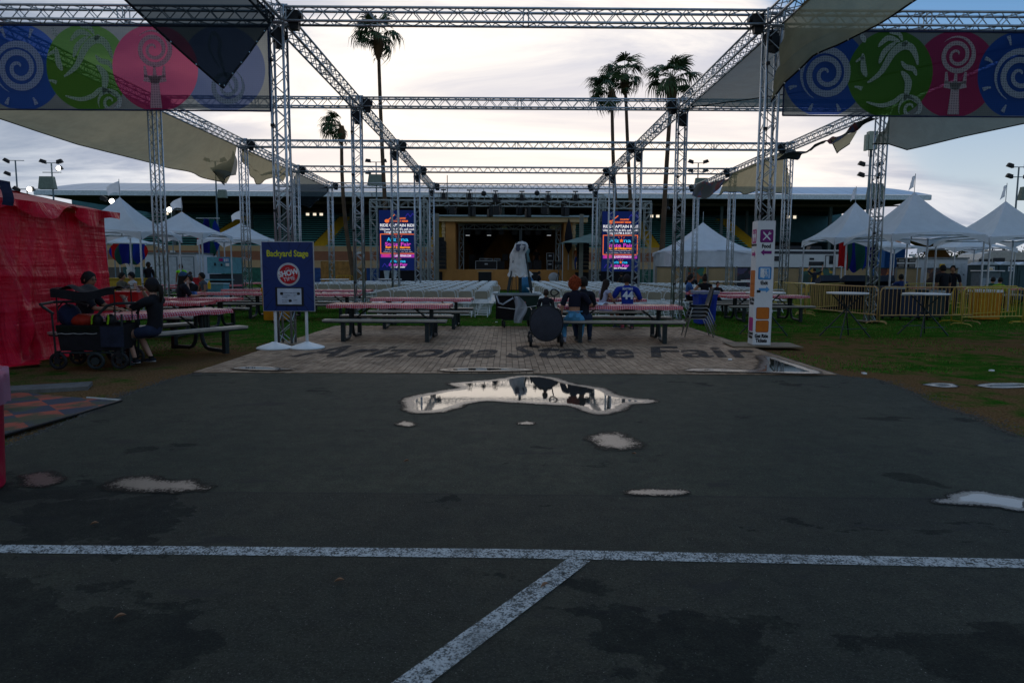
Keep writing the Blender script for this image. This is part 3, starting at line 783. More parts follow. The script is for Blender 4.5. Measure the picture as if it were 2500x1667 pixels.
# seating: one bench row per section
stx = [X(772, GD)-13.9, X(772, GD), X(772, GD)+14.0, X(1602, GD)-11.5, X(1602, GD), X(1856, GD)]
stx = sorted(stx)
NRW = 15; y0, y1 = GD+1.2, GD+15.5; z0_, z1_ = zz(603, GD+1.2), zz(531, GD+15.5)
secs = [gx0]+stx+[gx1-30]
edges = [(a+ (0.9 if i else 0.0), b-0.9) for i, (a, b) in enumerate(zip(secs[:-1], secs[1:]))]
bmesh_cache = {}
for i, (a, b) in enumerate(edges):
    if b-a < 1: continue
    L_ = round(b-a, 2)
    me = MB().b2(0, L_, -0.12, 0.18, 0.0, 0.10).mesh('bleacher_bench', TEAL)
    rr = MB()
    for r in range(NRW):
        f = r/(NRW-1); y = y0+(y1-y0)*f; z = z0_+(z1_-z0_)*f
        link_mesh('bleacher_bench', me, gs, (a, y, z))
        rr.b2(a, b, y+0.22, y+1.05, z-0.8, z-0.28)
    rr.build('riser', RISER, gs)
for sx in stx:
    m = MB()
    for r in range(NRW*2):
        f = r/(NRW*2-1); m.b2(sx-0.85, sx+0.85, y0-0.3+(y1-y0)*f, y0+0.5+(y1-y0)*f, z0_-1.2+(z1_-z0_)*f, z0_-0.05+(z1_-z0_)*f)
    m.build('stair', YEL, gs)
# upper concourse wall with bright openings
cw = GD+17; cz0, cz1 = zz(536, cw), zz(500, cw)
wins = []
for grp in ((754, 771, 787), (1588, 1603, 1618), (1920, 1935), (413, 431, 449)):
    for px in grp: wins.append((X(px, cw), px))
wins.sort()
cx0 = X(185, cw); m = MB(); xs = [cx0]+sum([[w[0]-0.26, w[0]+0.26] for w in wins], [])+[gx1]
wz0, wz1 = zz(530, cw), zz(517, cw)
for i in range(0, len(xs), 2): m.b2(xs[i], xs[i+1], cw, cw+0.3, wz0, wz1)
m.b2(cx0, gx1, cw, cw+0.3, cz0-3, wz0-0.003); m.b2(cx0, gx1, cw, cw+0.3, wz1+0.003, cz1+1.0)
m.build('concourse_wall', DTEAL, gs)
for w, px in wins:
    MB().b2(w-0.24, w+0.24, cw+0.16, cw+0.2, wz0+0.01, wz1-0.01).build('window', E('bright_opening', (1.0, 0.86, 0.66), 1.0), gs)
# front wall bands (butted)
bands = [(603, 616, TAN), (616, 638, BRN), (638, 657, TAN)]
for a, b, mt in bands:
    MB().b2(gx0, gx1-24, GD, GD+0.4, zz(b, GD), zz(a, GD)).build('front_wall', mt, gs)
MB().b2(gx0, gx1-24, GD+0.02, GD+0.42, 0, zz(657, GD)-0.002).build('front_wall', M('lower_wall', (0.10, 0.09, 0.08), 0.9), gs)
m = MB()
for k in range(9):
    x = gx0+12+k*11; m.b2(x-0.3, x+0.3, GD-0.25, GD-0.01, zz(622, GD), zz(616, GD))
m.build('wall_lamp', WHT, gs)
for px in (1083, 1340): MB().b2(X(px, cw)-1.2, X(px, cw)+1.2, cw-0.3, cw-0.02, cz0+0.6, cz0+2.0).build('board', M('dark_board', (0.02, 0.02, 0.025)), gs)
# scattered lamps burning under the roof
for px, py in ((2072, 1000),):
    pass
def lit_lamp(px, py, D, lb, r=0.09):
    p = at(px, py, D)
    o = thing('flood_lamp', lb, 'lamp', p, 0, 'small lit lamps'); MB().ball((0, 0, 0), r, 10, 6).build('bulb', E('lamp_glow', (1.0, 0.93, 0.80), 14.0), o)
    MB().lathe([(r*1.2, 0.0), (r*1.5, 0.12), (r*0.6, 0.3)], 10).build('housing', BLK, o, rot=(R(90), 0, 0)).location = (0, 0.1, 0)
    MB().tube((0, 0.1, 0), (0, 0.1, 1.2), 0.03, n=6).build('bracket', BLK, o)
lit_lamp(908, 506, 60, 'small lit lamp above the left video screen', 0.13)
lit_lamp(1092, 507, 60, 'lit lamp under the roof left of the stage truss', 0.16)
lit_lamp(1273, 508, 60, 'tiny lit lamp above the middle of the stage', 0.08)
lit_lamp(1631, 510, 62, 'small lit lamp beside the right palm trunk', 0.13)
lit_lamp(727, 506, 60, 'small lit lamp left of the near truss tower', 0.12)

# fence cloth along the foot of the grandstand
FD = 66
fc = [(495, 575, (0.020, 0.075, 0.055)), (575, 664, (0.015, 0.06, 0.045)), (664, 783, (0.012, 0.035, 0.11)), (783, 860, (0.17, 0.085, 0.025)), (860, 895, (0.10, 0.06, 0.03)), (895, 960, (0.012, 0.035, 0.11)), (1500, 1545, (0.015, 0.07, 0.05)), (1545, 1600, (0.015, 0.06, 0.045)), (300, 380, (0.02, 0.05, 0.05))]
nmn = ['dark green', 'deep green', 'dark blue', 'rust brown', 'brown', 'navy blue', 'bottle green', 'bottle green', 'dark grey-green']
wh = ['behind the left picnic tables', 'left of the blue sign', 'hidden behind the blue sign', 'just right of the blue sign', 'left of the video screen', 'beside the left video screen', 'right of the right video screen', 'in front of the yellow stair on the right', 'behind the leftmost tents']
for i, (a, b, c) in enumerate(fc):
    xa, xb = X(a, FD), X(b, FD); r = thing('fence_panel', f'{nmn[i]} fence screen {wh[i]}', 'fence', (xa, FD, 0), 0, 'fence screens below the grandstand')
    w = xb-xa-0.03; zt = zz(656 if i != 3 else 640, FD)
    MB().grid(lambda u, v: (u*w, 0.04*math.sin(u*w*3.1+i), 0.05+v*(zt-0.05)), max(4, int(w*3)), 2).build('screen_cloth', M(f'fence_cloth_{i}', mul(c, 1.6), 0.85, 0, 0.35, 3, 0.3, 8), r, True)
    for k in range(int(w/2.4)+1): MB().tube((0.03+k*2.4, 0.1, 0), (0.03+k*2.4, 0.1, zt+0.05), 0.03, n=6).build('post', ALU2, r)

# ================================================================== the stage
SD = 51.0
OCH = M('ochre_stucco', (0.46, 0.215, 0.065), 0.85, 0, 0.12, 1.2, 0.15)
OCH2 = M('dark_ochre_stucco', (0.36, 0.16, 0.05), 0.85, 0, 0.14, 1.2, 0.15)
PTAN = M('pale_tan_trim', (0.55, 0.39, 0.21), 0.8, 0, 0.08, 2)
stage = thing('stage_building', 'ochre stage house with dark opening and pale tan beam', 'stage', (0, SD, 0))
def sb(px0, px1, py0, py1, y0, y1, name, mat, D=SD, stg=stage):
    return MB().b2(X(px0, D), X(px1, D), y0, y1, max(0.0, zz(py1, D)), zz(py0, D)).build(name, mat, stg)
zf = zz(658, SD)     # stage floor
MB().b2(X(1056, SD), X(1437, SD), 0, 14, 0, zf).build('stage_floor', OCH, stage)
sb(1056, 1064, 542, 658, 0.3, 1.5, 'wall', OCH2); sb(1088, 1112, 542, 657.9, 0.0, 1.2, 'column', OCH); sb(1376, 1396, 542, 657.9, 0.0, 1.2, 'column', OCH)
for k in range(16):
    for px in (1083, 1400):
        MB().box((X(px, SD), 0.5, zf+0.12+k*0.235), (0.26 if k % 2 else 0.20, 1.0, 0.21)).build('quoin', PTAN, stage)
sb(1058, 1432, 530, 542, -0.25, 1.4, 'header_beam', PTAN); sb(1056, 1434, 526.5, 530, -0.45, 14, 'roof_edge', M('pale_blue_trim', (0.30, 0.40, 0.44), 0.5))
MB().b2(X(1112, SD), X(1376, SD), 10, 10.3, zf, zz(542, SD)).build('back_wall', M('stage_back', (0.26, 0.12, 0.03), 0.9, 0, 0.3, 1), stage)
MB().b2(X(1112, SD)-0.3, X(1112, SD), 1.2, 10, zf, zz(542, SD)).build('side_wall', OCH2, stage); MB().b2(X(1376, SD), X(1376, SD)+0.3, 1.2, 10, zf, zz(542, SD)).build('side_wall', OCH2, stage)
for a, b in ((1062, 1083), (1400, 1412)):
    m = MB()
sb(1140, 1170, 600, 640, 9.9, 9.97, 'door', M('dark_door', (0.05, 0.05, 0.05))) 
# sub bass bays in the front of the stage
for a, b in ((1168, 1200), (1289, 1318), (1404, 1437), (1060, 1080)):
    MB().b2(X(a, SD), X(b, SD), -0.06, 0.2, 0.0, zz(664, SD)).build('speaker_bay', BLK, stage)
MB().b2(X(1165, SD), X(1203, SD), -0.09, -0.061, zz(664, SD), zz(662.5, SD)).build('bay_trim', PTAN, stage)
# dark heart-shaped drapes hanging at the back
def drape(px, w, D, lb):
    o = thing('stage_drape', lb, 'drape', at(px, 548, D), 0, 'black drapes on the stage')
    h_ = zz(548, D)-zz(622, D)
    def fn(u, v):
        ww = w*(1-v)**0.7; x = (u-0.5)*ww*2
        return (x, 0.12*math.sin(u*19)*(1-v*0.6), -v*h_-0.15*math.cos(u*math.pi*2)*(1-v))
    MB().grid(fn, 28, 10).build('cloth', BLKF, o, True)
drape(1172, 1.9, SD+8.5, 'black pointed drape hanging on the left of the stage back')
drape(1290, 1.9, SD+8.5, 'black pointed drape hanging on the right of the stage back')

BT = M('box_truss_steel', (0.30, 0.34, 0.34), 0.5, 0.5)
def ladder_truss(name, a, b, lb, S=0.17, pitch=0.62, r=0.028, cat='truss', mat=None, grp='stage trusses'):
    a, b = Vector(a), Vector(b); L_ = (b-a).length; o = thing(name, lb, cat, a, 0, grp); o.rotation_euler = (b-a).to_track_quat('X', 'Z').to_euler()
    m = MB()
    for y, z in ((-S, -S), (S, -S), (S, S), (-S, S)): m.tube((0, y, z), (L_, y, z), r, n=5)
    m.build('chord', mat or BT, o)
    m = MB(); n = max(1, round(L_/pitch)); p = L_/n
    for k in range(n+1):
        x = k*p
        for s in (-S, S): m.tube((x, s, -S), (x, s, S), r*0.7, n=4, cap=False); m.tube((x, -S, s), (x, S, s), r*0.7, n=4, cap=False)
        if k < n:
            s2 = -S if k % 2 else S
            for s in (-S, S): m.tube((x, s, s2), (x+p, s, -s2), r*0.6, n=4, cap=False)
    m.build('lacing', mat or BT, o)['kind'] = 'stuff'
    return o
# inner frame in the opening
ladder_truss('stage_truss', (X(1113, SD)+0.3, SD+1.7, zf), (X(1113, SD)+0.3, SD+1.7, zz(548, SD)), 'left upright of the small truss arch on the stage')
ladder_truss('stage_truss', (X(1366, SD), SD+1.7, zf), (X(1366, SD), SD+1.7, zz(548, SD)), 'right upright of the small truss arch on the stage')
ladder_truss('stage_truss', (X(1113, SD)+0.1, SD+1.7, zz(551, SD)), (X(1366, SD)+0.2, SD+1.7, zz(551, SD)), 'top of the small truss arch inside the stage opening')
# roof truss over the stage
TD = 47.5
ladder_truss('stage_truss', (X(1050, TD), TD, zz(481, TD)), (X(1470, TD), TD, zz(483, TD)), 'upper long lighting truss above the stage', 0.24)
ladder_truss('stage_truss', (X(1052, TD-1.5), TD-1.5, zz(498, TD-1.5)), (X(1455, TD-1.5), TD-1.5, zz(499, TD-1.5)), 'lower long lighting truss above the stage', 0.15)
for px, nm in ((1043, 'left'), (1468, 'right')):
    ladder_truss('stage_truss', (X(px, TD), TD, 0), (X(px, TD), TD, zz(480, TD)), f'{nm} ladder upright holding the lighting trusses', 0.20)
# screens
def fx(px, D=46): return X(px, D)
VD = 46.0
SBLUE = E('screen_blue', (0.004, 0.010, 0.060), 1.0)
def screen(pxc, pya, lb, side):
    D = VD; zt, zb = zz(514, D), zz(662, D); w = 91/1667*D; h_ = zt-zb; k = h_/1175.0
    o = thing('video_screen', lb, 'screen', (X(pxc, D), D, zb), 0, 'video screens beside the stage')
    MB().b2(-w/2, w/2, 0.0, 0.15, 0, h_).build('cabinet', BLK, o)
    MB().b2(-w/2+0.02, w/2-0.02, -0.012, -0.001, 0.02, h_-0.02).build('display', SBLUE, o)
    def T(s, yy, hh, col, wd, bold=0.0, x=0.0, nm='lettering'):
        mt = E('led_'+nm+str(col), col, 1.0)
        return text(s, hh, mt, facing((x, -0.02, h_-yy*k)), o, 'lettering', bold, 'CENTER', 0.002, wd)
    WH = (0.80, 0.80, 0.86); OR = (0.85, 0.16, 0.03); CY = (0.03, 0.50, 0.90); MG = (0.62, 0.06, 0.55)
    T('COUNTRY', 165, 0.13, OR, 0.62, 0.008, 0.25); T('CONCERT SERIES', 218, 0.14, OR, 1.15, 0.008, 0.12)
    gm = MB(); gm.ball((-0.70, -0.02, h_-215*k), (0.16, 0.01, 0.12), 10, 6); gm.tube((-0.62, -0.02, h_-195*k), (-0.18, -0.02, h_-90*k), 0.03, n=6)
    gm.build('guitar_logo', E('led_orange', OR, 1.0), o)
    T('RIDE CAPTAIN RIDE', 300, 0.26, WH, w*0.93, 0.006); T("Ultimate 70's & 80's soft rock!", 372, 0.2, WH, w*0.93, 0.003); T('Tonight 6 PM & 8:30 PM', 428, 0.2, WH, w*0.72, 0.003)
    fm = MB(); a, b = h_-468*k, h_-842*k; x = w*0.455
    for (p, q) in (((-x, a), (x, a)), ((x, a), (x, b)), ((x, b), (-x, b)), ((-x, b), (-x, a))):
        c0, c1 = min(p[0], q[0])-0.025, max(p[0], q[0])+0.025; d0, d1 = min(p[1], q[1])-0.025, max(p[1], q[1])+0.025
        fm.b2(c0, c1, -0.022-0.001*(p[0] == q[0]), -0.014, d0, d1)
    fm.build('orange_frame', E('led_orange', OR, 1.0), o)
    def logo(yc, s):
        T('Ariz', yc, 0.34*s, CY, 0.62*s, 0.006, -0.41*s); T('na', yc, 0.34*s, CY, 0.48*s, 0.006, 0.46*s)
        st = MB(); R1, R2 = 0.15*s, 0.075*s; cz = h_-yc*k+0.0
        st.prism([((R1 if i % 2 == 0 else R2)*math.sin(math.pi*i/5)+0.07*s, (R1 if i % 2 == 0 else R2)*math.cos(math.pi*i/5)) for i in range(10)], -0.003, 0.003, facing((0, -0.024, cz)))
        for q in (-40, 0, 40):
            a0 = R(q); st.tube((0.07*s+math.sin(a0)*0.21*s, -0.024, cz+math.cos(a0)*0.21*s), (0.07*s+math.sin(a0)*0.32*s, -0.024, cz+math.cos(a0)*0.32*s), 0.018*s, n=4)
        st.build('star_logo', E('led_orange', (0.9, 0.22, 0.03), 1.0), o)
        T('State Fair', yc+92*s, 0.33*s, MG, 1.72*s, 0.007)
    logo(572, 1.0); T('Russell Dickerson', 722, 0.2, (0.9, 0.27, 0.02), 1.62, 0.012)
    T('For tickets and more information visit azstatefair.com', 768, 0.07, WH, 1.7); T('A State of Wonder - Thu - Sun - Oct - Nov', 806, 0.07, WH, 1.9)
    MB().b2(-w*0.455, w*0.455, -0.018, -0.013, h_-920*k, h_-856*k).build('purple_band', E('led_purple', (0.30, 0.03, 0.33), 1.0), o)
    T('TICKETS', 888, 0.15, (0.85, 0.05, 0.12), 0.50, 0.006, -0.8); T('@ AZSTATEFAIR.COM', 888, 0.15, WH, 1.3, 0.004, 0.22)
    logo(992, 0.72); T('State of Wonder', 1105, 0.16, WH, 0.95, 0.004)
    for xx, yy in ((-w*0.3, 1070), (w*0.33, 100)):
        m = MB(); [m.tube((xx+0.16*i-0.3, -0.016, h_-yy*k+(0.12 if i % 2 else -0.12)), (xx+0.16*(i+1)-0.3, -0.016, h_-yy*k+(-0.12 if i % 2 else 0.12)), 0.025, n=4) for i in range(4)]
        m.build('faint_zigzag', E('led_violet', (0.03, 0.02, 0.28), 1.0), o)
    # dark base under the screen
    b_ = thing('skirted_riser', f'black skirted riser below the {side} video screen', 'riser', (X(pxc, D), D+0.05, 0)); MB().b2(-w/2, w/2, 0, 0.9, 0.0, zb-0.01).build('skirt', BLKF, b_)
screen(972, 514, 'tall blue video screen with the fair logo, left of the stage', 'left')
screen(1513, 514, 'tall blue video screen with the fair logo, right of the stage', 'right')
for (a, b, nm) in ((912, 1036, 'left'), (1463, 1580, 'right')):
    ladder_truss('screen_truss', (X(a, VD), VD+0.3, 0), (X(a, VD), VD+0.3, zz(494, VD)), f'outer ladder upright of the {nm} screen frame' if nm == 'left' else f'inner ladder upright of the {nm} screen frame', 0.22, 0.6)
    ladder_truss('screen_truss', (X(b, VD), VD+0.3, 0), (X(b, VD), VD+0.3, zz(494, VD)), f'inner ladder upright of the {nm} screen frame' if nm == 'left' else f'outer ladder upright of the {nm} screen frame', 0.22, 0.6)
    ladder_truss('screen_truss', (X(a, VD)-0.2, VD+0.3, zz(498, VD)), (X(b, VD)+0.2, VD+0.3, zz(498, VD)), f'top truss across the {nm} video screen', 0.24, 0.6)

# stage lights
LM = MB(); LM.box((0, 0, 0.0), (0.30, 0.24, 0.40), taper=0.85); LM.tube((0, 0, 0.2), (0, 0, 0.45), 0.03, n=6); LM.box((-0.19, 0, 0.05), (0.04, 0.12, 0.42)); LM.box((0.19, 0, 0.05), (0.04, 0.12, 0.42)); LM.box((0, 0, 0.42), (0.34, 0.16, 0.07))
LMm = LM.mesh('moving_head', BLK)
RL = MB().lathe([(0.0, -0.02), (0.17, 0.0), (0.18, 0.10), (0.10, 0.22), (0.0, 0.24)], 14); RL.tube((0, 0, 0.1), (0, 0.3, 0.1), 0.02, n=5); RLm = RL.mesh('par_can', BLK)
spots = [(1083, 470, TD), (1146, 471, TD), (1210, 473, TD), (1274, 474, TD), (1338, 475, TD), (1405, 474, TD)]
for i, (px, py, D) in enumerate(spots):
    o = thing('stage_light', f'black stage light standing on the upper truss, {ORD[i]} from the left', 'stage light', at(px, py+9, D-0.45), 0, 'lights on the upper truss'); link_mesh('lamp_head', LMm, o)
for i, (px, py) in enumerate(((1181, 473), (1311, 472))):
    o = thing('stage_light', f'round blinder lamp on the upper truss, {"left" if i == 0 else "right"} one of two', 'stage light', at(px, py, TD-0.4), 0); link_mesh('lamp_head', RLm, o, rot=(R(90), 0, 0))
low = [1105, 1152, 1196, 1213, 1268, 1289, 1330, 1380]
for i, px in enumerate(low):
    o = thing('stage_light', f'black stage light hanging under the lower truss, {ORD[i]} from the left', 'stage light', at(px, 514+(i % 3)*3, TD-1.6), 0, 'lights under the lower truss'); c_ = link_mesh('lamp_head', LMm, o, scale=1.25+0.2*(i % 2)); c_.rotation_euler = (0, 0, i)
for i, px in enumerate((1142, 1167, 1194, 1224, 1257, 1288, 1314, 1340)):
    o = thing('stage_light', f'light hanging inside the stage opening, {ORD[i]} from the left', 'stage light', at(px, 566, SD+1.7), 0, 'lights hanging in the stage opening'); link_mesh('lamp_head', LMm, o, scale=1.15)
    if i in (2, 0, 7): MB().b2(-0.15, 0.15, -0.16, -0.14, -0.30, -0.26).build('lit_strip', E('soft_white_strip', (0.7, 0.75, 0.8), 0.6), o)
# line arrays / speaker stacks
def pa_stack(px0, px1, pt, pb, lb, D):
    w = (px1-px0)/1667*D; o = thing('speaker_stack', lb, 'speaker', (X((px0+px1)/2, D), D, zz(pb, D)))
    h_ = zz(pt, D)-zz(pb, D); n = 8
    for k in range(n):
        MB().box((0, 0.25, h_*(k+0.5)/n), (w*(1.0 if k < n-1 else 0.6), 0.6, h_/n*0.94), taper=0.93).build('cabinet', BLK, o)
pa_stack(1063, 1089, 580, 657.9, 'tall black speaker stack left of the stage opening', SD-1.0)
pa_stack(1409, 1438, 583, 657.9, 'tall black speaker stack right of the stage opening', SD-1.0)
MB()
# gear on the stage (cases, amps, drum riser)
def case(px0, px1, py0, py1, D, lb, trim=True, col=None):
    w = (px1-px0)/1667*D; h_ = zz(py0, D)-zz(py1, D); o = thing('flight_case', lb, 'case', (X((px0+px1)/2, D), D, zz(py1, D)), 0, 'gear standing on the stage')
    MB().b2(-w/2, w/2, 0, 0.6, 0, h_).build('body', col or M('case_black', (0.02, 0.022, 0.026), 0.5), o)
    if trim:
        m = MB(); t_ = 0.035
        m.b2(-w/2-0.01, w/2+0.01, -0.012, -0.001, h_-t_, h_); m.b2(-w/2-0.01, w/2+0.01, -0.012, -0.001, 0, t_)
        m.b2(-w/2-0.01, -w/2+t_, -0.014, -0.002, t_+0.001, h_-t_-0.001); m.b2(w/2-t_, w/2+0.01, -0.014, -0.002, t_+0.001, h_-t_-0.001); m.build('metal_edge', ALU2, o)
        MB().b2(-0.12, 0.12, -0.03, -0.015, h_*0.55, h_*0.7).build('handle', ALU, o)
case(1161, 1213, 637, 657.9, SD+3, 'wide black flight case in the left middle of the stage')
case(1171, 1202, 631, 636.9, SD+3.2, 'keyboard with bright edges lying on the wide flight case')
case(1206, 1221, 631, 636.9, SD+4, 'small case with bright edges beside the keyboard')
case(1214, 1232, 637, 657.9, SD+3.5, 'dark amplifier right of the wide flight case', False)
case(1226, 1240, 620, 636, SD+5, 'dark amplifier stack behind the flight cases', False)
case(1283, 1300, 637, 657.9, SD+3, 'dark riser right of the wrapped camera', False)
case(1302, 1322, 635, 657.9, SD+3, 'low dark drum riser at the centre right of the stage', False)
case(1334, 1352, 617, 636, SD+3, 'guitar amplifier head on top of a cabinet', True)
case(1335, 1350, 636.5, 657.9, SD+3, 'guitar cabinet at the right of the stage', True)
case(1145, 1160, 622, 657.9, SD+6, 'tall dark case near the left stage wall', False)
# closed dark umbrella standing stage right
o = thing('closed_umbrella', 'closed dark market umbrella on the right edge of the stage', 'umbrella', (X(1386, SD), SD-0.4, zf))
MB().lathe([(0.02, 0.3), (0.03, 1.2), (0.26, 1.7), (0.30, 2.4), (0.18, 3.2), (0.03, 3.7), (0.0, 3.8)], 12).build('canopy', BLKF, o, True); MB().tube((0, 0, 0), (0, 0, 1.3), 0.03).build('pole', ALU2, o)
# antennas / thin masts above the trusses and pale pillars at the wings
for px in (1067, 1418):
    p = thing('pillar', f'pale slanted pillar at the {"left" if px < 1200 else "right"} wing of the stage', 'pillar', (X(px, SD-2), SD-2, 0)); MB().b2(-0.14, 0.14, -0.1, 0.1, 0, zz(522, SD-2)).build('shaft', M('pale_pillar', (0.22, 0.22, 0.19)), p)
p = thing('mast', 'thin mast rising above the stage roof truss', 'mast', (X(1093, 70), 70, 0)); MB().tube((0, 0, 0), (0, 0, zz(429, 70)), 0.07, 0.04, n=6).build('pole', BLK, p)

# ================================================================== palm trees
TRUNK = M('palm_bark', (0.085, 0.055, 0.035), 0.95, 0, 0.35, 1.5, 0.7, 6)
SKIRT = M('dry_palm_skirt', (0.11, 0.065, 0.03), 0.95, 0, 0.35, 4)
FROND = [M('palm_leaf_a', (0.030, 0.060, 0.020), 0.6, 0, 0.3, 3), M('palm_leaf_b', (0.050, 0.085, 0.030), 0.6, 0, 0.3, 3)]
def frond_mesh(seed, droop):
    r = random.Random(seed); m = MB()
    pet = [Vector((0, 0, 0)), Vector((0, 0.55, 0.10)), Vector((0, 1.05, 0.06))]
    m.path(pet, [0.03, 0.022, 0.015], 5)
    c = pet[-1]
    for i in range(17):
        a = R(-95+190*i/16)+r.uniform(-0.05, 0.05); L_ = (1.05-0.25*abs(math.sin(a)))*r.uniform(0.85, 1.1)
        dx, dy = math.sin(a), math.cos(a)
        side = Vector((math.cos(a), -math.sin(a), 0))
        p0 = c; p1 = c+Vector((dx*L_*0.5, dy*L_*0.5, -0.05*droop)); p2 = c+Vector((dx*L_*0.85, dy*L_*0.85, -0.33*droop*L_)); p3 = c+Vector((dx*L_*0.95, dy*L_*0.95, -0.8*droop*L_*r.uniform(0.8, 1.2)))
        w = 0.055
        m.add([p0, p1-side*w, p1+side*w, p2-side*w*0.7, p2+side*w*0.7, p3], [(0, 1, 2), (1, 3, 4, 2), (3, 5, 4)])
    return m
FRM = [frond_mesh(i, 0.5+0.25*i).mesh('frond', FROND[i % 2]) for i in range(5)]
def palm(crown, base, D, lb, wind, n=26, size=1.0, seed=0, skirt=1.0, fl=0.0):
    r = random.Random(seed); c = at(crown[0], crown[1], D); b = at(base[0], base[1], D); b.z = 0
    o = thing('palm_tree', lb, 'palm tree', (b.x, D, 0), 0, 'tall palm trees')
    mid = []
    for i in range(15):
        f = i/14; q = b.lerp(c, f); q.x += (math.sin(f*math.pi)*0.35)*wind
        mid.append(Vector((q.x-b.x, 0, q.z)))
    rad = [(0.20+0.10*math.exp(-i*1.2)+fl*math.exp(-i*0.9))*(1-0.35*i/14) for i in range(15)]
    MB().path(mid, rad, 10).build('trunk', TRUNK, o, True)
    top = mid[-1]
    sk = MB(); s = size
    sk.lathe([(0.14*s, -2.0*s*skirt), (0.30*s, -1.5*s*skirt), (0.42*s, -0.9*s*skirt), (0.34*s, -0.35), (0.22*s, 0.15)], 12, top)
    for i in range(60):
        a = r.uniform(0, 6.28); z = r.uniform(-1.9, -0.2)*s*skirt; q = 0.38*s
        p = top+Vector((math.cos(a)*q*0.8, math.sin(a)*q*0.8, z)); e = p+Vector((math.cos(a)*0.28, math.sin(a)*0.28, -r.uniform(0.2, 0.55)))
        sd_ = Vector((-math.sin(a), math.cos(a), 0))*0.05; sk.add([p-sd_, p+sd_, e], [(0, 1, 2)])
    sk.build('skirt', SKIRT, o)
    n = int(n*0.85); s *= 1.12
    for i in range(n):
        a = 2.399*i+r.uniform(-0.3, 0.3); el = R(62-96*(i/n)**0.9+r.uniform(-8, 8))
        dirv = Vector((math.cos(a)*math.cos(el), math.sin(a)*math.cos(el), math.sin(el)))
        dirv += Vector((wind*0.95, 0, -0.02)); dirv.normalize()
        q = dirv.to_track_quat('Y', 'Z')
        f = link_mesh('frond', FRM[r.randrange(5)], o, top+Vector((0, 0, 0.1))); f.rotation_euler = q.to_euler(); f.scale = (s*r.uniform(0.8, 1.1),)*3
    return o
palm((923, 88), (953, 700), 58, 'tallest palm, its crown behind the front cross beam', -0.35, 26, 1.05, 1, 0.9)
palm((834, 312), (868, 700), 58, 'small lopsided palm blown to the left, beside the second left tower', -1.1, 18, 0.85, 2, 0.7)
palm((1494, 222), (1522, 700), 60, 'shorter of the two crossing palms, leaning left of its neighbour', -0.75, 24, 1.0, 3, 0.8)
palm((1526, 186), (1552, 700), 62, 'taller palm of the crossing pair right of the stage axis', -0.25, 24, 1.0, 4, 0.8)
palm((1641, 196), (1612, 712), 50, 'right hand palm with thick skirt and flared trunk by the white marquee', -0.15, 26, 0.95, 5, 1.0, 0.30)

# ================================================================== light poles
GALV = M('galvanised_pole', (0.14, 0.19, 0.22), 0.6, 0.2)
GREYB = M('grey_green_box', (0.16, 0.20, 0.17), 0.6)
def lamp_pole(px, py, D, lb, heads, box=None, lit=None, basepy=None, r=0.11):
    top = at(px, py, D); o = thing('light_pole', lb, 'light pole', (top.x, D, 0), 0, 'stadium light poles')
    MB().tube((0, 0, 0), (0, 0, top.z), r, r*0.6, n=8).build('pole', GALV, o)
    m = MB(); m.tube((-0.9, 0, top.z), (0.9, 0, top.z), 0.04, n=5)
    if len(heads) > 2: m.tube((-0.9, 0, top.z-0.9), (0.9, 0, top.z-0.9), 0.04, n=5)
    m.build('crossarm', GALV, o)
    for i, (hx, hz, t_) in enumerate(heads):
        h_ = MB().box((0, 0, 0), (0.62, 0.3, 0.34), rot=Matrix.Rotation(t_, 3, 'Y'), taper=0.75).build('lamp_head', BLK, o, loc=(hx, 0, top.z+hz))
        if lit == i: MB().ball((0, -0.12, -0.02), 0.2, 10, 6).build('lens', E('lamp_glow', (1.0, 0.93, 0.80), 14.0), h_)
    if box: MB().box((box[0], 0, top.z+box[1]), (box[2], 0.5, box[3]), taper=0.8).build('equipment_box', GREYB, o)
H4 = [(-0.8, 0.15, 0.3), (0.8, 0.15, -0.3), (-0.8, -0.8, 0.3), (0.8, -0.8, -0.3)]
H2 = [(-0.8, 0.15, 0.3), (0.8, 0.15, -0.3)]
lamp_pole(37, 392, 72, 'thin light pole at the far left with two side lamps', [(-0.9, 0.0, 0.5), (-0.9, -1.3, 0.4)])
lamp_pole(125, 398, 68, 'light pole above the red stall with a big floodlight box', H2+[(0.75, -0.5, -0.3)], (-0.5, -1.9, 1.6, 1.2), 2)
lamp_pole(66, 462, 60, 'short light pole with a glowing lamp above the red stall', [(-0.9, 0, 0.6), (0.3, 0, -0.2)], None, 1, r=0.09)
lamp_pole(525, 394, 70, 'light pole seen through the tan shade cloth', H2, (0.6, -3.2, 0.9, 0.8))
lamp_pole(918, 396, 75, 'light pole between the left palms with a dark box', [(-0.85, 0.15, 0.1), (0.85, 0.15, -0.1), (-0.85, -1.1, 0.1)], (0, -1.9, 1.9, 1.2))
lamp_pole(1705, 398, 75, 'light pole in front of the right end of the cross beams', H4, (0.4, -2.2, 1.6, 1.2))
lamp_pole(2126, 404, 62, 'light pole right beside the outer right tower', H4, (0.55, -2.3, 1.5, 1.4))
lamp_pole(2488, 408, 64, 'tall light pole at the right edge with a floodlight box', H4, (1.2, -2.4, 2.0, 1.2))
lamp_pole(272, 488, 58, 'short lit lamp pole behind the leftmost white tent', [(-0.6, 0.1, 0.5), (0.1, -0.1, -0.2)], None, 1, r=0.05)
lamp_pole(418, 512, 58, 'short lit lamp pole beside the second white tent', [(-0.1, 0.0, 0.2)], None, 0, r=0.05)
p = at(2128, 345, 45); o = thing('antenna_pole', 'slim pole carrying a pale green cell antenna by the right tower', 'antenna pole', (p.x, 45, 0))
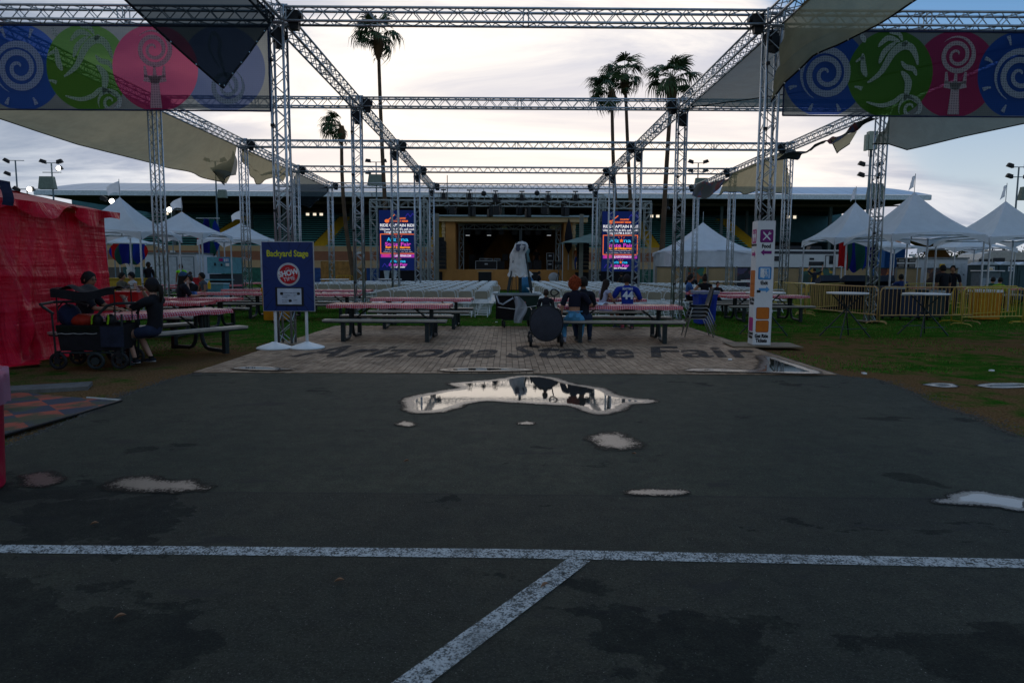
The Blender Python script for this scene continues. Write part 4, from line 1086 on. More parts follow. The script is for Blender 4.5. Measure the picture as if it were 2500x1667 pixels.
MB().tube((0, 0, 0), (0, 0, p.z), 0.10, 0.08, n=8).build('pole', GALV, o); MB().b2(-0.25, 0.30, -0.2, 0.2, p.z-0.55, p.z+0.6).build('antenna_box', M('pale_green_box', (0.30, 0.34, 0.28), 0.6), o)
MB().b2(-0.42, -0.28, -0.15, 0.15, p.z-0.6, p.z+0.4).build('antenna_panel', M('pale_green_box', (0.3, 0.34, 0.28)), o)
m = MB(); [m.path([(0.1*i-0.2, -0.1, p.z-0.55), (0.12*i-0.25, -0.2, p.z-1.0), (0.02, -0.05, p.z-0.95)], 0.02, 5) for i in range(5)]; m.build('cable_loops', BLK, o)
# ================================================================== shade cloths and banners
TANS = FAB('tan_shade_cloth', (0.30, 0.255, 0.15), 0.10, 0.62, 0.10, (0.75, 0.70, 0.55))
TEALS = FAB('grey_green_shade_cloth', (0.13, 0.16, 0.15), 0.06, 0.55, 0.10)
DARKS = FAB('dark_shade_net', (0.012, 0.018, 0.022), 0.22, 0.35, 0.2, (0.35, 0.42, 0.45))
HEM = M('black_hem', (0.006, 0.007, 0.009), 0.8)
GROM = M('grommet', (0.7, 0.7, 0.68), 0.3, 0.8)
def sail(lb, fn, mat, nu=48, nv=16, hem=(('v', 1.0),), group='shade cloths on the truss frame', eyelets=True, name='shade_cloth'):
    c = fn(0.5, 0.5); o = thing(name, lb, 'shade cloth', c, 0, group)
    m = MB(); m.grid(lambda u, v: fn(u, v)-c, nu, nv); m.build('cloth', mat, o, True)
    hm = MB(); gm = MB()
    for ax, val in hem:
        pts = [(fn(i/nu, val) if ax == 'v' else fn(val, i/nu))-c for i in range(nu+1)]
        inn = [(fn(i/nu, val*0.985+0.0075) if ax == 'v' else fn(val*0.985+0.0075, i/nu))-c for i in range(nu+1)]
        hm.path(pts, 0.017, 5)
        if eyelets:
            for i in range(3, nu, 6): gm.ball(pts[i]+Vector((0, -0.02, 0)), 0.016, 6, 4)
    if hm.v: hm.build('hem', HEM, o)['kind'] = 'stuff'
    if gm.v: gm.build('eyelets', GROM, o)['kind'] = 'stuff'
    return o
def ruffle(p, a=0.05, f=1.2): return Vector((mnoise.noise(p*f)*a, mnoise.noise(p*f+Vector((5, 1, 2)))*a, mnoise.noise(p*f+Vector((1, 7, 3)))*a))
zt_ = ZT-0.27
def bil(A, B, C, D, u, v): return A.lerp(B, u).lerp(D.lerp(C, u), v)
# S1 dark net, front left
A = Vector((XL+0.02, 13.25, zt_)); T_ = at(545, 216, 11.6); Q = Vector((XL-0.1, 8.4, zt_+0.05)); P_ = at(60, -215, 8.7)
def s1(u, v):
    p = bil(Q, A, T_, P_, u, v); p.z -= 0.25*math.sin(math.pi*u)*math.sin(math.pi*v); return p+ruffle(p, 0.02)
sail('black see-through shade net hanging in a point before the left banner', s1, DARKS, 40, 24, (('v', 1.0), ('u', 1.0), ('v', 0.0)))
# S2 long tan cloth on the outer left truss
def lerpn(keys, t):
    i = t*(len(keys)-1); k = min(int(i), len(keys)-2); return keys[k].lerp(keys[k+1], i-k)
up2 = [Vector((XOL-0.12, 12.6, zt_)), Vector((XOL-0.12, 20.0, zt_)), Vector((XOL-0.12, 26.6, zt_))]
lo2 = [at(-210, 235, 14.5), at(0, 290, 17.3), at(95, 322, 18.8), at(190, 353, 20.3), at(350, 393, 23.2), at(450, 418, 25.0), at(545, 447, 26.2)]
def s2(u, v):
    p = lerpn(up2, u).lerp(lerpn(lo2, u), v); w = math.sin(math.pi*v)
    p.z -= 0.28*w; p += ruffle(p, 0.10*w, 0.7)
    if u > 0.70: p.z -= 0.10*math.sin((u-0.70)*42)*v*(1-v)*3; p.x += 0.12*math.sin((u-0.7)*40+2)*v
    return p
sail('long tan shade cloth sagging from the outer left truss', s2, TANS, 80, 18)
# end edge of S2: folded grey corner
def s2b(u, v):
    a = at(570, 368, 26.6).lerp(at(575, 424, 26.6), v); b = at(520, 412, 26.0).lerp(at(545, 447, 26.2), v); p = a.lerp(b, u); p.y += 0.3*math.sin(u*4+v*3); return p+ruffle(p, 0.12, 1.5)
sail('grey folded corner flap of shade cloth by the second outer left tower', s2b, TEALS, 16, 12, (('u', 1.0), ('v', 1.0)))
up3 = [Vector((XOL-0.1, 27.0, zt_)), Vector((XOL-0.1, 33.2, zt_))]
lo3 = [at(588, 388, 27.3), at(604, 420, 28.5), at(627, 446, 30.0), at(655, 436, 31.5), at(690, 438, 33.0)]
def s3(u, v):
    p = lerpn(up3, u).lerp(lerpn(lo3, u), v); p.z -= 0.14*math.sin(v*11+u*5)*math.sin(math.pi*v); return p+ruffle(p, 0.18*v, 1.1)
sail('tan wrinkled shade cloth on the third bay of the outer left truss', s3, TANS, 36, 18)
up4 = [Vector((XOL-0.1, 33.8, zt_)), Vector((XOL-0.1, 39.4, zt_))]
lo4 = [at(700, 470, 34.0), at(722, 492, 35.5), at(752, 505, 37.0), at(780, 488, 38.2), at(802, 462, 39.3)]
def s4(u, v):
    p = lerpn(up4, u).lerp(lerpn(lo4, u), v); p.z -= 0.12*math.sin(v*9)*math.sin(math.pi*v); return p+ruffle(p, 0.15*v, 1.1)
sail('dark shade cloth on the last bay of the outer left truss', s4, DARKS, 28, 14)  # dark net cloth, like the front left one
# S5 big tan drape, front right
Af = Vector((XR+0.12, 13.2, zt_+0.03)); Qf = Vector((XR+0.12, 8.4, zt_+0.03))
lo5 = [at(2560, -160, 8.6), at(2390, -75, 9.5), at(2240, 0, 10.6), at(2110, 78, 11.7), at(1985, 140, 12.4), at(1920, 195, 12.9), at(1882, 244, 13.15)]
def s5(u, v):
    top = Qf.lerp(Af, u); low = lerpn(lo5, u); p = top.lerp(low, v)
    w = math.sin(math.pi*v); p.z -= 0.20*w*(1-u*0.6)
    p += Vector((0.0, 0.10*math.sin(v*16+u*9), 0.06*math.sin(v*22+u*7)))*w*u
    return p+ruffle(p, 0.05, 1.5)
sail('large tan shade cloth tied down to the near right tower', s5, TANS, 60, 26, (('v', 1.0),))
# S6 flat teal-grey cloths over the right bays
def flat(x0, x1, ya, yb, sag):
    def fn(u, v):
        p = Vector((x0+(x1-x0)*u, ya+(yb-ya)*v, zt_+0.02)); p.z -= sag*math.sin(math.pi*u)*math.sin(math.pi*v)
        return p+ruffle(p, 0.03, 0.8)
    return fn
sail('grey-green shade cloth stretched flat over the front right bay', flat(XR+0.1, XOR-0.1, 13.7, 20.0, 0.10), TEALS, 40, 30, (('v', 1.0), ('v', 0.0)))
cb_ = MB().path([Vector((XR+0.15, 19.8, zt_-0.05)), Vector((7.4, 17, zt_-0.28)), Vector((XOR-0.2, 14.0, zt_-0.05))], 0.014, 5).build('cable', BLK); tag(cb_, 'black cable strung diagonally below the flat right shade cloth', 'cable')
# S7 right outer drape
up7 = [Vector((XOR+0.12, 13.4, zt_)), Vector((XOR+0.12, 19.9, zt_))]
lo7 = [at(2720, 245, 14.5), at(2500, 302, 16.3), at(2350, 334, 17.8), at(2260, 356, 19.0), at(2215, 366, 19.6), at(2170, 352, 19.9), at(2130, 352, 20.0)]
def s7(u, v):
    p = lerpn(up7, u).lerp(lerpn(lo7, u), v); w = math.sin(math.pi*v); p.z -= 0.22*w
    p.z += 0.10*math.sin(v*10+u*14)*w*u; return p+ruffle(p, 0.10*w, 0.8)
sail('grey-green shade cloth bunched against the outer right tower', s7, FAB('olive_shade_cloth', (0.17, 0.18, 0.14), 0.05, 0.6, 0.1), 60, 18)
# S8 dark rolled cloth with a loose tan flap
def s8(u, v):
    a = at(2150, 286, 20.6); b = at(1862, 388, 26.4); top = a.lerp(b, u); top.x = XOR-0.2+0.3*u
    k = [at(2142, 292, 20.6), at(2085, 326, 21.8), at(2010, 350, 23.4), at(1950, 372, 24.8), at(1850, 396, 26.5)]
    p = top.lerp(lerpn(k, u), v); p += Vector((0, 0.15*math.sin(v*6+u*12), 0.07*math.sin(u*26))) * v
    return p+ruffle(p, 0.12, 1.6)
mt8 = NT('dark_striped_cloth'); P = mt8.sep(mt8.obj)
cc = mt8.mix(mt8.step(mt8.noise(1.1, 2), 0.50, 0.56), (0.020, 0.030, 0.032), mt8.mix(mt8.step(mt8.noise(2.3, 1, off=(4, 4, 4)), 0.48, 0.52), (0.10, 0.012, 0.015), (0.02, 0.035, 0.09)))
M8 = mt8.done(mt8.bsdf(cc, 0.85))
sail('dark rolled cloth with red and blue stains on the outer right truss', s8, M8, 40, 10, ())
def s8b(u, v):
    return bil(at(2028, 340, 23.0), at(2090, 322, 21.9), at(2072, 352, 22.2), at(2044, 374, 22.6), u, v)+Vector((0, 0.08*math.sin(u*5), 0))
sail('loose tan triangular flap hanging below the rolled dark cloth', s8b, TANS, 10, 10, (('v', 1.0), ('u', 0.0)))
up9 = [Vector((XOR-0.1, 27.0, zt_)), Vector((XOR-0.1, 33.2, zt_))]
lo9 = [at(1936, 470, 27.2), at(1880, 470, 28.6), at(1820, 468, 30.4), at(1770, 468, 32.0), at(1750, 480, 33.0)]
def s9(u, v):
    p = lerpn(up9, u).lerp(lerpn(lo9, u), v); p.z += 0.14*math.sin(v*8+u*10)*math.sin(math.pi*v); return p+ruffle(p, 0.15*v, 1.2)
sail('tan wrinkled shade cloth on the third bay of the outer right truss', s9, TANS, 36, 18)
def s10(u, v):
    top = at(1790, 432, 33.6).lerp(at(1700, 450, 38.5), u); low = at(1790, 436, 33.6).lerp(at(1690, 478, 38.2), u)
    p = top.lerp(low, v); p.z -= 0.75*math.sin(math.pi*min(1, u*1.05))**1.0*v*u; p += Vector((0, 0.2*math.sin(v*5+u*5), 0)); return p+ruffle(p, 0.15, 1.2)
sail('dark teardrop of loose cloth with colour stains on the far right truss', s10, M8, 30, 12, ())

# printed mesh banners
def banner(x0, x1, y, ztop, zbot, lb, order, first_cx, dx, mat_seed):
    o = thing('banner', lb, 'banner', (x0, y, zbot), 0, 'printed mesh banners on the front beam')
    w = x1-x0; h_ = ztop-zbot; r_ = h_*0.515
    cols_ = {'blue': (0.012, 0.060, 0.26), 'green': (0.050, 0.145, 0.018), 'pink': (0.27, 0.024, 0.085), 'slate': (0.045, 0.075, 0.17)}
    t = NT('banner_print_'+mat_seed); P = t.sep(t.obj); c = None
    base = (0.165, 0.185, 0.19)
    cur = t.mix(t.step(t.noise(1.2, 4), 0.3, 0.7), mul(base, 0.9), mul(base, 1.1))
    for i, (nm, prio) in sorted(enumerate(order), key=lambda q: q[1][1]):
        cxx = first_cx+dx*i-x0; dd = t.math('SQRT', t.math('ADD', t.math('POWER', t.math('SUBTRACT', P[0], cxx), 2.0), t.math('POWER', t.math('SUBTRACT', P[2], h_*0.5), 2.0)))
        cur = t.mix(t.step(dd, r_+0.006, r_-0.006), cur, cols_[nm])
    wx = t.math('ABSOLUTE', t.math('SINE', t.math('MULTIPLY', P[0], 85))); wz = t.math('ABSOLUTE', t.math('SINE', t.math('MULTIPLY', P[2], 85)))
    weave = t.step(t.math('MULTIPLY', wx, wz), 0.1, 0.6, 0.75, 1.0)
    cw_ = t.mix(1.0, cur, t.mix(weave, (0, 0, 0), (1, 1, 1)), 'MULTIPLY')
    df = t.shader('ShaderNodeBsdfDiffuse', Color=cw_); tl = t.shader('ShaderNodeBsdfTranslucent', Color=cur)
    tint = t.mix(0.18, cur, (1, 1, 1)); 
    tr = t.shader('ShaderNodeBsdfTransparent', Color=t.mix(0.88, (1, 1, 1), t.mix(1.0, cur, (2.0, 2.0, 2.0), 'MULTIPLY')))
    m1 = t.mixs(0.50, df, tl); MBN = t.done(t.mixs(0.22, m1, tr))
    MB().grid(lambda u, v: (u*w, 0.03*math.sin(u*9)*math.sin(v*3.1)+0.015*mnoise.noise(Vector((u*8, v*3, 1))), v*h_+ (0.02*math.sin(u*11) if v < 0.01 else 0)), 60, 12).build('printed_mesh', MBN, o, True)
    hm = MB(); hm.tube((0, 0, h_), (w, 0, h_), 0.02, n=5); hm.tube((0, 0, 0), (w, 0, 0), 0.016, n=5); hm.tube((0, 0, 0), (0, 0, h_), 0.016, n=5); hm.tube((w, 0, 0), (w, 0, h_), 0.016, n=5)
    hm.build('hem', M('navy_hem', (0.01, 0.02, 0.06), 0.7), o)
    tm_ = MB()
    for i in range(int(w/0.41)): tm_.path([(0.2+i*0.41, 0, h_+0.0), (0.22+i*0.41, -0.05, h_+0.08), (0.2+i*0.41, 0.06, h_+0.13)], 0.006, 4)
    tm_.build('cable_ties', BLK, o)['kind'] = 'stuff'
    # white motifs: flat print pieces a few millimetres in front of the mesh
    t = NT('banner_white_'+mat_seed); wx = t.sep(t.obj)
    dots = t.N.new('ShaderNodeTexVoronoi'); dots.inputs['Scale'].default_value = 22; dots.inputs['Randomness'].default_value = 0.1; t.L.new(t.obj, dots.inputs['Vector'])
    cc_ = t.mix(t.step(dots.outputs['Distance'], 0.28, 0.38), (0.34, 0.40, 0.40), (0.66, 0.72, 0.70))
    MW = t.done(t.mixs(0.12, t.mixs(0.68, t.shader('ShaderNodeBsdfDiffuse', Color=cc_), t.shader('ShaderNodeBsdfTranslucent', Color=cc_)), t.shader('ShaderNodeBsdfTransparent', Color=(1, 1, 1))))
    def ribbon(pts, ws, name):
        m = MB(); n = len(pts); L_ = []; 
        for i in range(n):
            a = Vector(pts[max(0, i-1)]); b = Vector(pts[min(n-1, i+1)]); t_ = (b-a).normalized(); nn_ = Vector((-t_.y, t_.x)); wv = ws(i/(n-1)) if callable(ws) else ws
            p = Vector(pts[i]); L_ += [p+nn_*wv/2, p-nn_*wv/2]
        L_ = [q for q in L_]
        vs = [(min(max(q.x, 0.02), w-0.02), -0.042, min(max(q.y, 0.03), h_-0.03)) for q in L_]
        m.add(vs, [(2*i, 2*i+1, 2*i+3, 2*i+2) for i in range(n-1)]); return m.build(name, MW, o)
    def spiral(cx_, cz, R0, turns, wd, a0=0.0, n=70, tail=0.75):
        pts = []
        for i in range(n):
            f = i/(n-1); a = a0+f*turns*2*math.pi; rr = 0.03+(R0-0.03)*f**tail; pts.append((cx_+math.cos(a)*rr, cz+math.sin(a)*rr))
        ribbon(pts, lambda f: wd*(0.25+1.1*f**0.5 if f < 0.8 else (1.24)*(1-f)/0.2*1.0+0.1), 'spiral_motif')
    def smooth(ps, k=6):
        out = []
        for i in range(len(ps)-1):
            p0 = Vector(ps[max(0, i-1)]); p1 = Vector(ps[i]); p2 = Vector(ps[i+1]); p3 = Vector(ps[min(len(ps)-1, i+2)])
            for j in range(k):
                t_ = j/k; out.append(0.5*((2*p1)+(-p0+p2)*t_+(2*p0-5*p1+4*p2-p3)*t_*t_+(-p0+3*p1-3*p2+p3)*t_**3))
        out.append(Vector(ps[-1])); return out
    lens = lambda wd: (lambda f: wd*(0.12+math.sin(math.pi*min(1, f*0.96+0.02))**0.8))
    for i, (nm, prio) in enumerate(order):
        c0 = first_cx+dx*i-x0; cz = h_*0.5
        if nm == 'blue':
            spiral(c0, cz-0.02, r_*0.62, 2.55, 0.105, 0.8)
            for q in range(8):
                a = 2*math.pi*q/8+0.39; ribbon([(c0+math.cos(a)*r_*0.74, cz-0.02+math.sin(a)*r_*0.74), (c0+math.cos(a)*r_*0.83, cz+math.sin(a)*r_*0.83), (c0+math.cos(a)*r_*0.94, cz+math.sin(a)*r_*0.94)], lambda f: 0.03+0.045*f, 'ray_motif')
        elif nm == 'green':
            s = r_
            for pts, wd in (([(-0.55, -0.22), (-0.25, 0.02), (0.0, 0.45), (0.22, 0.62), (0.42, 0.60), (0.55, 0.42), (0.62, 0.20)], 0.13), ([(0.22, 0.62), (0.34, 0.74)], 0.08), ([(-0.35, 0.60), (-0.12, 0.80), (0.16, 0.72)], 0.09), ([(-0.30, 0.22), (-0.18, 0.50), (0.08, 0.72)], 0.09), ([(-0.10, 0.92), (0.12, 0.90), (0.22, 0.74)], 0.07), ([(0.22, 0.28), (0.34, 0.15), (0.52, 0.10), (0.60, -0.05)], 0.09), ([(0.24, 0.05), (0.42, -0.20), (0.36, -0.62)], 0.12), ([(-0.70, 0.45), (-0.66, 0.10), (-0.58, -0.08)], 0.10), ([(-0.76, 0.88), (-0.66, 0.70)], 0.09)):
                ribbon([Vector((c0, cz))+p*s for p in smooth(pts)], lens(wd*s*1.25), 'horse_motif')
            spiral(c0+0.52*s, cz-0.80*s, 0.30*s, 1.5, 0.07, 0.5); ribbon([Vector((c0, cz))+p*s for p in smooth([(-0.55, -0.66), (-0.2, -0.74), (0.1, -0.66), (0.35, -0.5), (0.7, -0.7)])], lens(0.10*s), 'wave_motif')
        elif nm == 'pink':
            spiral(c0, cz+0.42*r_, r_*0.44, 2.3, 0.075, 0.5)
            s = r_
            ribbon([(c0, cz-0.98*s), (c0, cz-0.6*s), (c0, cz-0.35*s), (c0, cz-0.18*s)], lambda f: (0.28-0.16*f if f < .5 else 0.12+0.5*(f-.5)*2*0.42)*s, 'fork_handle_motif')
            for q in (-0.21, 0, 0.21): ribbon([(c0+q*s, cz-0.22*s), (c0+q*s*1.05, cz-0.08*s), (c0+q*s*1.1, cz+0.04*s)], lambda f: (0.10-0.05*f)*s, 'fork_tine_motif')
            ribbon([(c0-0.26*s, cz-0.24*s), (c0, cz-0.30*s), (c0+0.26*s, cz-0.24*s)], 0.15*s, 'fork_motif')
        else:
            s = r_; spiral(c0+0.1*s, cz-0.42*s, 0.42*s, 2.0, 0.08, 1.2); ribbon([Vector((c0, cz))+p*s for p in smooth([(-0.05, 0.0), (-0.28, 0.45), (-0.18, 0.8), (-0.02, 0.62), (-0.05, 0.3), (0.15, -0.35), (0.28, -0.55)])], lens(0.08*s), 'clef_motif')
    return o
BY = 13.32
pz = lambda py: at(400, py, BY).z
bt, bb = at(300, 63, BY).z, at(300, 269, BY).z
xb = lambda px: at(px, 165, BY).x
banner(xb(-135), xb(657), BY, bt, bb, 'printed banner with coloured circles left of the near left tower, fork and spiral motifs', [('slate', 0), ('blue', 0), ('green', 1), ('pink', 2), ('slate', 0.5)], xb(-115), xb(55)-xb(-110), 'L')
banner(xb(1916), xb(2690), BY, bt, bb-0.02, 'printed banner with coloured circles right of the near right tower, horse and fork motifs', [('blue', 0), ('green', 2), ('pink', 1), ('blue', 3)], xb(2016), xb(2165)-xb(2007), 'R')

# ================================================================== picnic tables
t = NT('gingham_oilcloth'); 
P = t.sep(t.obj)
gx_ = t.math('GREATER_THAN', t.math('FRACT', t.math('MULTIPLY', P[0], 22.0)), 0.60); gy_ = t.math('GREATER_THAN', t.math('FRACT', t.math('MULTIPLY', t.math('ADD', P[1], P[2]), 22.0)), 0.60)
gg = t.math('MULTIPLY', t.math('ADD', gx_, gy_), 0.5)
c = t.mix(gg, (0.40, 0.012, 0.03), (0.68, 0.50, 0.48)); c = t.mix(t.step(gg, 0.2, 0.3), (0.42, 0.008, 0.025), t.mix(t.step(gg, 0.7, 0.8), (0.44, 0.05, 0.07), (0.56, 0.38, 0.37)))
c = t.mix(t.step(t.noise(2.2, 4), 0.5, 0.72, 0, 0.25), c, (0.25, 0.12, 0.10))
MCLOTH = t.done(t.bsdf(c, 0.22, normal=t.bump(t.noise(9, 3), 0.25, 0.01), Specular_IOR_Level=0.7))
TL = 2.52
def table_parts():
    P_ = {}
    for k in range(3): pass
    P_['tabletop'] = (MB().b2(-TL/2, TL/2, -0.38, 0.38, 0.70, 0.745), STEELBLK)
    # fitted cloth: flat top, crimped hem hanging a little
    def cl(u, v):
        x = (u-0.5)*(TL+0.05)
        if v < 0.12: f = 1-v/0.12; return (x, -0.405-0.02*f+0.007*math.sin(u*95)*f, 0.757-0.075*f-0.008*math.sin(u*31)*f)
        if v > 0.88: f = (v-0.88)/0.12; return (x, 0.405+0.02*f+0.007*math.sin(u*95)*f, 0.757-0.075*f)
        y = -0.405+(v-0.12)/0.76*0.81; return (x, y, 0.757+0.004*mnoise.noise(Vector((x*3, y*3, 1))))
    m = MB().grid(cl, 90, 14)
    for s in (-1, 1): m.grid(lambda u, v: (s*(TL/2+0.026+0.012*v), -0.405+0.81*u, 0.757-0.065*v-0.008*math.sin(u*20)*v), 20, 2)
    P_['tablecloth'] = (m, MCLOTH)
    return P_
def picnic_table(lb, loc, rz):
    o = thing('picnic_table', lb, 'picnic table', loc, rz, 'picnic tables with red gingham cloths')
    for k, (m, mt) in PT.items(): link_mesh(k, m, o)
    for s in (-1, 1): link_mesh('bench', BEN, o, (0, s*0.70, 0)); 
    for s in (-1, 1):
        link_mesh('leg', LEGM, o, (s*0.86, 0, 0)); link_mesh('brace', BRAM, o, (s*0.86, 0, 0), 0 if s > 0 else math.pi)
    return o
PT = {k: (m.mesh(k, mt, False), mt) for k, (m, mt) in table_parts().items()}
bn = MB(); bn.b2(-TL/2, TL/2, -0.135, 0.135, 0.432, 0.47); bn.b2(-TL/2+0.01, TL/2-0.01, -0.12, 0.12, 0.405, 0.4315, 1)
BEN = bn.mesh('bench', [WOODT, STEELBLK])
lg = MB()
for s in (-1, 1):
    pts = [(0.0, s*0.075, 0.70), (0.0, s*0.075, 0.42), (0.0, s*0.085, 0.26), (0, s*0.12, 0.16), (0, s*0.19, 0.085), (0, s*0.28, 0.055), (0, s*0.69, 0.045)]
    lg.path(pts, 0.036, 8)
    lg.b2(-0.04, 0.04, s*0.72-0.045, s*0.72+0.045, 0.0, 0.40); lg.b2(-0.055, 0.055, s*0.70-0.10, s*0.70+0.10, 0.392, 0.404)
lg.b2(-0.04, 0.04, -0.33, 0.33, 0.655, 0.698)
LEGM = lg.mesh('leg', STEELBLK)
BRAM = MB().tube((-0.03, 0, 0.40), (-0.42, 0, 0.70), 0.018, n=6).mesh('brace', STEELBLK)
def tbl(pxl, pxr, py, lb, rz=0.0, z=0.757):
    p = onz((pxl+pxr)/2, py, z)
    return picnic_table(lb, (p.x, p.y+0.40*math.cos(rz), 0), rz)
TB = []
TB.append(tbl(796, 1099, 744, 'picnic table on the pavers, front one left of the middle', R(-1)))
TB.append(tbl(907, 1148, 729, 'picnic table standing behind the front left one on the paver edge', R(-1)))
TB.append(tbl(1362, 1673, 747, 'picnic table with the red haired woman on its bench', R(-2)))
TB.append(tbl(1342, 1572, 730, 'picnic table where the blue jersey wearer sits', R(0)))
TB.append(picnic_table('slanted picnic table beside the red stall with the wagon', (-6.02, 11.62, 0), R(60)))
rest_t = [(535, 722, 707, 'picnic table just left of the blue sign, one behind the orange bin'), (738, 884, 708, 'picnic table half hidden by the blue sign, farther of the two on its right'), (690, 848, 717, 'picnic table half hidden by the blue sign, nearer of the two on its right'), (458, 632, 715, 'picnic table right of the couple by the slim tent pole'), (320, 552, 728, 'picnic table in front of the couple, with pale cloth corner'), (225, 458, 738, 'picnic table right behind the seated cap wearer'), (530, 662, 690, 'far picnic table left of the blue sign by the teal food stand'), (470, 560, 695, 'far picnic table with the yellow bottle'), (290, 420, 685, 'far picnic table in front of the white trailer doors'), (262, 392, 701, 'far picnic table of the couple by the red stall'),
          (1683, 1850, 714, 'picnic table with the dark haired woman behind the blue bin'), (1764, 1985, 722, 'picnic table passing behind the white sign column'), (2200, 2330, 682, 'picnic table under the large right tent'), (2395, 2560, 690, 'picnic table with pink cloth at the right edge, by the lime shirt'), (2330, 2500, 702, 'picnic table behind the yellow barricades')]
for i, (a, b, py, lb) in enumerate(rest_t):
    p = onz((a+b)/2, py, 0.757)
    rz = R((-3, 2, -2, 3, -2, 1, 0, 3, 1, -2, -4, 3, 0, 4, 2)[i])
    D = p.y; 
    if D > 36: D = 30+ (D-36)*0.1; p = at((a+b)/2, 690, D)
    TB.append(picnic_table(lb, (p.x, D+0.4, 0), rz))

# ================================================================== folding chairs
CW = M('chair_back_painted_shade', (0.40, 0.36, 0.29), 0.42, 0, 0.08, 5)  # backrest: shade on the white chair painted in as a darker tan
CF = M('chair_painted_lit_white', (0.76, 0.78, 0.78), 0.35, 0.1, 0.08, 5)  # seat and frame: sky light on them put into a brighter white
def chair_meshes():
    bk = MB(); bk.grid(lambda u, v: ((u-0.5)*0.40, -0.245+0.03*math.cos((u-0.5)*2.6)-0.045*v, 0.57+0.22*v-0.025*(abs(u-0.5)*2)**4*v), 8, 4)
    bk.grid(lambda u, v: ((0.5-u)*0.40, -0.256+0.03*math.cos((u-0.5)*2.6)-0.045*v, 0.57+0.22*v-0.025*(abs(u-0.5)*2)**4*v), 8, 4)
    st = MB(); st.prism([(x*0.5, y) for x, y in ((-0.74, -0.17), (-0.82, 0.0), (-0.78, 0.2), (-0.5, 0.235), (0.5, 0.235), (0.78, 0.2), (0.82, 0), (0.74, -0.17), (0.4, -0.2), (-0.4, -0.2))], 0.425, 0.447)
    fr = MB()
    a = [(-0.215, 0.20, 0.0), (-0.215, 0.0, 0.40), (-0.215, -0.19, 0.70), (-0.20, -0.265, 0.80), (-0.15, -0.285, 0.828), (0.15, -0.285, 0.828), (0.20, -0.265, 0.80), (0.215, -0.19, 0.70), (0.215, 0.0, 0.40), (0.215, 0.20, 0.0)]
    fr.path(a, 0.0125, 6)
    lg_ = MB()
    for s in (-1, 1): lg_.tube((s*0.195, -0.30, 0.0), (s*0.195, 0.14, 0.43), 0.0115, n=6)
    lg_.tube((-0.195, -0.245, 0.06), (0.195, -0.245, 0.06), 0.009, n=5); lg_.tube((-0.215, 0.175, 0.05), (0.215, 0.175, 0.05), 0.009, n=5); lg_.tube((-0.195, -0.15, 0.155), (0.195, -0.15, 0.155), 0.009, n=5)
    return bk, st, fr, lg_
cbk, cst, cfr, clg = chair_meshes()
CMs = [('backrest', cbk.mesh('backrest', CW)), ('seat', cst.mesh('seat', CF)), ('frame', cfr.mesh('frame', CF)), ('leg_frame', clg.mesh('leg_frame', CF))]
allm = MB()
for q, mi_ in ((cbk, 0), (cst, 1), (cfr, 1), (clg, 1)): allm.add(q.v, q.f, mi_)
CALL = allm.mesh('folding_chair', [CW, CF])
seats = []
y_first = onz(1100, 772).y
def block(nm, xs_of, r0, r1, skip=lambda r, k: False):
    for r in range(r0, r1):
        y = y_first+r*0.97
        xs = xs_of(r)
        for k, x in enumerate(xs):
            if skip(r, k): continue
            seats.append((y+random.uniform(-0.05, 0.05), x+random.uniform(-0.03, 0.03), random.uniform(-0.07, 0.07), nm, r, k))
xl_ = X(1196, y_first)-0.25
block('left middle block', lambda r: [xl_-0.52*k for k in range(7 if r < 9 else 9)], 0, 20)
xr_ = X(1335, y_first)+0.3
block('right middle block', lambda r: [xr_+0.52*k for k in range(3, 8) if r >= 0] if r == 0 else [xr_+0.52*k for k in range(9)], 0, 20)
block('far left block', lambda r: [xl_-0.52*7-1.1-0.52*k for k in range(8)], 9, 18)
block('far right block', lambda r: [xr_+0.52*9+0.9+0.52*k for k in range(6)], 3, 16)
# two chairs by the aisle
seats.append((y_first+7.5, X(1207, y_first+7.5), 0.1, 'aisle', 7, 0)); seats.append((y_first+7.5, X(1318, y_first+7.5), -0.1, 'aisle', 7, 1))
print('CHAIRS', len(seats), seats[0][0], max(s[0] for s in seats))
seats.sort()
left_over = MB()
for i, (y, x, rz, nm, r, k) in enumerate(seats):
    if i < 300:
        if nm == 'aisle': lb = f'white folding chair standing alone at the aisle, {"left" if k == 0 else "right"} side'
        else: lb = f'white folding chair in the {nm}, {ORD[k]} from the aisle in the {ORD[min(r, 19)]} row'
        if i < 60:
            o = thing('folding_chair', lb, 'folding chair', (x, y, 0), rz, 'white folding chairs facing the stage')
            for nm2, me in CMs: link_mesh(nm2, me, o)
        else:
            o = link_mesh('folding_chair', CALL, None, (x, y, 0), rz); tag(o, lb, 'folding chair', 'white folding chairs facing the stage')
    else:
        R_ = Matrix.Rotation(rz, 3, 'Z'); left_over.add([R_ @ Vector(p)+Vector((x, y, 0)) for p in allm.v], allm.f); left_over.m[-len(allm.m):] = allm.m
if left_over.v: o = left_over.build('folding_chairs', [CW, CF]); o['kind'] = 'stuff'; o['group'] = 'white folding chairs facing the stage'

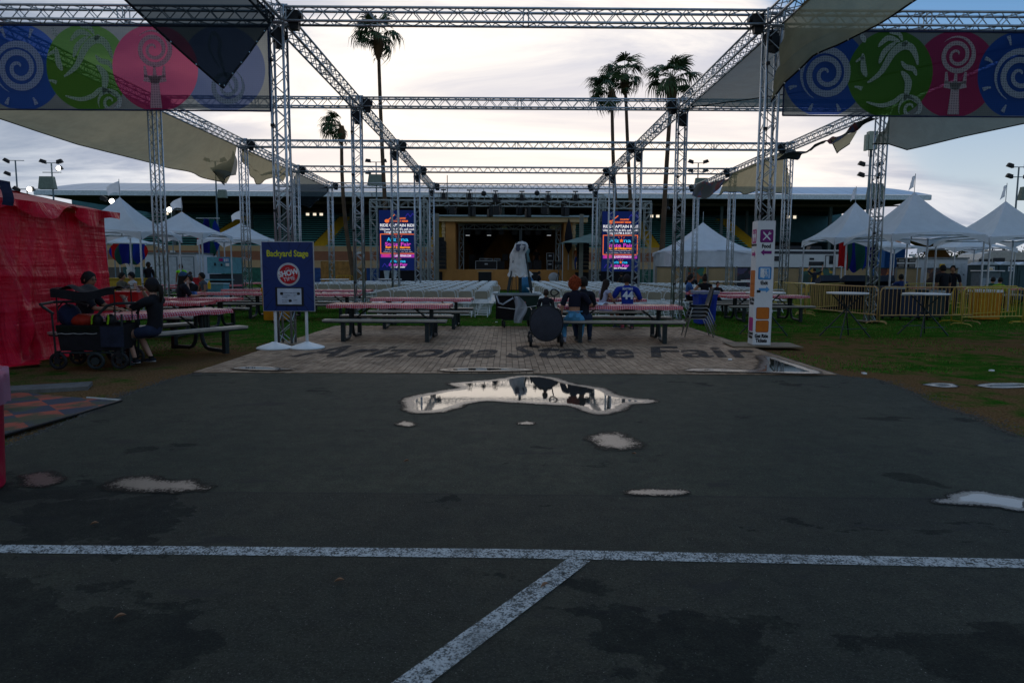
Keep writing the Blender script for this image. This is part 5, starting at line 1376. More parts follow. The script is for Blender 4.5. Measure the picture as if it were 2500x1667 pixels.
# ================================================================== frame tents
TFAB = FAB('white_tent_vinyl', (0.78, 0.81, 0.86), 0.0, 0.42, 0.04)
def tent_canopy(s, ez_, rise, val=0.28):
    m = MB(); h = s/2
    for q in range(4):
        Rm = Matrix.Rotation(q*math.pi/2, 3, 'Z')
        def side(u, v, Rm=Rm):
            # u along the eave, v up to the peak
            k = (1-v); x = (u-0.5)*s*k; y = -h*k
            ed = 1-abs(u-0.5)*2
            z = ez_+rise*(v**1.9*0.55+v*0.45) - 0.10*math.sin(math.pi*v)*ed*0.5 + 0.10*ed*(1-v)**3
            y += 0.06*ed*math.sin(math.pi*v)
            return Rm @ Vector((x, y, z))
        m.grid(side, 20, 12)
        def vl(u, v, Rm=Rm):
            ed = math.sin(math.pi*u); z = ez_-0.16*v+ed*(0.10+v*0.14)-0.10*v*(1-ed); return Rm @ Vector(((u-0.5)*(s+0.02), -h-0.01-0.02*v, z-0.02))
        m.grid(vl, 20, 3)
    return m
def tent(lb, xr, y0_, s, ez_, peak, xside='right', flag=True, legs_low=0.0, name='frame_tent'):
    """front right corner (or front left) at xr,y0_"""
    cx_ = xr-s/2 if xside == 'right' else xr+s/2
    o = thing(name, lb, 'tent', (cx_, y0_+s/2, 0), 0, 'white peaked frame tents')
    tent_canopy(s, ez_, peak-ez_).build('canopy', TFAB, o, True)
    for sx in (-1, 1):
        for sy in (-1, 1): MB().tube((sx*(s/2-0.05), sy*(s/2-0.05), 0), (sx*(s/2-0.05), sy*(s/2-0.05), ez_), 0.03, n=8).build('leg', ALU, o)
    m = MB()
    for sx in (-1, 1): m.tube((sx*(s/2-0.05), -s/2+0.05, ez_-0.03), (sx*(s/2-0.05), s/2-0.05, ez_-0.03), 0.02, n=6); m.tube((-s/2+0.05, sx*(s/2-0.05), ez_-0.03), (s/2-0.05, sx*(s/2-0.05), ez_-0.03), 0.02, n=6)
    m.tube((0, 0, ez_-0.1), (0, 0, peak-0.05), 0.025, n=6); m.tube((-s/2+0.05, -s/2+0.05, ez_), (s/2-0.05, s/2-0.05, ez_), 0.008, n=4); m.tube((s/2-0.05, -s/2+0.05, ez_), (-s/2+0.05, s/2-0.05, ez_), 0.008, n=4)
    m.build('frame', ALU2, o)
    if flag:
        MB().tube((0, 0, peak-0.05), (0, 0, peak+0.62), 0.012, n=5).build('flag_pole', ALU2, o)
        sg = flag if isinstance(flag, (int, float)) and not isinstance(flag, bool) else -1
        MB().grid(lambda u, v: (sg*u*0.42, 0.06*math.sin(u*5+v*2), peak+0.55-0.42*v*(1-0.35*u)-0.25*u*u), 10, 6).build('pennant', TFAB, o, True)
    return o
k_ = 0.909
def E_(py, D): return zz(py, D)
D1 = 25.4*k_; tent('white peaked tent next to the red stall, nearest of the left row', X(348, D1), D1, 2.85, E_(570, D1), E_(486, 26.9*k_))
D2 = 29.2*k_; tent('white peaked tent in the middle of the left row', X(498, D2), D2, 2.85, E_(572, D2), E_(521, 30.7*k_))
D3 = 34*k_; tent('white peaked tent beside the blue sign, farthest of the left row', X(640, D3), D3, 2.85, E_(588, D3), E_(547, 35.5*k_))
D4 = 40*k_; tent('low white canopy tucked under the nearest left tent', X(345, D4), D4, 2.6, E_(598, D4), E_(580, D4+1.3), flag=False)
D5 = 22.6; tent('largest white peaked tent at the right, next to the outer right tower', X(2404, D5), D5, 3.15, E_(566, D5), E_(462, D5+1.5), flag=-0.45)
D6 = 26.0; tent('white peaked tent behind the outer right tower, with colour striped cloth', X(2034, D6), D6, 2.85, E_(576, D6), E_(489, D6+1.4), 'left', flag=-0.45)
D7 = 22.9; tent('white peaked tent cut by the right edge of the picture', X(2412, D7), D7, 3.0, E_(572, D7), E_(484, D7+1.5), 'left', flag=-0.45)
D8 = 34; tent('low white canopy behind the largest right tent, left of two', X(2262, D8), D8, 2.9, E_(598, D8), E_(577, D8+1.4), flag=False)
tent('low white canopy behind the largest right tent, right of two', X(2480, 36), 36, 3.3, E_(598, 36), E_(572, 37.4), flag=False)
# marquee
WM = 43.6
mq = thing('marquee', 'white peaked marquee with closed side walls beyond the right palm trunk', 'marquee', (X(1637, WM)+2.75, WM+2.75, 0))
tent_canopy(5.5, zz(610, WM), zz(540, WM+2.7)-zz(610, WM)).build('canopy', TFAB, mq, True)
WALL = FAB('marquee_wall', (0.62, 0.65, 0.70), 0, 0.2, 0.06)
for q, nmw in ((0, 'front'), (1, 'right'), (2, 'rear'), (3, 'left')):
    Rm = Matrix.Rotation(q*math.pi/2, 3, 'Z')
    MB().grid(lambda u, v: Rm @ Vector(((u-0.5)*5.4, -2.68+0.05*math.sin(u*25)+0.06*mnoise.noise(Vector((u*9, v*3, q))), 0.03+v*(zz(610, WM)-0.03))), 36, 6).build('wall', WALL, mq, True)
MB().tube((0, 0, zz(540, WM+2.7)-0.1), (0, 0, zz(540, WM+2.7)+0.7), 0.02, n=5).build('finial', ALU2, mq)
mq2 = thing('marquee', 'lower white marquee wing joined right of the peaked one', 'marquee', (X(1790, WM+1), WM+3, 0))
wx_ = 2.3; hz = zz(612, WM)-0.02
MB().grid(lambda u, v: (-wx_*0+u*wx_, -1.4, 0.03+v*(hz-0.03)), 10, 3).build('wall', WALL, mq2, True); MB().grid(lambda u, v: (u*(wx_+0.1), -1.45+v*4, hz+0.35*math.sin(v*3.14)), 10, 10).build('canopy', TFAB, mq2, True)
# dark pitched canopy behind the right speaker stack
o = thing('small_canopy', 'small pale green canopy peeking out by the right speaker stack', 'canopy', (X(1430, 49.0), 49.0, 0)); m = MB(); s = 1.9
m.add([(-s, -s, zz(594, 49)), (s, -s, zz(594, 49)), (s, s, zz(594, 49)), (-s, s, zz(594, 49)), (0.3, 0, zz(570, 49))], [(0, 1, 4), (1, 2, 4), (2, 3, 4), (3, 0, 4)]); m.build('canopy', FAB('pale_green_canopy', (0.28, 0.36, 0.33), 0, 0.4), o)
m = MB(); [m.tube((a*s*0.95, b*s*0.95, zf*0), (a*s*0.95, b*s*0.95, zz(594, 49)), 0.03, n=5) for a in (-1, 1) for b in (-1, 1)]; m.build('legs', ALU2, o)

# striped cloths hanging / closed striped balloons
t = NT('stripe_cloth'); P = t.sep(t.obj)
f = t.math('FRACT', t.math('ADD', t.math('MULTIPLY', P[0], 0.72), t.math('MULTIPLY', P[2], 0.03)))
c = t.mix(t.step(f, 0.20, 0.21), (0.015, 0.075, 0.06), (0.012, 0.03, 0.22)); c = t.mix(t.step(f, 0.46, 0.47), c, (0.33, 0.012, 0.014)); c = t.mix(t.step(f, 0.66, 0.67), c, (0.015, 0.06, 0.05)); c = t.mix(t.step(f, 0.80, 0.81), c, (0.014, 0.02, 0.16))
MSTR = t.done(t.mixs(0.35, t.shader('ShaderNodeBsdfDiffuse', Color=c), t.shader('ShaderNodeBsdfTranslucent', Color=c)))
def hang(lb, px0, px1, py0, py1, D, rnd=0.0):
    w = (px1-px0)/1667*D; h_ = zz(py0, D)-zz(py1, D); o = thing('striped_cloth', lb, 'striped cloth', (X((px0+px1)/2, D), D, zz(py0, D)), 0, 'striped cloths hanging in tents')
    def fn(u, v):
        tap = 1-rnd*(v-0.45)**2*2.6 if rnd else (1-0.10*v)
        x = (u-0.5)*w*tap; return (x, 0.16*math.sin(u*14+v*2.0)-0.1*math.sin(v*3), -h_*v*(1-0.12*abs(u-0.5)*2-(0.05*math.sin(u*22) if v > 0.9 else 0)))
    MB().grid(fn, 60, 16).build('cloth', MSTR, o, True)
    MB().tube((-w/2, 0, 0.02), (w/2, 0, 0.02), 0.02, n=5).build('rod', ALU2, o)
    return o
hang('striped hanging cloth beside the red stall, below the low canopy', 268, 362, 600, 652, 29, 0.5)
hang('striped rounded cloth under the middle left tent', 484, 541, 538, 652, 36, 1.1)
hang('wide striped cloth hanging under the tent by the outer right tower', 2044, 2128, 578, 658, 30)
hang('narrow striped cloth between the outer right tower and the largest tent', 2118, 2140, 586, 650, 29, 0.3)
# ================================================================== people
def skinmat(nm, c): return M('skin_'+nm, c, 0.5, 0, 0.08, 6)
SK = {'light': skinmat('light', (0.44, 0.25, 0.18)), 'tan': skinmat('tan', (0.38, 0.19, 0.115)), 'brown': skinmat('brown', (0.26, 0.125, 0.072)), 'dark': skinmat('dark', (0.08, 0.04, 0.025))}
def cloth(nm, c, b=0.25): return M('cloth_'+nm, c, 0.88, 0, 0.15, 9, b, 18)
EYE = M('eye_dark', (0.01, 0.01, 0.01), 0.3); LIP = M('lip', (0.20, 0.07, 0.06), 0.5)
def ik(a, b, l1, l2, pole):
    a, b = Vector(a), Vector(b); d = b-a; L_ = min(d.length, (l1+l2)*0.995); dn = d.normalized(); b = a+dn*L_
    x = (l1*l1-l2*l2+L_*L_)/(2*L_); h_ = math.sqrt(max(0, l1*l1-x*x)); p = Vector(pole); p = (p-dn*p.dot(dn))
    p = p.normalized() if p.length > 1e-6 else Vector((0, 0, 1)); return a+dn*x+p*h_, b
def skin_tree(verts, radii, edges, sub=2):
    me = bpy.data.meshes.new('tmp'); me.from_pydata([tuple(v) for v in verts], edges, []); o = bpy.data.objects.new('tmp', me); COL.objects.link(o)
    md = o.modifiers.new('s', 'SKIN'); md.use_smooth_shade = True; md.branch_smoothing = 0.6
    sv = me.skin_vertices[0].data
    for i, r in enumerate(radii): sv[i].radius = r if isinstance(r, tuple) else (r, r); sv[i].use_root = (i == 0)
    o.modifiers.new('b', 'SUBSURF').levels = sub
    dg = bpy.context.evaluated_depsgraph_get(); dg.update()
    ev = bpy.data.meshes.new_from_object(o.evaluated_get(dg)); bpy.data.objects.remove(o); bpy.data.meshes.remove(me); return ev
def seg_t(p, a, b):
    ab = b-a; t_ = max(0, min(1, (p-a).dot(ab)/(ab.length_squared+1e-9))); return t_, (p-(a+ab*t_)).length
def person(lb, loc, face, pose='sit', k=1.0, skin='tan', shirt=('black', (0.012, 0.012, 0.016)), sleeve=0.45, hem=1.0, pants=('dark', (0.015, 0.018, 0.03)), leg=2.0,
           hair=('dark', (0.012, 0.009, 0.007)), hairstyle='short', seat=0.46, lean=0.12, look=(0, 0), handL=None, handR=None, feetL=None, feetR=None, shoe=(0.02, 0.02, 0.025), cap=None, glasses=False, wid=1.0, extra=None, detail=True, name='person'):
    """local frame: facing +Y, x to the person's right; placed at loc with heading face (rotation about z)"""
    o = thing(name, lb, 'person', loc, face)
    hz = seat+0.10*k if pose == 'sit' else 0.93*k
    P = Vector((0, 0, hz)); ln = lean
    ch = P+Vector((0, math.sin(ln)*0.30*k, math.cos(ln)*0.30*k)); nk = P+Vector((0, math.sin(ln)*0.50*k, math.cos(ln)*0.50*k))
    hd = nk+Vector((0, math.sin(ln*0.8)*0.16*k+0.025, 0.165*k))
    shs = 0.175*k*wid
    S_ = {1: nk+Vector((shs, 0, -0.055*k)), -1: nk+Vector((-shs, 0, -0.055*k))}
    hands = {1: handR, -1: handL}
    arms = {}
    for s in (1, -1):
        h_ = hands[s]
        if h_ is None: h_ = (s*0.20, 0.34, hz+0.12) if pose == 'sit' else (s*0.27, 0.06, 0.80*k)
        el, hn = ik(S_[s], h_, 0.28*k, 0.25*k, (s*0.6, -0.5, -0.8)); arms[s] = (el, hn)
    legs = {}
    feet = {1: feetR, -1: feetL}
    for s in (1, -1):
        hp = P+Vector((s*0.10*k, 0.0, -0.03))
        ft = feet[s] if feet[s] is not None else ((s*0.13, 0.44*k, 0.09) if pose == 'sit' else (s*0.11, 0.02, 0.09))
        kn, an = ik(hp, ft, 0.43*k, 0.41*k, (s*0.15, 1, 0.5)); legs[s] = (hp, kn, an)
    V = [P, P+Vector((0, 0.005, 0.10*k)), ch, nk-Vector((0, 0, 0.045*k)), nk+Vector((0, 0.01, 0.055*k))]
    Rr = [(0.155*k*wid, 0.115*k*wid), (0.135*k*wid, 0.10*k*wid), (0.155*k*wid, 0.105*k*wid), (0.085*k, 0.07*k), (0.052*k, 0.055*k)]
    Ed = [(0, 1), (1, 2), (2, 3), (3, 4)]
    bones = [('torso', P-Vector((0, 0, 0.05)), nk)]
    def addv(p, r): V.append(Vector(p)); Rr.append(r); return len(V)-1
    for s in (1, -1):
        el, hn = arms[s]; i0 = addv(S_[s], 0.060*k*wid); i1 = addv(S_[s].lerp(el, 0.5), 0.050*k*wid); i2 = addv(el, 0.040*k); i3 = addv(el.lerp(hn, 0.45), 0.038*k); i4 = addv(hn, 0.024*k)
        Ed += [(3, i0), (i0, i1), (i1, i2), (i2, i3), (i3, i4)]; bones += [('uarm', S_[s], el), ('farm', el, hn)]
        hp, kn, an = legs[s]; j0 = addv(hp+(kn-hp)*0.12, 0.095*k*wid); j1 = addv(hp.lerp(kn, 0.55), 0.077*k*wid); j2 = addv(kn, 0.056*k); j3 = addv(kn.lerp(an, 0.35), 0.054*k); j4 = addv(an, 0.034*k)
        Ed += [(0, j0), (j0, j1), (j1, j2), (j2, j3), (j3, j4)]; bones += [('thigh', hp, kn), ('shin', kn, an)]
    ev = skin_tree(V, Rr, Ed, 2 if detail else 1)
    bm = bmesh.new(); bm.from_mesh(ev); bpy.data.meshes.remove(ev)
    # clothing pieces: the faces over torso/arms and hips/legs, lifted off the body
    lab = {}
    for f in bm.faces:
        c = f.calc_center_median(); best = None
        for nm, a, b in bones:
            t_, d_ = seg_t(c, a, b); d_ -= {'torso': 0.09, 'thigh': 0.06, 'shin': 0.04, 'uarm': 0.045, 'farm': 0.03}[nm]*k
            if best is None or d_ < best[0]: best = (d_, nm, t_)
        lab[f.index] = best[1:]
    tz = Vector((0, math.sin(ln), math.cos(ln)))
    def piece(nm, test, mat, off):
        b2 = bmesh.new(); vm = {}
        bm.verts.ensure_lookup_table()
        for f in bm.faces:
            if not test(f): continue
            vs = []
            for v in f.verts:
                if v.index not in vm:
                    w = mnoise.noise(v.co*14+Vector((hash(lb) % 17, 0, 0)))*0.006; vm[v.index] = b2.verts.new(v.co+v.normal*(off+w))
                vs.append(vm[v.index])
            b2.faces.new(vs)
        if not vm: b2.free(); return None
        me = bpy.data.meshes.new(nm); b2.to_mesh(me); b2.free(); me.materials.append(mat)
        me.polygons.foreach_set('use_smooth', [True]*len(me.polygons)); ob = bpy.data.objects.new(nm, me); COL.objects.link(ob); ob.parent = o; return ob
    bm.verts.index_update(); bm.faces.index_update()
    bm.normal_update()
    def is_shirt(f):
        nm, t_ = lab[f.index]; c = f.calc_center_median()
        if nm == 'torso': return (c-P).dot(tz) > (0.02 if hem >= 1 else 0.20)*k and c.z < nk.z+0.03*k
        if nm == 'uarm': return t_ < sleeve*2
        if nm == 'farm': return sleeve > 0.5 and t_ < (sleeve-0.5)*2
        return False
    def is_pants(f):
        nm, t_ = lab[f.index]; c = f.calc_center_median()
        if nm == 'torso': return (c-P).dot(tz) <= (0.05 if hem >= 1 else 0.08)*k
        if nm == 'thigh': return t_ < leg
        if nm == 'shin': return t_ < leg-1
        return False
    sp = piece('shirt', is_shirt, cloth(shirt[0], shirt[1]), 0.013*k)
    pp = piece('shorts' if leg < 1 else 'trousers', is_pants, cloth(pants[0], pants[1]), 0.011*k)
    # head: shaped ball with brow, nose, chin, ears
    hm = MB(); yaw = Matrix.Rotation(look[0], 3, 'Z') @ Matrix.Rotation(look[1], 3, 'X')
    def hp_(p): return hd+yaw @ (Vector(p)*k)
    def headf(u, v):
        a = (u-0.25)*2*math.pi; e = (v-0.5)*math.pi; ce = math.cos(e); p = Vector((math.cos(a)*ce*0.077, math.sin(a)*ce*0.098, math.sin(e)*0.122))
        fr_ = max(0, math.sin(a))*ce
        if p.z < 0: p.x *= 1-0.28*(-p.z/0.12)**1.4; p.y = p.y*(1-0.10*(-p.z/0.12)) + 0.012*(-p.z/0.12)
        if fr_ > 0.8 and -0.02 < p.z < 0.012: p.y -= 0.004
        return hp_(p)
    nh = (24, 16) if detail else (12, 8)
    vs_h = [headf(i/nh[0], j/nh[1]) for j in range(nh[1]+1) for i in range(nh[0])]
    fh = [(j*nh[0]+i, j*nh[0]+(i+1) % nh[0], (j+1)*nh[0]+(i+1) % nh[0], (j+1)*nh[0]+i) for j in range(nh[1]) for i in range(nh[0])]
    hm.add(vs_h, fh)
    hm.ball(hp_((0, 0.100, -0.018)), (0.013*k, 0.020*k, 0.022*k), 8, 6); hm.ball(hp_((0, 0.098, -0.028)), (0.018*k, 0.014*k, 0.010*k), 8, 6)
    for s in (1, -1): hm.ball(hp_((s*0.078, -0.004, -0.01)), (0.010*k, 0.020*k, 0.030*k), 8, 6)
    hm.path([nk+Vector((0, 0.005, -0.02*k)), hd+Vector((0, -0.01, -0.05*k))], [0.055*k, 0.052*k], 10)
    # hands with palm, four fingers and thumb
    for s in (1, -1):
        el, hn = arms[s]; dr = (hn-el).normalized(); sdv = dr.cross(Vector((0, 0, 1))); sdv = sdv.normalized() if sdv.length > 0.1 else Vector((1, 0, 0)); upv = sdv.cross(dr)
        pm = hn+dr*0.045*k
        rm = Matrix((sdv, dr, upv)).transposed()
        hm.ball(pm, (0.038*k, 0.050*k, 0.016*k), 8, 6, rot=rm)
        if detail:
            for q, (fx_, fl) in enumerate(((-0.028, 0.062), (-0.010, 0.074), (0.009, 0.070), (0.027, 0.056))):
                b0 = pm+sdv*fx_*k+dr*0.035*k; b1 = b0+dr*fl*0.45*k-upv*0.008*k; b2_ = b1+dr*fl*0.35*k-upv*0.020*k; b3 = b2_+dr*fl*0.2*k-upv*0.018*k
                hm.path([b0-dr*0.02*k, b0, b1, b2_, b3], [0.0085*k, 0.0088*k, 0.0082*k, 0.0075*k, 0.006*k], 6)
            b0 = pm-sdv*0.030*k*s-dr*0.02*k; hm.path([b0, b0-sdv*0.025*k*s+dr*0.025*k, b0-sdv*0.028*k*s+dr*0.055*k-upv*0.01*k], [0.011*k, 0.010*k, 0.008*k], 6)
    hmesh = hm.mesh('h', SK[skin], True); bm.from_mesh(hmesh); bpy.data.meshes.remove(hmesh)
    me = bpy.data.meshes.new('body'); bm.to_mesh(me); bm.free(); me.materials.append(SK[skin]); me.polygons.foreach_set('use_smooth', [True]*len(me.polygons))
    ob = bpy.data.objects.new('body', me); COL.objects.link(ob); ob.parent = o
    # face features
    if detail:
        e_ = MB()
        for s in (1, -1): e_.ball(hp_((s*0.031, 0.088, 0.012)), (0.011*k, 0.006*k, 0.006*k), 8, 5); e_.tube(hp_((s*0.016, 0.094, 0.030)), hp_((s*0.048, 0.082, 0.030)), 0.0035*k, n=5)
        e_.build('eyes', EYE, o); MB().ball(hp_((0, 0.098, -0.058)), (0.022*k, 0.006*k, 0.007*k), 8, 5).build('mouth', LIP, o)
    # hair
    hmat = M('hair_'+hair[0], hair[1], 0.7, 0, 0.4, 30, 0.6, 60)
    hr = MB()
    def cap_(u, v, r=1.10, low=-0.35, wob=0.0):
        a = (u-0.25)*2*math.pi; front = max(0, math.sin(a)); lo = low+(0.55-low)*front**1.3*0.95
        e = math.asin(max(-1, min(1, lo+(1-lo)*v))); ce = math.cos(e); q = Vector((math.cos(a)*ce*0.082, math.sin(a)*ce*0.102, math.sin(e)*0.127))*r
        q *= 1+wob*mnoise.noise(q*45); return hp_(q+Vector((0, -0.006, 0.002)))
    if hairstyle == 'short': hr.grid(lambda u, v: cap_(u, v, 1.09, -0.50, 0.16), 20, 8)
    if hairstyle in ('long', 'bun', 'tail'):
        hr.grid(lambda u, v: cap_(u, v, 1.11, -0.60, 0.12), 20, 8)
    if hairstyle == 'long':
        def sh_(u, v):
            a = math.pi*(1.02+0.96*u); r_ = 0.088+0.020*math.sin(v*3); z = 0.02-0.48*v
            return hp_((math.cos(a)*r_*(1-0.10*v), math.sin(a)*(r_+0.012)-0.02*v-0.04*v*v, z+0.01*math.sin(u*40)))
        hr.grid(sh_, 24, 10)
        def sh2(u, v): return sh_(u, v)+Vector((0, -0.012, 0))
        hr.grid(sh2, 24, 10)
    if hairstyle == 'tail': hr.path([hp_((0, -0.09, 0.03)), hp_((0, -0.14, 0.0)), hp_((0, -0.15, -0.12)), hp_((0.01, -0.13, -0.25))], [0.03*k, 0.04*k, 0.035*k, 0.01*k], 8)
    if hairstyle == 'bun': hr.ball(hp_((0, -0.06, 0.13)), 0.05*k, 10, 8)
    if hairstyle == 'curly':
        r_ = random.Random(5)
        hr.grid(lambda u, v: cap_(u, v, 1.18, -0.85, 0.12), 24, 12)
        for i in range(190):
            z = r_.uniform(-0.085, 0.150); a = r_.uniform(0, 6.28); rr = math.sqrt(max(0.02, 1-(z-0.03)**2/0.0182))*0.108
            if math.sin(a) > 0.35 and z < 0.06: continue
            c = Vector((math.cos(a)*rr, math.sin(a)*rr*1.02-0.012, z*(1.0)))+Vector([r_.uniform(-.012, .012) for _ in range(3)])
            q = r_.uniform(0.016, 0.028); hr.path([hp_(c+Vector((q*math.cos(w), q*math.sin(w)*0.6, q*math.sin(w*1.3))) ) for w in (0, 1.4, 2.8, 4.2, 5.6)], [0.009*k, 0.013*k, 0.012*k, 0.010*k, 0.004*k], 5)
        for i in range(22):
            a = r_.uniform(0, 6.28); c = Vector((math.cos(a)*0.035, math.sin(a)*0.03-0.01, 0.155+r_.uniform(-0.01, 0.03))); hr.ball(hp_(c), r_.uniform(0.016, 0.026)*k, 6, 5)
    if hr.v: hr.build('hair', hmat, o, True)
    if cap:
        cm = MB(); cm.grid(lambda u, v: cap_(u, v, 1.13, 0.18, 0.0)+Vector((0, 0, 0.004)), 22, 8)
        cm.grid(lambda u, v: hp_(((u-0.5)*0.13, 0.085+0.085*v*math.cos((u-0.5)*2.6), 0.062-0.018*v-0.04*(u-0.5)**2)), 10, 4)
        cm.build('cap', cloth('cap'+cap[0], cap[1]), o, True)
    if glasses:
        gm = MB()
        for s in (1, -1): gm.ball(hp_((s*0.033, 0.096, 0.012)), (0.026*k, 0.006*k, 0.018*k), 10, 6); gm.tube(hp_((s*0.058, 0.09, 0.016)), hp_((s*0.082, 0.0, 0.012)), 0.0035*k, n=5)
        gm.tube(hp_((-0.01, 0.1, 0.016)), hp_((0.01, 0.1, 0.016)), 0.004*k, n=5); gm.build('glasses', BLK, o)
    # shoes
    for s in (1, -1):
        hp, kn, an = legs[s]; fd = Vector((s*0.10, 1, 0)).normalized(); sd_ = Vector((fd.y, -fd.x, 0)); rm = Matrix((sd_, fd, Vector((0, 0, 1)))).transposed()
        m = MB(); base = Vector((an.x, an.y, an.z-0.055*k))
        def sf(u, v):
            a = u*2*math.pi; y = math.sin(a)*0.135+0.055; w = (0.042+0.008*math.sin(a))*math.cos(a); z = v*(0.052-0.028*max(0, (y-0.05)/0.14)); kk = 1-0.35*v**2
            return base+rm @ Vector((w*kk, y*(1-0.06*v)-0.01*v, z))*k
        m.grid(sf, 18, 5); m.add([sf(i/18, 1) for i in range(18)], [tuple(range(18))]); m.add([sf(i/18, 0) for i in range(18)], [tuple(reversed(range(18)))])
        m.path([an-Vector((0, 0, 0.05*k)), an+Vector((0, 0, 0.03*k))], [0.040*k, 0.037*k], 10)
        sh = m.build('shoe', M(f'shoe_{shoe}', shoe, 0.6), o, True)
        MB().grid(lambda u, v: sf(u, v*0.35)*1.0+Vector((0, 0, -0.004)), 18, 2).build('sole', M('rubber_sole', (0.3, 0.3, 0.3), 0.7), sh)
    o['joints'] = 1
    return o, dict(hd=hd, hp=hp_, arms=arms, P=P, nk=nk, legs=legs, ch=ch, tz=tz)
def face_to(dx, dy): return math.atan2(-dx, dy)
SIT = 0.47
# --- central group
T3 = TB[2].location; T4 = TB[3].location; T1 = TB[0].location; T2 = TB[1].location
bench3 = T3.y-0.72
wx = X(1404, bench3)
o, J = person('red haired woman in black crop top and light blue jeans on the near bench', (wx, bench3-0.02, 0), face_to(0.10, 1), 'sit', 0.96, 'tan', ('black_tee', (0.010, 0.010, 0.022)), 0.42, 0.5, ('blue_jeans', (0.10, 0.33, 0.55)), 1.92, ('red', (0.26, 0.045, 0.012)), 'curly', SIT, 0.05, (-0.15, 0), (-0.30, 0.02, 0.50), (0.34, 0.32, 0.80), (-0.20, 0.05, 0.09), (0.12, 0.10, 0.09), (0.45, 0.43, 0.48), wid=1.04)
for s in (-1, 1):
    pk = MB().box((s*0.075, -0.128, SIT+0.115), (0.085, 0.012, 0.085), rot=Matrix.Rotation(R(-12), 3, 'X')).build('back_pocket', cloth('jeans_pocket', (0.08, 0.26, 0.45)), o)
MB().path([(0.16*math.cos(a), 0.125*math.sin(a)-0.005, SIT+0.195) for a in [R(180+i*18) for i in range(11)]], 0.010, 6).build('belt_line', cloth('jeans_band', (0.07, 0.24, 0.42)), o)
o, J = person('person in a dark shirt close beside the red haired woman', (X(1428, bench3), bench3+0.16, 0), face_to(0.0, 1), 'sit', 1.0, 'brown', ('dark_blue_tee', (0.010, 0.012, 0.02)), 0.45, 1.0, ('dark_jeans', (0.02, 0.035, 0.07)), 1.95, ('dark', (0.012, 0.009, 0.007)), 'short', SIT, 0.10, (0.3, 0), (-0.12, 0.35, 0.80), (0.12, 0.36, 0.80), (-0.10, 0.16, 0.09), (0.16, 0.2, 0.09))
bench4 = T4.y-0.70
o, J = person('girl with long dark hair in a white tank top turned sideways on the bench', (X(1470, bench4), bench4+0.0, 0), face_to(0.75, 0.5), 'sit', 0.90, 'tan', ('white_tank', (0.34, 0.35, 0.48)), 0.05, 1.0, ('lilac_shorts', (0.30, 0.26, 0.42)), 0.55, ('dark_brown', (0.020, 0.010, 0.007)), 'long', SIT, 0.22, (0.0, -0.1), (-0.10, 0.36, 0.78), (0.10, 0.40, 0.78), (0.05, 0.42, 0.09), (0.20, 0.50, 0.09), (0.03, 0.04, 0.06), wid=0.92)
o, J = person('man in a royal blue number 44 jersey leaning over the table', (X(1533, bench4), bench4-0.05, 0), face_to(0.04, 1), 'sit', 1.05, 'brown', ('blue_jersey', (0.010, 0.030, 0.26)), 0.48, 1.0, ('black_shorts', (0.012, 0.014, 0.018)), 1.3, ('black', (0.010, 0.008, 0.008)), 'short', SIT, 0.30, (0.1, -0.15), (-0.24, 0.42, 0.80), (0.26, 0.42, 0.80), (-0.10, 0.06, 0.09), (0.13, 0.06, 0.09), (0.35, 0.06, 0.08), cap=('dark_cap', (0.02, 0.015, 0.02)), wid=1.22)
# number and letters on the back, lying on the shirt
bk = J['ch']; tl = R(90)+0.0
MJ = M('jersey_print', (0.52, 0.56, 0.62), 0.7)
def backtext(s, size, zoff, yoff, wd, bold):
    c = J['P']+J['tz']*zoff; Mx = Matrix.Translation(c+Vector((0, yoff, 0))) @ Matrix.Rotation(-0.30, 4, 'X') @ Matrix.Rotation(R(90), 4, 'X')
    t_ = text(s, size, MJ, Mx, o, 'jersey_number' if s == '44' else 'jersey_lettering', bold, 'CENTER', 0.006, wd); return t_
backtext('44', 0.27, 0.30, -0.158, 0.27, 0.012); backtext('SKATTEBO', 0.07, 0.475, -0.125, 0.26, 0.003)
# cup, papers on the table
def small(name, lb, cat, m, mats, loc, rz=0, grp=None):
    ob = m.build(name, mats, loc=loc, rot=rz); return tag(ob, lb, cat, grp)
cupm = lambda: MB().lathe([(0.032, 0), (0.042, 0.13), (0.045, 0.135), (0.0, 0.137)], 14)
small('cup', 'brown drink cup between the girl and the jersey wearer', 'cup', cupm(), M('brown_cup', (0.16, 0.06, 0.03)), (X(1486, T4.y-0.2), T4.y-0.2, 0.765))
small('napkins', 'crumpled white and blue napkins on the gingham cloth by the woman', 'napkins', MB().grid(lambda u, v: (u*0.34-0.17, v*0.2-0.1, 0.03+0.03*math.sin(u*9)*math.cos(v*6)+0.02*mnoise.noise(Vector((u*7, v*7, 2)))), 18, 12), M('paper_blue', (0.48, 0.55, 0.66), 0.8), (X(1466, T3.y-0.2), T3.y-0.2, 0.765))
small('napkins', 'folded white napkin left of the jersey wearer', 'napkins', MB().box((0, 0, 0.008), (0.18, 0.12, 0.012)), WHTP, (X(1505, T4.y-0.25), T4.y-0.25, 0.765), 0.3)

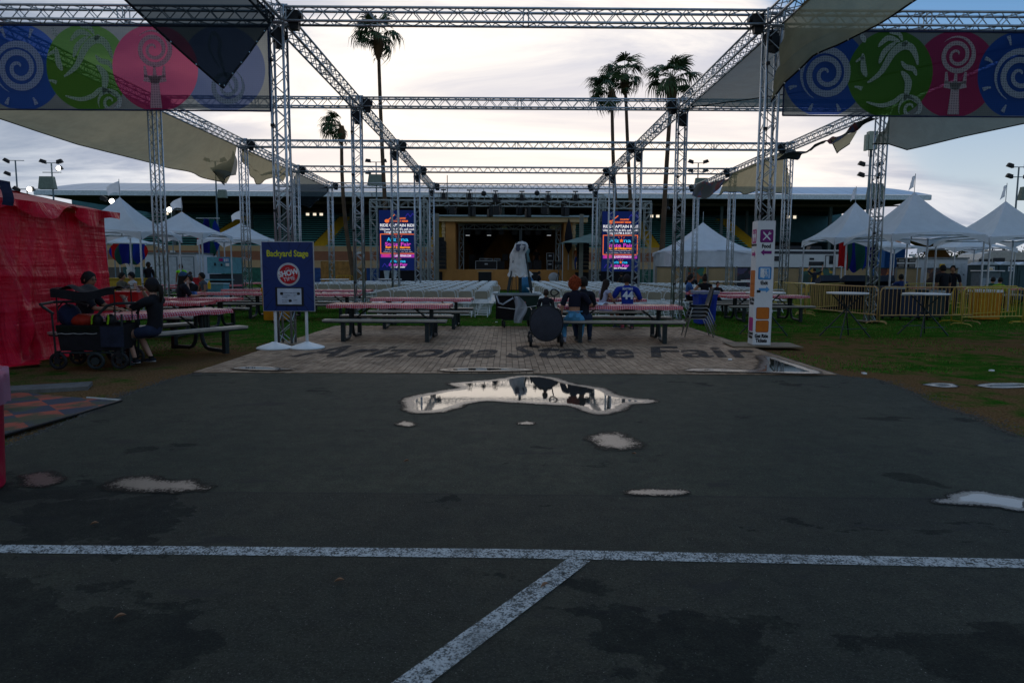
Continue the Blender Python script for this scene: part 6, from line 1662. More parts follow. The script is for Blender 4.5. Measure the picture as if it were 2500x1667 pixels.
# wagon with round canvas back and child
def wheel(m, c, r, w, ax='x', n=20):
    pts = []; c = Vector(c)
    for i in range(n):
        a = 2*math.pi*i/n; pts.append(c+(Vector((0, math.cos(a)*r, math.sin(a)*r)) if ax == 'x' else Vector((math.cos(a)*r, 0, math.sin(a)*r))))
    m.path(pts, w, 8, closed=True)
def hubs(m, c, r, w):
    c = Vector(c); m.tube(c-Vector((w, 0, 0)), c+Vector((w, 0, 0)), r*0.28, n=10)
    for i in range(5):
        a = 2*math.pi*i/5; m.tube(c, c+Vector((0, math.cos(a)*r*0.9, math.sin(a)*r*0.9)), 0.012, n=5)
wy = onz(1330, 848).y+0.05
wg = thing('wagon', 'folding wagon with a round dark grey canvas end, left of the red haired woman', 'wagon', (X(1335, wy), wy, 0))
WGY = M('charcoal_canvas', (0.035, 0.037, 0.048), 0.85, 0, 0.2, 6, 0.3)
MB().grid(lambda u, v: (math.cos(u*2*math.pi)*0.325*v, -0.05-0.05*(1-v*v), 0.47+math.sin(u*2*math.pi)*0.345*v), 28, 8).build('canvas_end', WGY, wg, True)
MB().path([(math.cos(a)*0.325, -0.05, 0.47+math.sin(a)*0.345) for a in [i*2*math.pi/24 for i in range(24)]], 0.012, 6, closed=True).build('rim', BLK, wg)
m = MB(); [m.add([(x, 0, 0.28), (x, 0.85, 0.28), (x, 0.85, 0.70), (x, 0, 0.70)], [(0, 1, 2, 3)]) for x in (-0.27, 0.27)]; m.b2(-0.27, 0.27, 0, 0.85, 0.27, 0.285); m.add([(-0.27, 0.85, 0.28), (0.27, 0.85, 0.28), (0.27, 0.85, 0.7), (-0.27, 0.85, 0.7)], [(0, 1, 2, 3)]); m.build('basket', WGY, wg)
m = MB(); [m.path([(s*0.28, 0, 0.15), (s*0.28, 0, 0.72), (s*0.28, 0.85, 0.72), (s*0.28, 0.85, 0.15)], 0.012, 6) for s in (-1, 1)]; m.tube((-0.28, 0, 0.2), (0.28, 0.85, 0.2), 0.01, n=5); m.tube((0.28, 0, 0.2), (-0.28, 0.85, 0.2), 0.01, n=5); m.build('frame', STEELBLK, wg)
m = MB(); m.tube((0.1, 0.05, 0.7), (0.16, 0.05, 0.98), 0.012, n=6); m.path([(0.16+math.cos(a)*0.075, 0.05, 1.06+math.sin(a)*0.06*(1-0.35*math.cos(a*1))) for a in [i*2*math.pi/16 for i in range(16)]], 0.014, 6, closed=True); m.build('handle', BLK, wg)
for s in (-1, 1):
    for y in (0.0, 0.85):
        m = MB(); wheel(m, (0, 0, 0), 0.10, 0.028); hubs(m, (0, 0, 0), 0.10, 0.04); w_ = m.build('wheel', BLK, wg); w_.location = (s*0.30, y, 0.128)
person('small child with dark hair riding in the wagon, seen from behind', (X(1334, wy+0.4), wy+0.42, 0.0), 0, 'sit', 0.62, 'brown', ('child_dark', (0.014, 0.014, 0.02)), 0.48, 1, ('child_pants', (0.02, 0.02, 0.03)), 1.9, ('brown', (0.03, 0.018, 0.012)), 'short', 0.56, 0.05, (0, 0), (-0.10, 0.2, 0.72), (0.10, 0.2, 0.72), (-0.08, 0.28, 0.46), (0.08, 0.28, 0.46))

# big wheeled bin with plastic sheets, and the wrapped camera tripod behind it
bY = onz(1262, 802).y
bn_ = thing('trash_cart', 'dark green wheeled trash cart with a white plastic liner hanging out', 'trash cart', (X(1262, bY)+0.0, bY+0.35, 0), R(6))
GRN = M('dark_green_plastic', (0.012, 0.030, 0.024), 0.5)
m = MB(); w0, w1, d0, d1, zb_, zt2 = 0.37, 0.56, 0.26, 0.36, 0.20, 0.86
vs = [(-w0, -d0, zb_), (w0, -d0, zb_), (w0, d0, zb_), (-w0, d0, zb_), (-w1, -d1, zt2), (w1, -d1, zt2), (w1, d1, zt2), (-w1, d1, zt2)]
m.add(vs, [(0, 3, 2, 1), (0, 1, 5, 4), (1, 2, 6, 5), (2, 3, 7, 6), (3, 0, 4, 7)]); m.build('tub', GRN, bn_)
m = MB(); m.path([(-w1-0.02, -d1-0.02, zt2), (w1+0.02, -d1-0.02, zt2), (w1+0.02, d1+0.02, zt2), (-w1-0.02, d1+0.02, zt2)], 0.024, 6, closed=True); m.build('rim', M('pale_rim', (0.22, 0.24, 0.24), 0.5), bn_)
MB().grid(lambda u, v: (-w1-0.01+(w0-w1)*-1*0+(u*0.55), -d1-0.012+v*0.075, zt2-v*0.62), 8, 6).build('black_liner', M('black_bag', (0.008, 0.008, 0.010), 0.25, 0, 0.3, 5, 0.8, 10), bn_, True)
PLW = FAB('plastic_film', (0.66, 0.70, 0.76), 0.22, 0.5, 0.12)
MB().grid(lambda u, v: (-0.16+u*(0.17+0.13*math.sin(v*3.0))+0.05*math.sin(v*5)+0.10*v, -0.40+0.05*math.sin(u*9+v*6)-0.01*v, 0.83-0.68*v), 16, 20).build('plastic_sheet', PLW, bn_, True)
MB().path([(-w1, -0.39, 0.84), (-0.50, -0.41, 0.66), (-0.40, -0.42, 0.62), (-0.28, -0.42, 0.70), (-0.14, -0.41, 0.78)], 0.02, 6).build('twisted_plastic', PLW, bn_, True)
MB().path([(-0.52, -0.33, 0.55), (-0.1, -0.40, 0.50), (0.47, -0.34, 0.58)], 0.008, 5).build('rope', WHTP, bn_)
MB().box((0.17, -0.335, 0.66), (0.05, 0.01, 0.06), rot=Matrix.Rotation(R(8), 3, 'X')).build('sticker', M('pink_sticker', (0.35, 0.15, 0.15)), bn_)
for sx in (-1, 1):
    for sy in (-1, 1):
        m = MB(); r_ = 0.085 if sx < 0 else 0.12; wheel(m, (0, 0, 0), r_-0.02, 0.022); hubs(m, (0, 0, 0), r_, 0.03); m.box((0, 0, r_*0.7), (0.05, 0.1, r_*0.7)); w_ = m.build('caster', BLK, bn_); w_.location = (sx*0.34, sy*0.22, r_)
cY = 20.5
ct = thing('camera_tripod', 'tall camera tripod wrapped in milky plastic behind the trash cart', 'tripod', (X(1269, cY), cY, 0))
zcb = lambda py: zz(py, cY)
sx_ = lambda px: (px-1269)/1667*cY
m = MB()
for px0, px1, dy in ((1262, 1228, -0.45), (1278, 1308, -0.45), (1270, 1270, 0.7)):
    m.tube((sx_(px0), 0, zcb(590)), (sx_(px1), dy, 0.02), 0.026, n=8)
    m.tube((sx_(px0)+(sx_(px1)-sx_(px0))*0.62, dy*0.62, zcb(590)*0.38), (sx_(px0)+(sx_(px1)-sx_(px0))*0.45, dy*0.45, zcb(590)*0.55), 0.05, n=8)
m.tube((0.02, 0, 0.1), (0.02, 0, zcb(560)), 0.045, n=8); m.path([(sx_(1246), 0, zcb(654)), (0, -0.1, zcb(656)), (sx_(1290), 0, zcb(657))], 0.02, 6); m.path([(-0.2, -0.1, zcb(665)), (-0.25, -0.1, 0.9), (-0.2, -0.1, 0.05)], 0.01, 5); m.path([(-0.12, -0.1, zcb(665)), (-0.1, -0.1, 0.9), (-0.12, -0.1, 0.05)], 0.01, 5)
m.build('legs', STEELBLK, ct)
m = MB(); m.box((sx_(1270), 0.05, zcb(604)), (0.26, 0.4, 0.18)); m.tube((sx_(1264), -0.1, zcb(608)), (sx_(1264), -0.28, zcb(608)), 0.07, n=12); m.box((sx_(1278), -0.08, zcb(602)), (0.10, 0.16, 0.12)); m.build('camera', M('camera_grey', (0.05, 0.06, 0.10), 0.4), ct)
def wrapf(u, v):
    py = 588+(673-588)*v; a = u*2*math.pi
    lx = {0: (1262, 1284), 0.15: (1254, 1290), 0.4: (1246, 1283), 0.65: (1244, 1285), 1: (1238, 1300)}
    ks = sorted(lx); 
    for i in range(len(ks)-1):
        if ks[i] <= v <= ks[i+1]: f = (v-ks[i])/(ks[i+1]-ks[i]); l_ = lx[ks[i]][0]*(1-f)+lx[ks[i+1]][0]*f; r_ = lx[ks[i]][1]*(1-f)+lx[ks[i+1]][1]*f
    w = (r_-l_)/2/1667*cY*0.88; c = sx_((l_+r_)/2); rr = 1+0.13*math.sin(a*5+v*9)+0.08*math.sin(a*11+v*5)+0.16*mnoise.noise(Vector((math.cos(a)*2.5, math.sin(a)*2.5, v*11)))
    if v < 0.06: w *= (v/0.06)**0.5*0.9+0.1
    return (c+math.cos(a)*w*rr, math.sin(a)*w*0.85*rr, zcb(py)-0.05*math.sin(a*7)*(v > 0.9))
MB().grid(wrapf, 40, 26).build('plastic_cover', FAB('milky_plastic', (0.80, 0.80, 0.80), 0.10, 0.42, 0.1), ct, True)
# small tripod by the stage and wrapped microphone on stage
o = thing('light_tripod', 'small black camera tripod in front of the stage', 'tripod', (X(1364, 49), 49, 0)); m = MB()
for a in (0.3, 2.4, 4.5): m.tube((0, 0, 1.35), (math.cos(a)*0.5, math.sin(a)*0.5, 0), 0.02, n=5)
m.tube((0, 0, 0.6), (0, 0, 1.8), 0.02, n=5); m.build('legs', STEELBLK, o); MB().box((0, 0, 1.95), (0.5, 0.3, 0.22)).build('camera', BLK, o)
o = thing('plastic_bag', 'pale bag lying against the stage front beside the small tripod', 'bag', (X(1352, 49.6), 49.6, 0)); MB().ball((0, 0, 0.95), (0.38, 0.2, 0.35), 14, 10).build('bag', PLW, o, True); MB().box((0, 0, 0.3), (0.5, 0.4, 0.6)).build('crate', BLK, o)
o = thing('wrapped_microphone', 'microphone stand wrapped in pale blue plastic on the stage', 'microphone', (X(1288, SD+0.6), SD+0.6, zf)); MB().lathe([(0.25, 0.55), (0.10, 1.05), (0.07, 1.15), (0.14, 1.3), (0.17, 1.45), (0.08, 1.6), (0, 1.62)], 12).build('plastic', FAB('blue_film', (0.25, 0.45, 0.52), 0.2, 0.4), o, True); MB().tube((0, 0, 0), (0, 0, 1.3), 0.02).build('stand', BLK, o)
o = thing('blue_cover', 'round blue tarpaulin bundle in front of the stage behind the chairs', 'tarpaulin', (X(1286, 42), 42, 0)); MB().ball((0, 0, 0.55), (0.48, 0.4, 0.6), 18, 12).build('tarpaulin', M('blue_tarp', (0.02, 0.12, 0.24), 0.4, 0, 0.25, 3, 0.8, 5), o, True)

# --- left group by the red stall
ba = R(60); bdir = Vector((math.cos(ba), math.sin(ba), 0)); bn2 = Vector((math.sin(ba), -math.cos(ba), 0)); Tc = Vector((-6.02, 11.62, 0))
c1 = Tc+bn2*0.70-bdir*0.62; c1 = Vector((X(374, 10.55), 10.55, 0))
o, J = person('person in black cap and tee drinking, sitting sideways on the bench by the wagon', (c1.x, c1.y, 0), face_to(-0.95, 0.12), 'sit', 0.97, 'light', ('black_tee2', (0.009, 0.009, 0.012)), 0.44, 1, ('navy_shorts', (0.020, 0.028, 0.06)), 0.62, ('dark', (0.012, 0.009, 0.007)), 'tail', SIT, 0.02, (0.05, 0), (-0.14, 0.40, 1.02), (0.10, 0.26, 1.14), (-0.06, 0.33, 0.09), (0.14, 0.20, 0.09), (0.015, 0.018, 0.028), cap=('black_cap', (0.012, 0.012, 0.015)), glasses=True, wid=1.08)
w_ = MB(); el, hn = J['arms'][-1]; w_.tube(el.lerp(hn, 0.86), el.lerp(hn, 0.95), 0.034, n=12); w_.build('wristwatch', M('watch_grey', (0.35, 0.37, 0.40), 0.3, 0.7), o)
for s in (-1, 1):
    an = J['legs'][s][2]; mk = MB(); mk.path([(an.x+s*0.048, an.y+0.02, 0.052), (an.x+s*0.052, an.y+0.06, 0.045), (an.x+s*0.048, an.y+0.12, 0.075)], [0.006, 0.010, 0.003], 5); mk.build('pink_swoosh', E('pink_print', (0.5, 0.06, 0.12), 0.35) if False else M('pink_print', (0.75, 0.12, 0.22)), o)
    MB().path([Vector(an)-Vector((0, 0, 0.015)), Vector(an)+Vector((0, 0, 0.03))], 0.040, 10).build('sock', cloth('black_sock', (0.01, 0.01, 0.01)), o)
hnR = J['arms'][1][1]
wl = Matrix.Rotation(face_to(-0.95, 0.12), 3, 'Z') @ (Vector(hnR)+Vector((-0.03, 0.05, 0.03))) + c1
small('drink_cup', 'small white and red cup raised to the mouth of the cap wearer', 'cup', MB().lathe([(0.025, -0.05), (0.034, 0.05), (0.0, 0.052)], 12), M('white_red_cup', (0.55, 0.40, 0.42)), wl, 0)
p2 = Vector((X(200, 11.6), 11.6, 0))
o, J = person('man with short dark hair and sunglasses behind the black stroller wagon', p2, face_to(0.75, 0.25), 'sit', 1.08, 'brown', ('black_tee3', (0.008, 0.008, 0.011)), 0.45, 1, ('dark2', (0.015, 0.016, 0.02)), 1.9, ('black', (0.010, 0.008, 0.008)), 'short', SIT, 0.10, (-0.45, -0.1), (-0.05, 0.50, 0.80), (0.22, 0.48, 0.80), None, None, glasses=True, wid=1.18)

# stroller wagon
sy = 10.05
sw = thing('stroller_wagon', 'black canopy stroller wagon parked before the red stall', 'stroller wagon', (X(203, sy), sy+0.25, 0), R(4))
BKC = M('black_canvas', (0.010, 0.011, 0.014), 0.85, 0, 0.3, 8, 0.4)
Lw, Ww = 0.50, 0.26
m = MB(); m.add([(-Lw*0.80, -Ww, 0.28), (Lw*0.86, -Ww, 0.28), (Lw*0.86, Ww, 0.28), (-Lw*0.80, Ww, 0.28), (-Lw*0.86, -Ww-0.03, 0.66), (Lw*0.95, -Ww-0.03, 0.66), (Lw*0.95, Ww+0.03, 0.66), (-Lw*0.86, Ww+0.03, 0.66)], [(0, 3, 2, 1), (0, 1, 5, 4), (1, 2, 6, 5), (2, 3, 7, 6), (3, 0, 4, 7)]); m.build('basket', BKC, sw)
MB().grid(lambda u, v: (-Lw*0.86+u*Lw*1.20, -Ww-0.035-0.006*math.sin(u*18), 0.56+0.09*v), 20, 2).build('mesh_window', FAB('black_mesh', (0.015, 0.02, 0.015), 0.25, 0.1), sw)
MB().path([(-Lw*0.80+i*0.1*Lw*1.1, -Ww-0.045, 0.535+0.006*math.sin(i*2.0)) for i in range(11)], 0.006, 5).build('reflective_piping', M('silver_piping', (0.30, 0.31, 0.30)), sw)
MB().grid(lambda u, v: (Lw*0.40+u*0.33, -Ww-0.055-0.02*math.sin(u*3.1)*(0.5+v), 0.34+0.30*v), 8, 6).build('side_pocket', M('navy_canvas', (0.014, 0.019, 0.036), 0.85, 0, 0.3, 8, 0.4), sw, True)
m = MB()
for s in (-1, 1):
    for x in (-Lw, Lw): m.tube((x*0.93, s*Ww, 0.15), (x*0.98, s*Ww, 0.82), 0.016, n=6)
    m.tube((-Lw*0.9, s*Ww, 0.25), (Lw*0.9, s*Ww, 0.25), 0.014, n=6)
m.build('frame', STEELBLK, sw)
for s, nmh in ((-1, 'left'), (1, 'right')):
    m = MB(); y0_ = 0.0
    if s < 0: m.path([(-Lw*0.98, -0.22, 0.82), (-Lw*1.25, -0.22, 0.92), (-Lw*1.33, -0.22, 0.96), (-Lw*1.28, 0.05, 0.98), (-Lw*0.85, 0.22, 0.98), (-Lw*0.45, 0.22, 0.92)], 0.021, 8)
    else: m.path([(Lw*0.25, -0.22, 0.80), (Lw*0.55, -0.22, 0.94), (Lw*0.75, -0.22, 0.97), (Lw*1.25, -0.15, 0.98), (Lw*1.2, 0.15, 0.96), (Lw*0.98, 0.22, 0.80)], 0.021, 8)
    m.build('handle', STEELBLK, sw)
m = MB(); [m.tube((x, s*Ww, 0.7), (x, s*Ww, 1.17), 0.010, n=5) for x in (-Lw*0.82, Lw*0.80) for s in (-1, 1)]; m.build('canopy_pole', BLK, sw)
def cano(u, v):
    x = -Lw*0.92+u*Lw*1.80; y = (v-0.5)*(2*Ww+0.12); z = 1.16+0.03*math.sin(u*7+1)+0.06*math.exp(-((u-0.28)/0.09)**2)-0.05*math.sin(math.pi*v)*0+0.02*math.sin(v*9)
    return (x, y, z+0.02*u)
MB().grid(cano, 36, 10).build('canopy', BKC, sw, True)
MB().grid(lambda u, v: (-Lw*0.92+u*Lw*1.80, -(Ww+0.06)-0.012*math.sin(u*13), 1.16+0.02*u+0.03*math.sin(u*7+1)-v*(0.12+0.02*math.sin(u*5))), 30, 3).build('canopy_valance', BKC, sw, True)
for s in (-1, 1):
    for x in (-Lw*0.88, Lw*0.86):
        m = MB(); wheel(m, (0, 0, 0), 0.105, 0.024, 'y'); m.tube((0, -0.03, 0), (0, 0.03, 0), 0.045, n=12)
        for i in range(5):
            a = 2*math.pi*i/5; m.tube((0, 0, 0), (math.cos(a)*0.1, 0, math.sin(a)*0.1), 0.013, n=5)
        m.box((0, 0, 0.10), (0.06, 0.07, 0.1)); w2 = m.build('wheel', BLK, sw); w2.location = (x if x < 0 else x-0.0, s*(Ww-0.0), 0.13)
w2 = MB(); wheel(w2, (0, 0, 0), 0.105, 0.024, 'y'); w2.tube((0, -0.03, 0), (0, 0.03, 0), 0.06, n=12); q_ = w2.build('wheel', STEELBLK, sw); q_.location = (0.10, -Ww-0.02, 0.13)
b_ = small('backpack', 'red and dark bundle lying in the stroller wagon', 'bag', MB().ball((0, 0, 0), (0.19, 0.12, 0.10), 16, 10), M('red_nylon', (0.30, 0.02, 0.008), 0.6, 0, 0.3, 8, 0.6), sw.location+Vector((-0.20, 0, 0.71)), 0.2)
o = thing('black_bag', 'round dark bag at the left end of the stroller wagon', 'bag', sw.location+Vector((-0.40, 0, 0.66))); MB().ball((0, 0, 0.12), (0.16, 0.15, 0.18), 14, 10).build('body', NAVY, o, True); MB().path([(-0.1, -0.1, 0.25), (0, -0.12, 0.34), (0.1, -0.1, 0.25)], 0.012, 6).build('strap', BLK, o)
o = thing('shoes', 'dark shoe with lime green trim standing in the stroller wagon, next to the red bundle', 'shoe', sw.location+Vector((0.05, -0.05, 0.66))); MB().ball((0, 0, 0.06), (0.08, 0.06, 0.09), 14, 10).build('upper', BLK, o, True); MB().path([(-0.06, -0.06, 0.0), (-0.05, -0.07, 0.08), (-0.03, -0.06, 0.14)], 0.012, 6).build('green_trim', M('lime_trim', (0.22, 0.42, 0.01)), o)
o = thing('shoes', 'dark shoe with lime green trim standing near the right wagon handle', 'shoe', sw.location+Vector((0.25, -0.05, 0.66))); MB().ball((0, 0, 0.06), (0.08, 0.06, 0.09), 14, 10).build('upper', BLK, o, True); MB().path([(-0.02, -0.065, 0.0), (0.0, -0.07, 0.08), (-0.01, -0.06, 0.14)], 0.014, 6).build('green_trim', M('lime_trim', (0.22, 0.42, 0.01)), o)

# --- people farther left
def pp(px, py, D, lb, face, **kw):      # px of the body, D distance
    return person(lb, (X(px, D), D, 0), face, detail=kw.pop('detail', False), **kw)
pp(289, 0, 22, 'person in a camouflage shirt with their back to the red stall', face_to(0.9, 0.1), skin='tan', shirt=('camo', (0.09, 0.075, 0.05)), hair=('dark', (0.012, 0.009, 0.007)), wid=1.15, handR=(0.2, 0.45, 0.8), handL=(-0.2, 0.45, 0.8))
pp(327, 0, 23, 'person in white tank top and dark cap facing the camouflage shirt', face_to(-0.6, -0.8), skin='light', shirt=('white_tank2', (0.42, 0.42, 0.44)), sleeve=0.05, cap=('dk', (0.015, 0.015, 0.02)), handR=(0.2, 0.4, 0.8))
pp(360, 0, 30, 'man standing in dark clothes behind the outer left tower', face_to(0.6, -0.5), pose='stand', k=1.02, skin='dark')
pp(371, 0, 31, 'person in white cap standing behind the outer left tower', face_to(-0.6, -0.6), pose='stand', k=0.95, skin='tan', shirt=('pale_blue', (0.12, 0.2, 0.3)), cap=('wh', (0.5, 0.5, 0.5)))
pp(444, 0, 31, 'worker in a lime high visibility vest in front of the white trailer', face_to(0.0, -1), pose='stand', k=0.98, skin='brown', shirt=('hivis', (0.20, 0.62, 0.01)), sleeve=0.1)
pp(436, 0, 17.6, 'person in blue cap and black shirt with back to us at the picnic table', face_to(0.8, 0.6), k=1.05, skin='tan', shirt=('black4', (0.009, 0.009, 0.014)), cap=('blue', (0.03, 0.07, 0.13)), hairstyle='long', hair=('dark', (0.012, 0.009, 0.007)), wid=1.2, detail=True, handR=(0.2, 0.45, 0.8))
o, J = person('person with glasses resting chin on hand at the picnic table', (X(470, 18.6), 18.6, 0), face_to(-0.35, -1), 'sit', 1.0, 'light', ('black5', (0.010, 0.008, 0.010)), 0.42, 1, ('jeans5', (0.03, 0.05, 0.10)), 1.9, ('brown5', (0.03, 0.015, 0.01)), 'bun', SIT, 0.20, (0, 0), (-0.08, 0.27, 1.08), (0.16, 0.36, 0.80), glasses=True, wid=1.15)
small('napkins', 'blue food wrapper on the picnic table before the couple', 'wrapper', MB().box((0, 0, 0.06), (0.22, 0.16, 0.12), taper=0.8), M('blue_wrap', (0.04, 0.12, 0.34)), (X(467, 18.0), 18.0, 0.765))
pp(457, 0, 24, 'person in white shirt and dark cap seated behind the couple', face_to(0.3, -1), k=0.95, skin='brown', shirt=('white3', (0.45, 0.45, 0.48)), cap=('dk', (0.015, 0.015, 0.02)))
pp(499, 0, 23, 'person in grey sleeveless top beside the yellow bottle', face_to(-0.6, -0.6), k=1.0, skin='brown', shirt=('grey6', (0.06, 0.07, 0.09)), sleeve=0.1)
small('cooler', 'red drink cooler standing behind the couple', 'cooler', MB().box((0, 0, 0.9), (0.5, 0.4, 0.36), taper=1.05).box((0, 0, 1.10), (0.54, 0.44, 0.05)).box((0, 0, 0.36), (0.5, 0.4, 0.72)), M('red_cooler', (0.42, 0.012, 0.02), 0.5), (X(475, 27), 27, 0))
small('bottle', 'yellow squeeze bottle on the far left picnic table', 'bottle', MB().lathe([(0.05, 0), (0.055, 0.02), (0.055, 0.2), (0.02, 0.25), (0.012, 0.31), (0, 0.315)], 12), M('mustard', (0.65, 0.38, 0.01), 0.4), (X(509, 24.2), 24.2, 0.765))
# --- right group
T_r = TB[15].location
pp(1723, 0, T_r.y-0.72, 'dark haired woman in black top with bare shoulders, at the table behind the blue bin', face_to(0.05, 1), k=1.0, skin='tan', shirt=('black7', (0.010, 0.008, 0.010)), sleeve=0.05, hairstyle='bun', hair=('brown7', (0.03, 0.015, 0.01)), detail=True, handL=(-0.4, 0.35, 0.8), wid=1.1)
pp(1752, 0, T_r.y+0.6, 'child with dark hair on the far side of the table behind the blue bin', face_to(0, -1), k=0.72, skin='tan', seat=0.47)
pp(1679, 0, T_r.y+0.3, 'person in blue shirt half hidden by the second right tower', face_to(1, -0.1), k=1.0, skin='tan', shirt=('blue8', (0.03, 0.09, 0.24)), handR=(0.1, 0.4, 0.8))
pp(1690, 0, 33, 'person in black shirt seen from behind sitting near the mural fence', face_to(0, 1), k=1.0, skin='dark', shirt=('black8', (0.01, 0.01, 0.015)), wid=1.2)
pp(2308, 0, 23.2, 'man in black shirt with small lettering on the back standing by the barricades', face_to(-0.2, 1), pose='stand', k=1.0, skin='brown', shirt=('black9', (0.008, 0.009, 0.013)), wid=1.3, cap=('dk', (0.015, 0.015, 0.02)), detail=True)
text('STAFF', 0.07, M('dim_print', (0.16, 0.18, 0.20)), Matrix.Translation((X(2311, 23.2), 23.2-0.17, 1.32)) @ Matrix.Rotation(R(90), 4, 'X'), None, 'tmp_print') if False else None
pp(2328, 0, 24.2, 'man behind the standing black shirt, leaning an arm on the barricade', face_to(-0.6, -0.7), pose='stand', k=1.0, skin='tan', shirt=('black10', (0.012, 0.012, 0.018)))
pp(2205, 0, 27.5, 'person in navy blue shirt seated with back to us under the right tents', face_to(0, 1), k=1.05, skin='brown', shirt=('navy11', (0.012, 0.03, 0.11)), wid=1.2)
pp(2176, 0, 29, 'person in dark cap looking sideways under the right tents', face_to(-0.8, 0.4), k=1.0, skin='tan', shirt=('dk12', (0.02, 0.03, 0.05)), cap=('dk', (0.015, 0.015, 0.02)))
pp(2420, 0, 27.5, 'person in dark green shirt bent over the pink table', face_to(0.7, 0.5), k=1.0, skin='tan', shirt=('green13', (0.010, 0.055, 0.030)), lean=0.45)
pp(2436, 0, 26.8, 'person in lime green shirt bent over the pink table', face_to(0.8, 0.4), k=0.98, skin='tan', shirt=('lime14', (0.16, 0.26, 0.01)), lean=0.40)
pp(1409, 0, SD-0.2, 'performer in orange and blue clothes at the right edge of the stage', face_to(-0.4, -0.8), pose='stand', k=1.0, skin='brown', shirt=('orange15', (0.40, 0.10, 0.03)), pants=('blue15', (0.03, 0.08, 0.30)))
bpy.data.objects['person'].location
for ob in list(COL.objects):
    if ob.get('label', '').startswith('performer'): ob.location.z = zf
pp(1313, 0, 46, 'person in black shirt and cap sitting in front of the stage behind the chairs', face_to(0.9, 0.3), k=1.05, skin='tan', shirt=('black16', (0.01, 0.01, 0.014)), seat=0.47)
pp(1310, 0, SD+5, 'musician bending over the drums on the stage', face_to(-0.3, -1), pose='stand', k=1.0, skin='tan', shirt=('dark17', (0.02, 0.02, 0.022)))
for ob in list(COL.objects):
    if ob.get('label', '').startswith('musician'): ob.location.z = zf
pp(1520, 0, 44.5, 'person sitting in the dark below the right video screen', face_to(-0.5, 0.5), k=1.0, skin='tan', shirt=('dark18', (0.02, 0.02, 0.022)))
# ================================================================== red stall
RED = NT('red_tarpaulin')
n1_ = RED.noise(1.3, 4); n2_ = RED.noise(7, 5, 0.6)
c = RED.mix(RED.step(n1_, 0.3, 0.7), (0.46, 0.003, 0.018), (0.74, 0.006, 0.034))
lines = RED.math('ADD', RED.math('MULTIPLY', RED.noise(2.2, 5, 0.6, sc=(1, 2.2, 0.35), dist=0.8), 1.0), RED.math('MULTIPLY', RED.noise(2.0, 3, 0.5, sc=(1, 0.25, 6.0)), 0.3))
REDM = RED.done(RED.bsdf(c, 0.28, normal=RED.bump(lines, 0.8, 0.10), Specular_IOR_Level=0.16))
st = thing('red_stall', 'market stall wrapped in shiny red tarpaulin at the left edge', 'stall', (-8.5, 12.0, 0))
wxr = X(262, 13.5)-0.0; base = Vector((-8.5, 12.0, 0))
def wallp(u, v):
    # u 0 near .. 1 far corner; v 0 ground .. 1 eave
    y = 7.2+(13.5-7.2)*u; ze = 2.47
    x = -7.85-0.0*u; x += (1-v)**1.6*(0.42-0.30*u) # flares at the foot
    z = 0.02+v*(ze-0.02)
    fold = sum(a*math.exp(-((u-(c0+sl*(1-v)))/w)**2) for a, c0, sl, w in ((0.10, 0.62, -0.10, 0.018), (0.08, 0.74, 0.10, 0.014), (0.07, 0.86, 0.06, 0.012), (0.09, 0.50, 0.12, 0.02), (0.06, 0.93, 0.02, 0.010), (0.08, 0.38, -0.05, 0.02), (0.06, 0.70, -0.14, 0.012)))
    x += fold*(0.35+0.65*(1-v))*1.1+mnoise.noise(Vector((u*5, v*1.2, 1)))*0.05+0.02*math.exp(-((v-0.55)/0.02)**2)+0.02*math.exp(-((v-0.33)/0.02)**2)
    if v < 0.07: x += (0.07-v)*4.2*(0.35+0.65*math.sin(u*21)**2); z = 0.015+0.05*abs(math.sin(u*37))*v/0.07
    return Vector((x, y, z))-base
MB().grid(wallp, 150, 46).build('side_wall', REDM, st, True)
def wallf(u, v):
    x = -7.85-6*u; y = 13.5+0.03*math.sin(u*30); x += (1-v)**1.6*0.12*(1-u)
    return Vector((x, y, 0.02+v*2.45))-base
MB().grid(wallf, 60, 10).build('rear_wall', REDM, st, True)
apex = Vector((-10.9, 10.6, 3.42))
def roof(u, v):
    a = Vector((-7.70, 7.0, 2.50)).lerp(Vector((-7.70, 13.65, 2.55)), u); p = a.lerp(apex, v); p.z += 0.12*v*(1-v)*-1; return p+ruffle(p, 0.03, 2.0)-base
MB().grid(roof, 60, 24).build('roof', M('faded_red_vinyl', (0.52, 0.10, 0.095), 0.5, 0, 0.25, 7, 0.7, 9), st, True)
def roof2(u, v):
    a = Vector((-7.70, 13.65, 2.55)).lerp(Vector((-14, 13.65, 2.5)), u); return a.lerp(apex, v)+ruffle(a.lerp(apex, v), 0.02)-base
MB().grid(roof2, 20, 10).build('roof', REDM, st, True)
def valance(u, v):
    a = Vector((-7.68, 7.0, 2.50)).lerp(Vector((-7.66, 13.68, 2.55)), u)
    L_ = 0.20+0.10*math.sin(u*31)+0.08*mnoise.noise(Vector((u*17, 0, 0))); lift = max(0, math.sin(u*19+0.6))*0.22*(1-u**8)
    return a+Vector((0.03+lift*v+0.05*math.sin(u*60)*v, 0, 0.02-L_*v+lift*0.55*v*v))-base
MB().grid(valance, 160, 6).build('valance', REDM, st, True)
o = MB().grid(lambda u, v: (0.02*math.sin(v*5), u*0.22, v*0.34), 4, 6).build('stall_flag', NAVY, loc=at(4, 500, 9.6)); tag(o, 'dark blue cloth hanging at the eave of the red stall', 'cloth')
small('white_tarp_heap', 'corner of a white tent roof above the far left of the red stall', 'tent roof', MB().add([(-1.5, 0, 0), (1.1, 0, 0), (-0.6, 0, 1.2), (-0.6, 3, 0.3)], [(0, 1, 2), (1, 3, 2)]), TFAB, at(-10, 455, 20)+Vector((-0.55, 0, -0.35)))
MB()
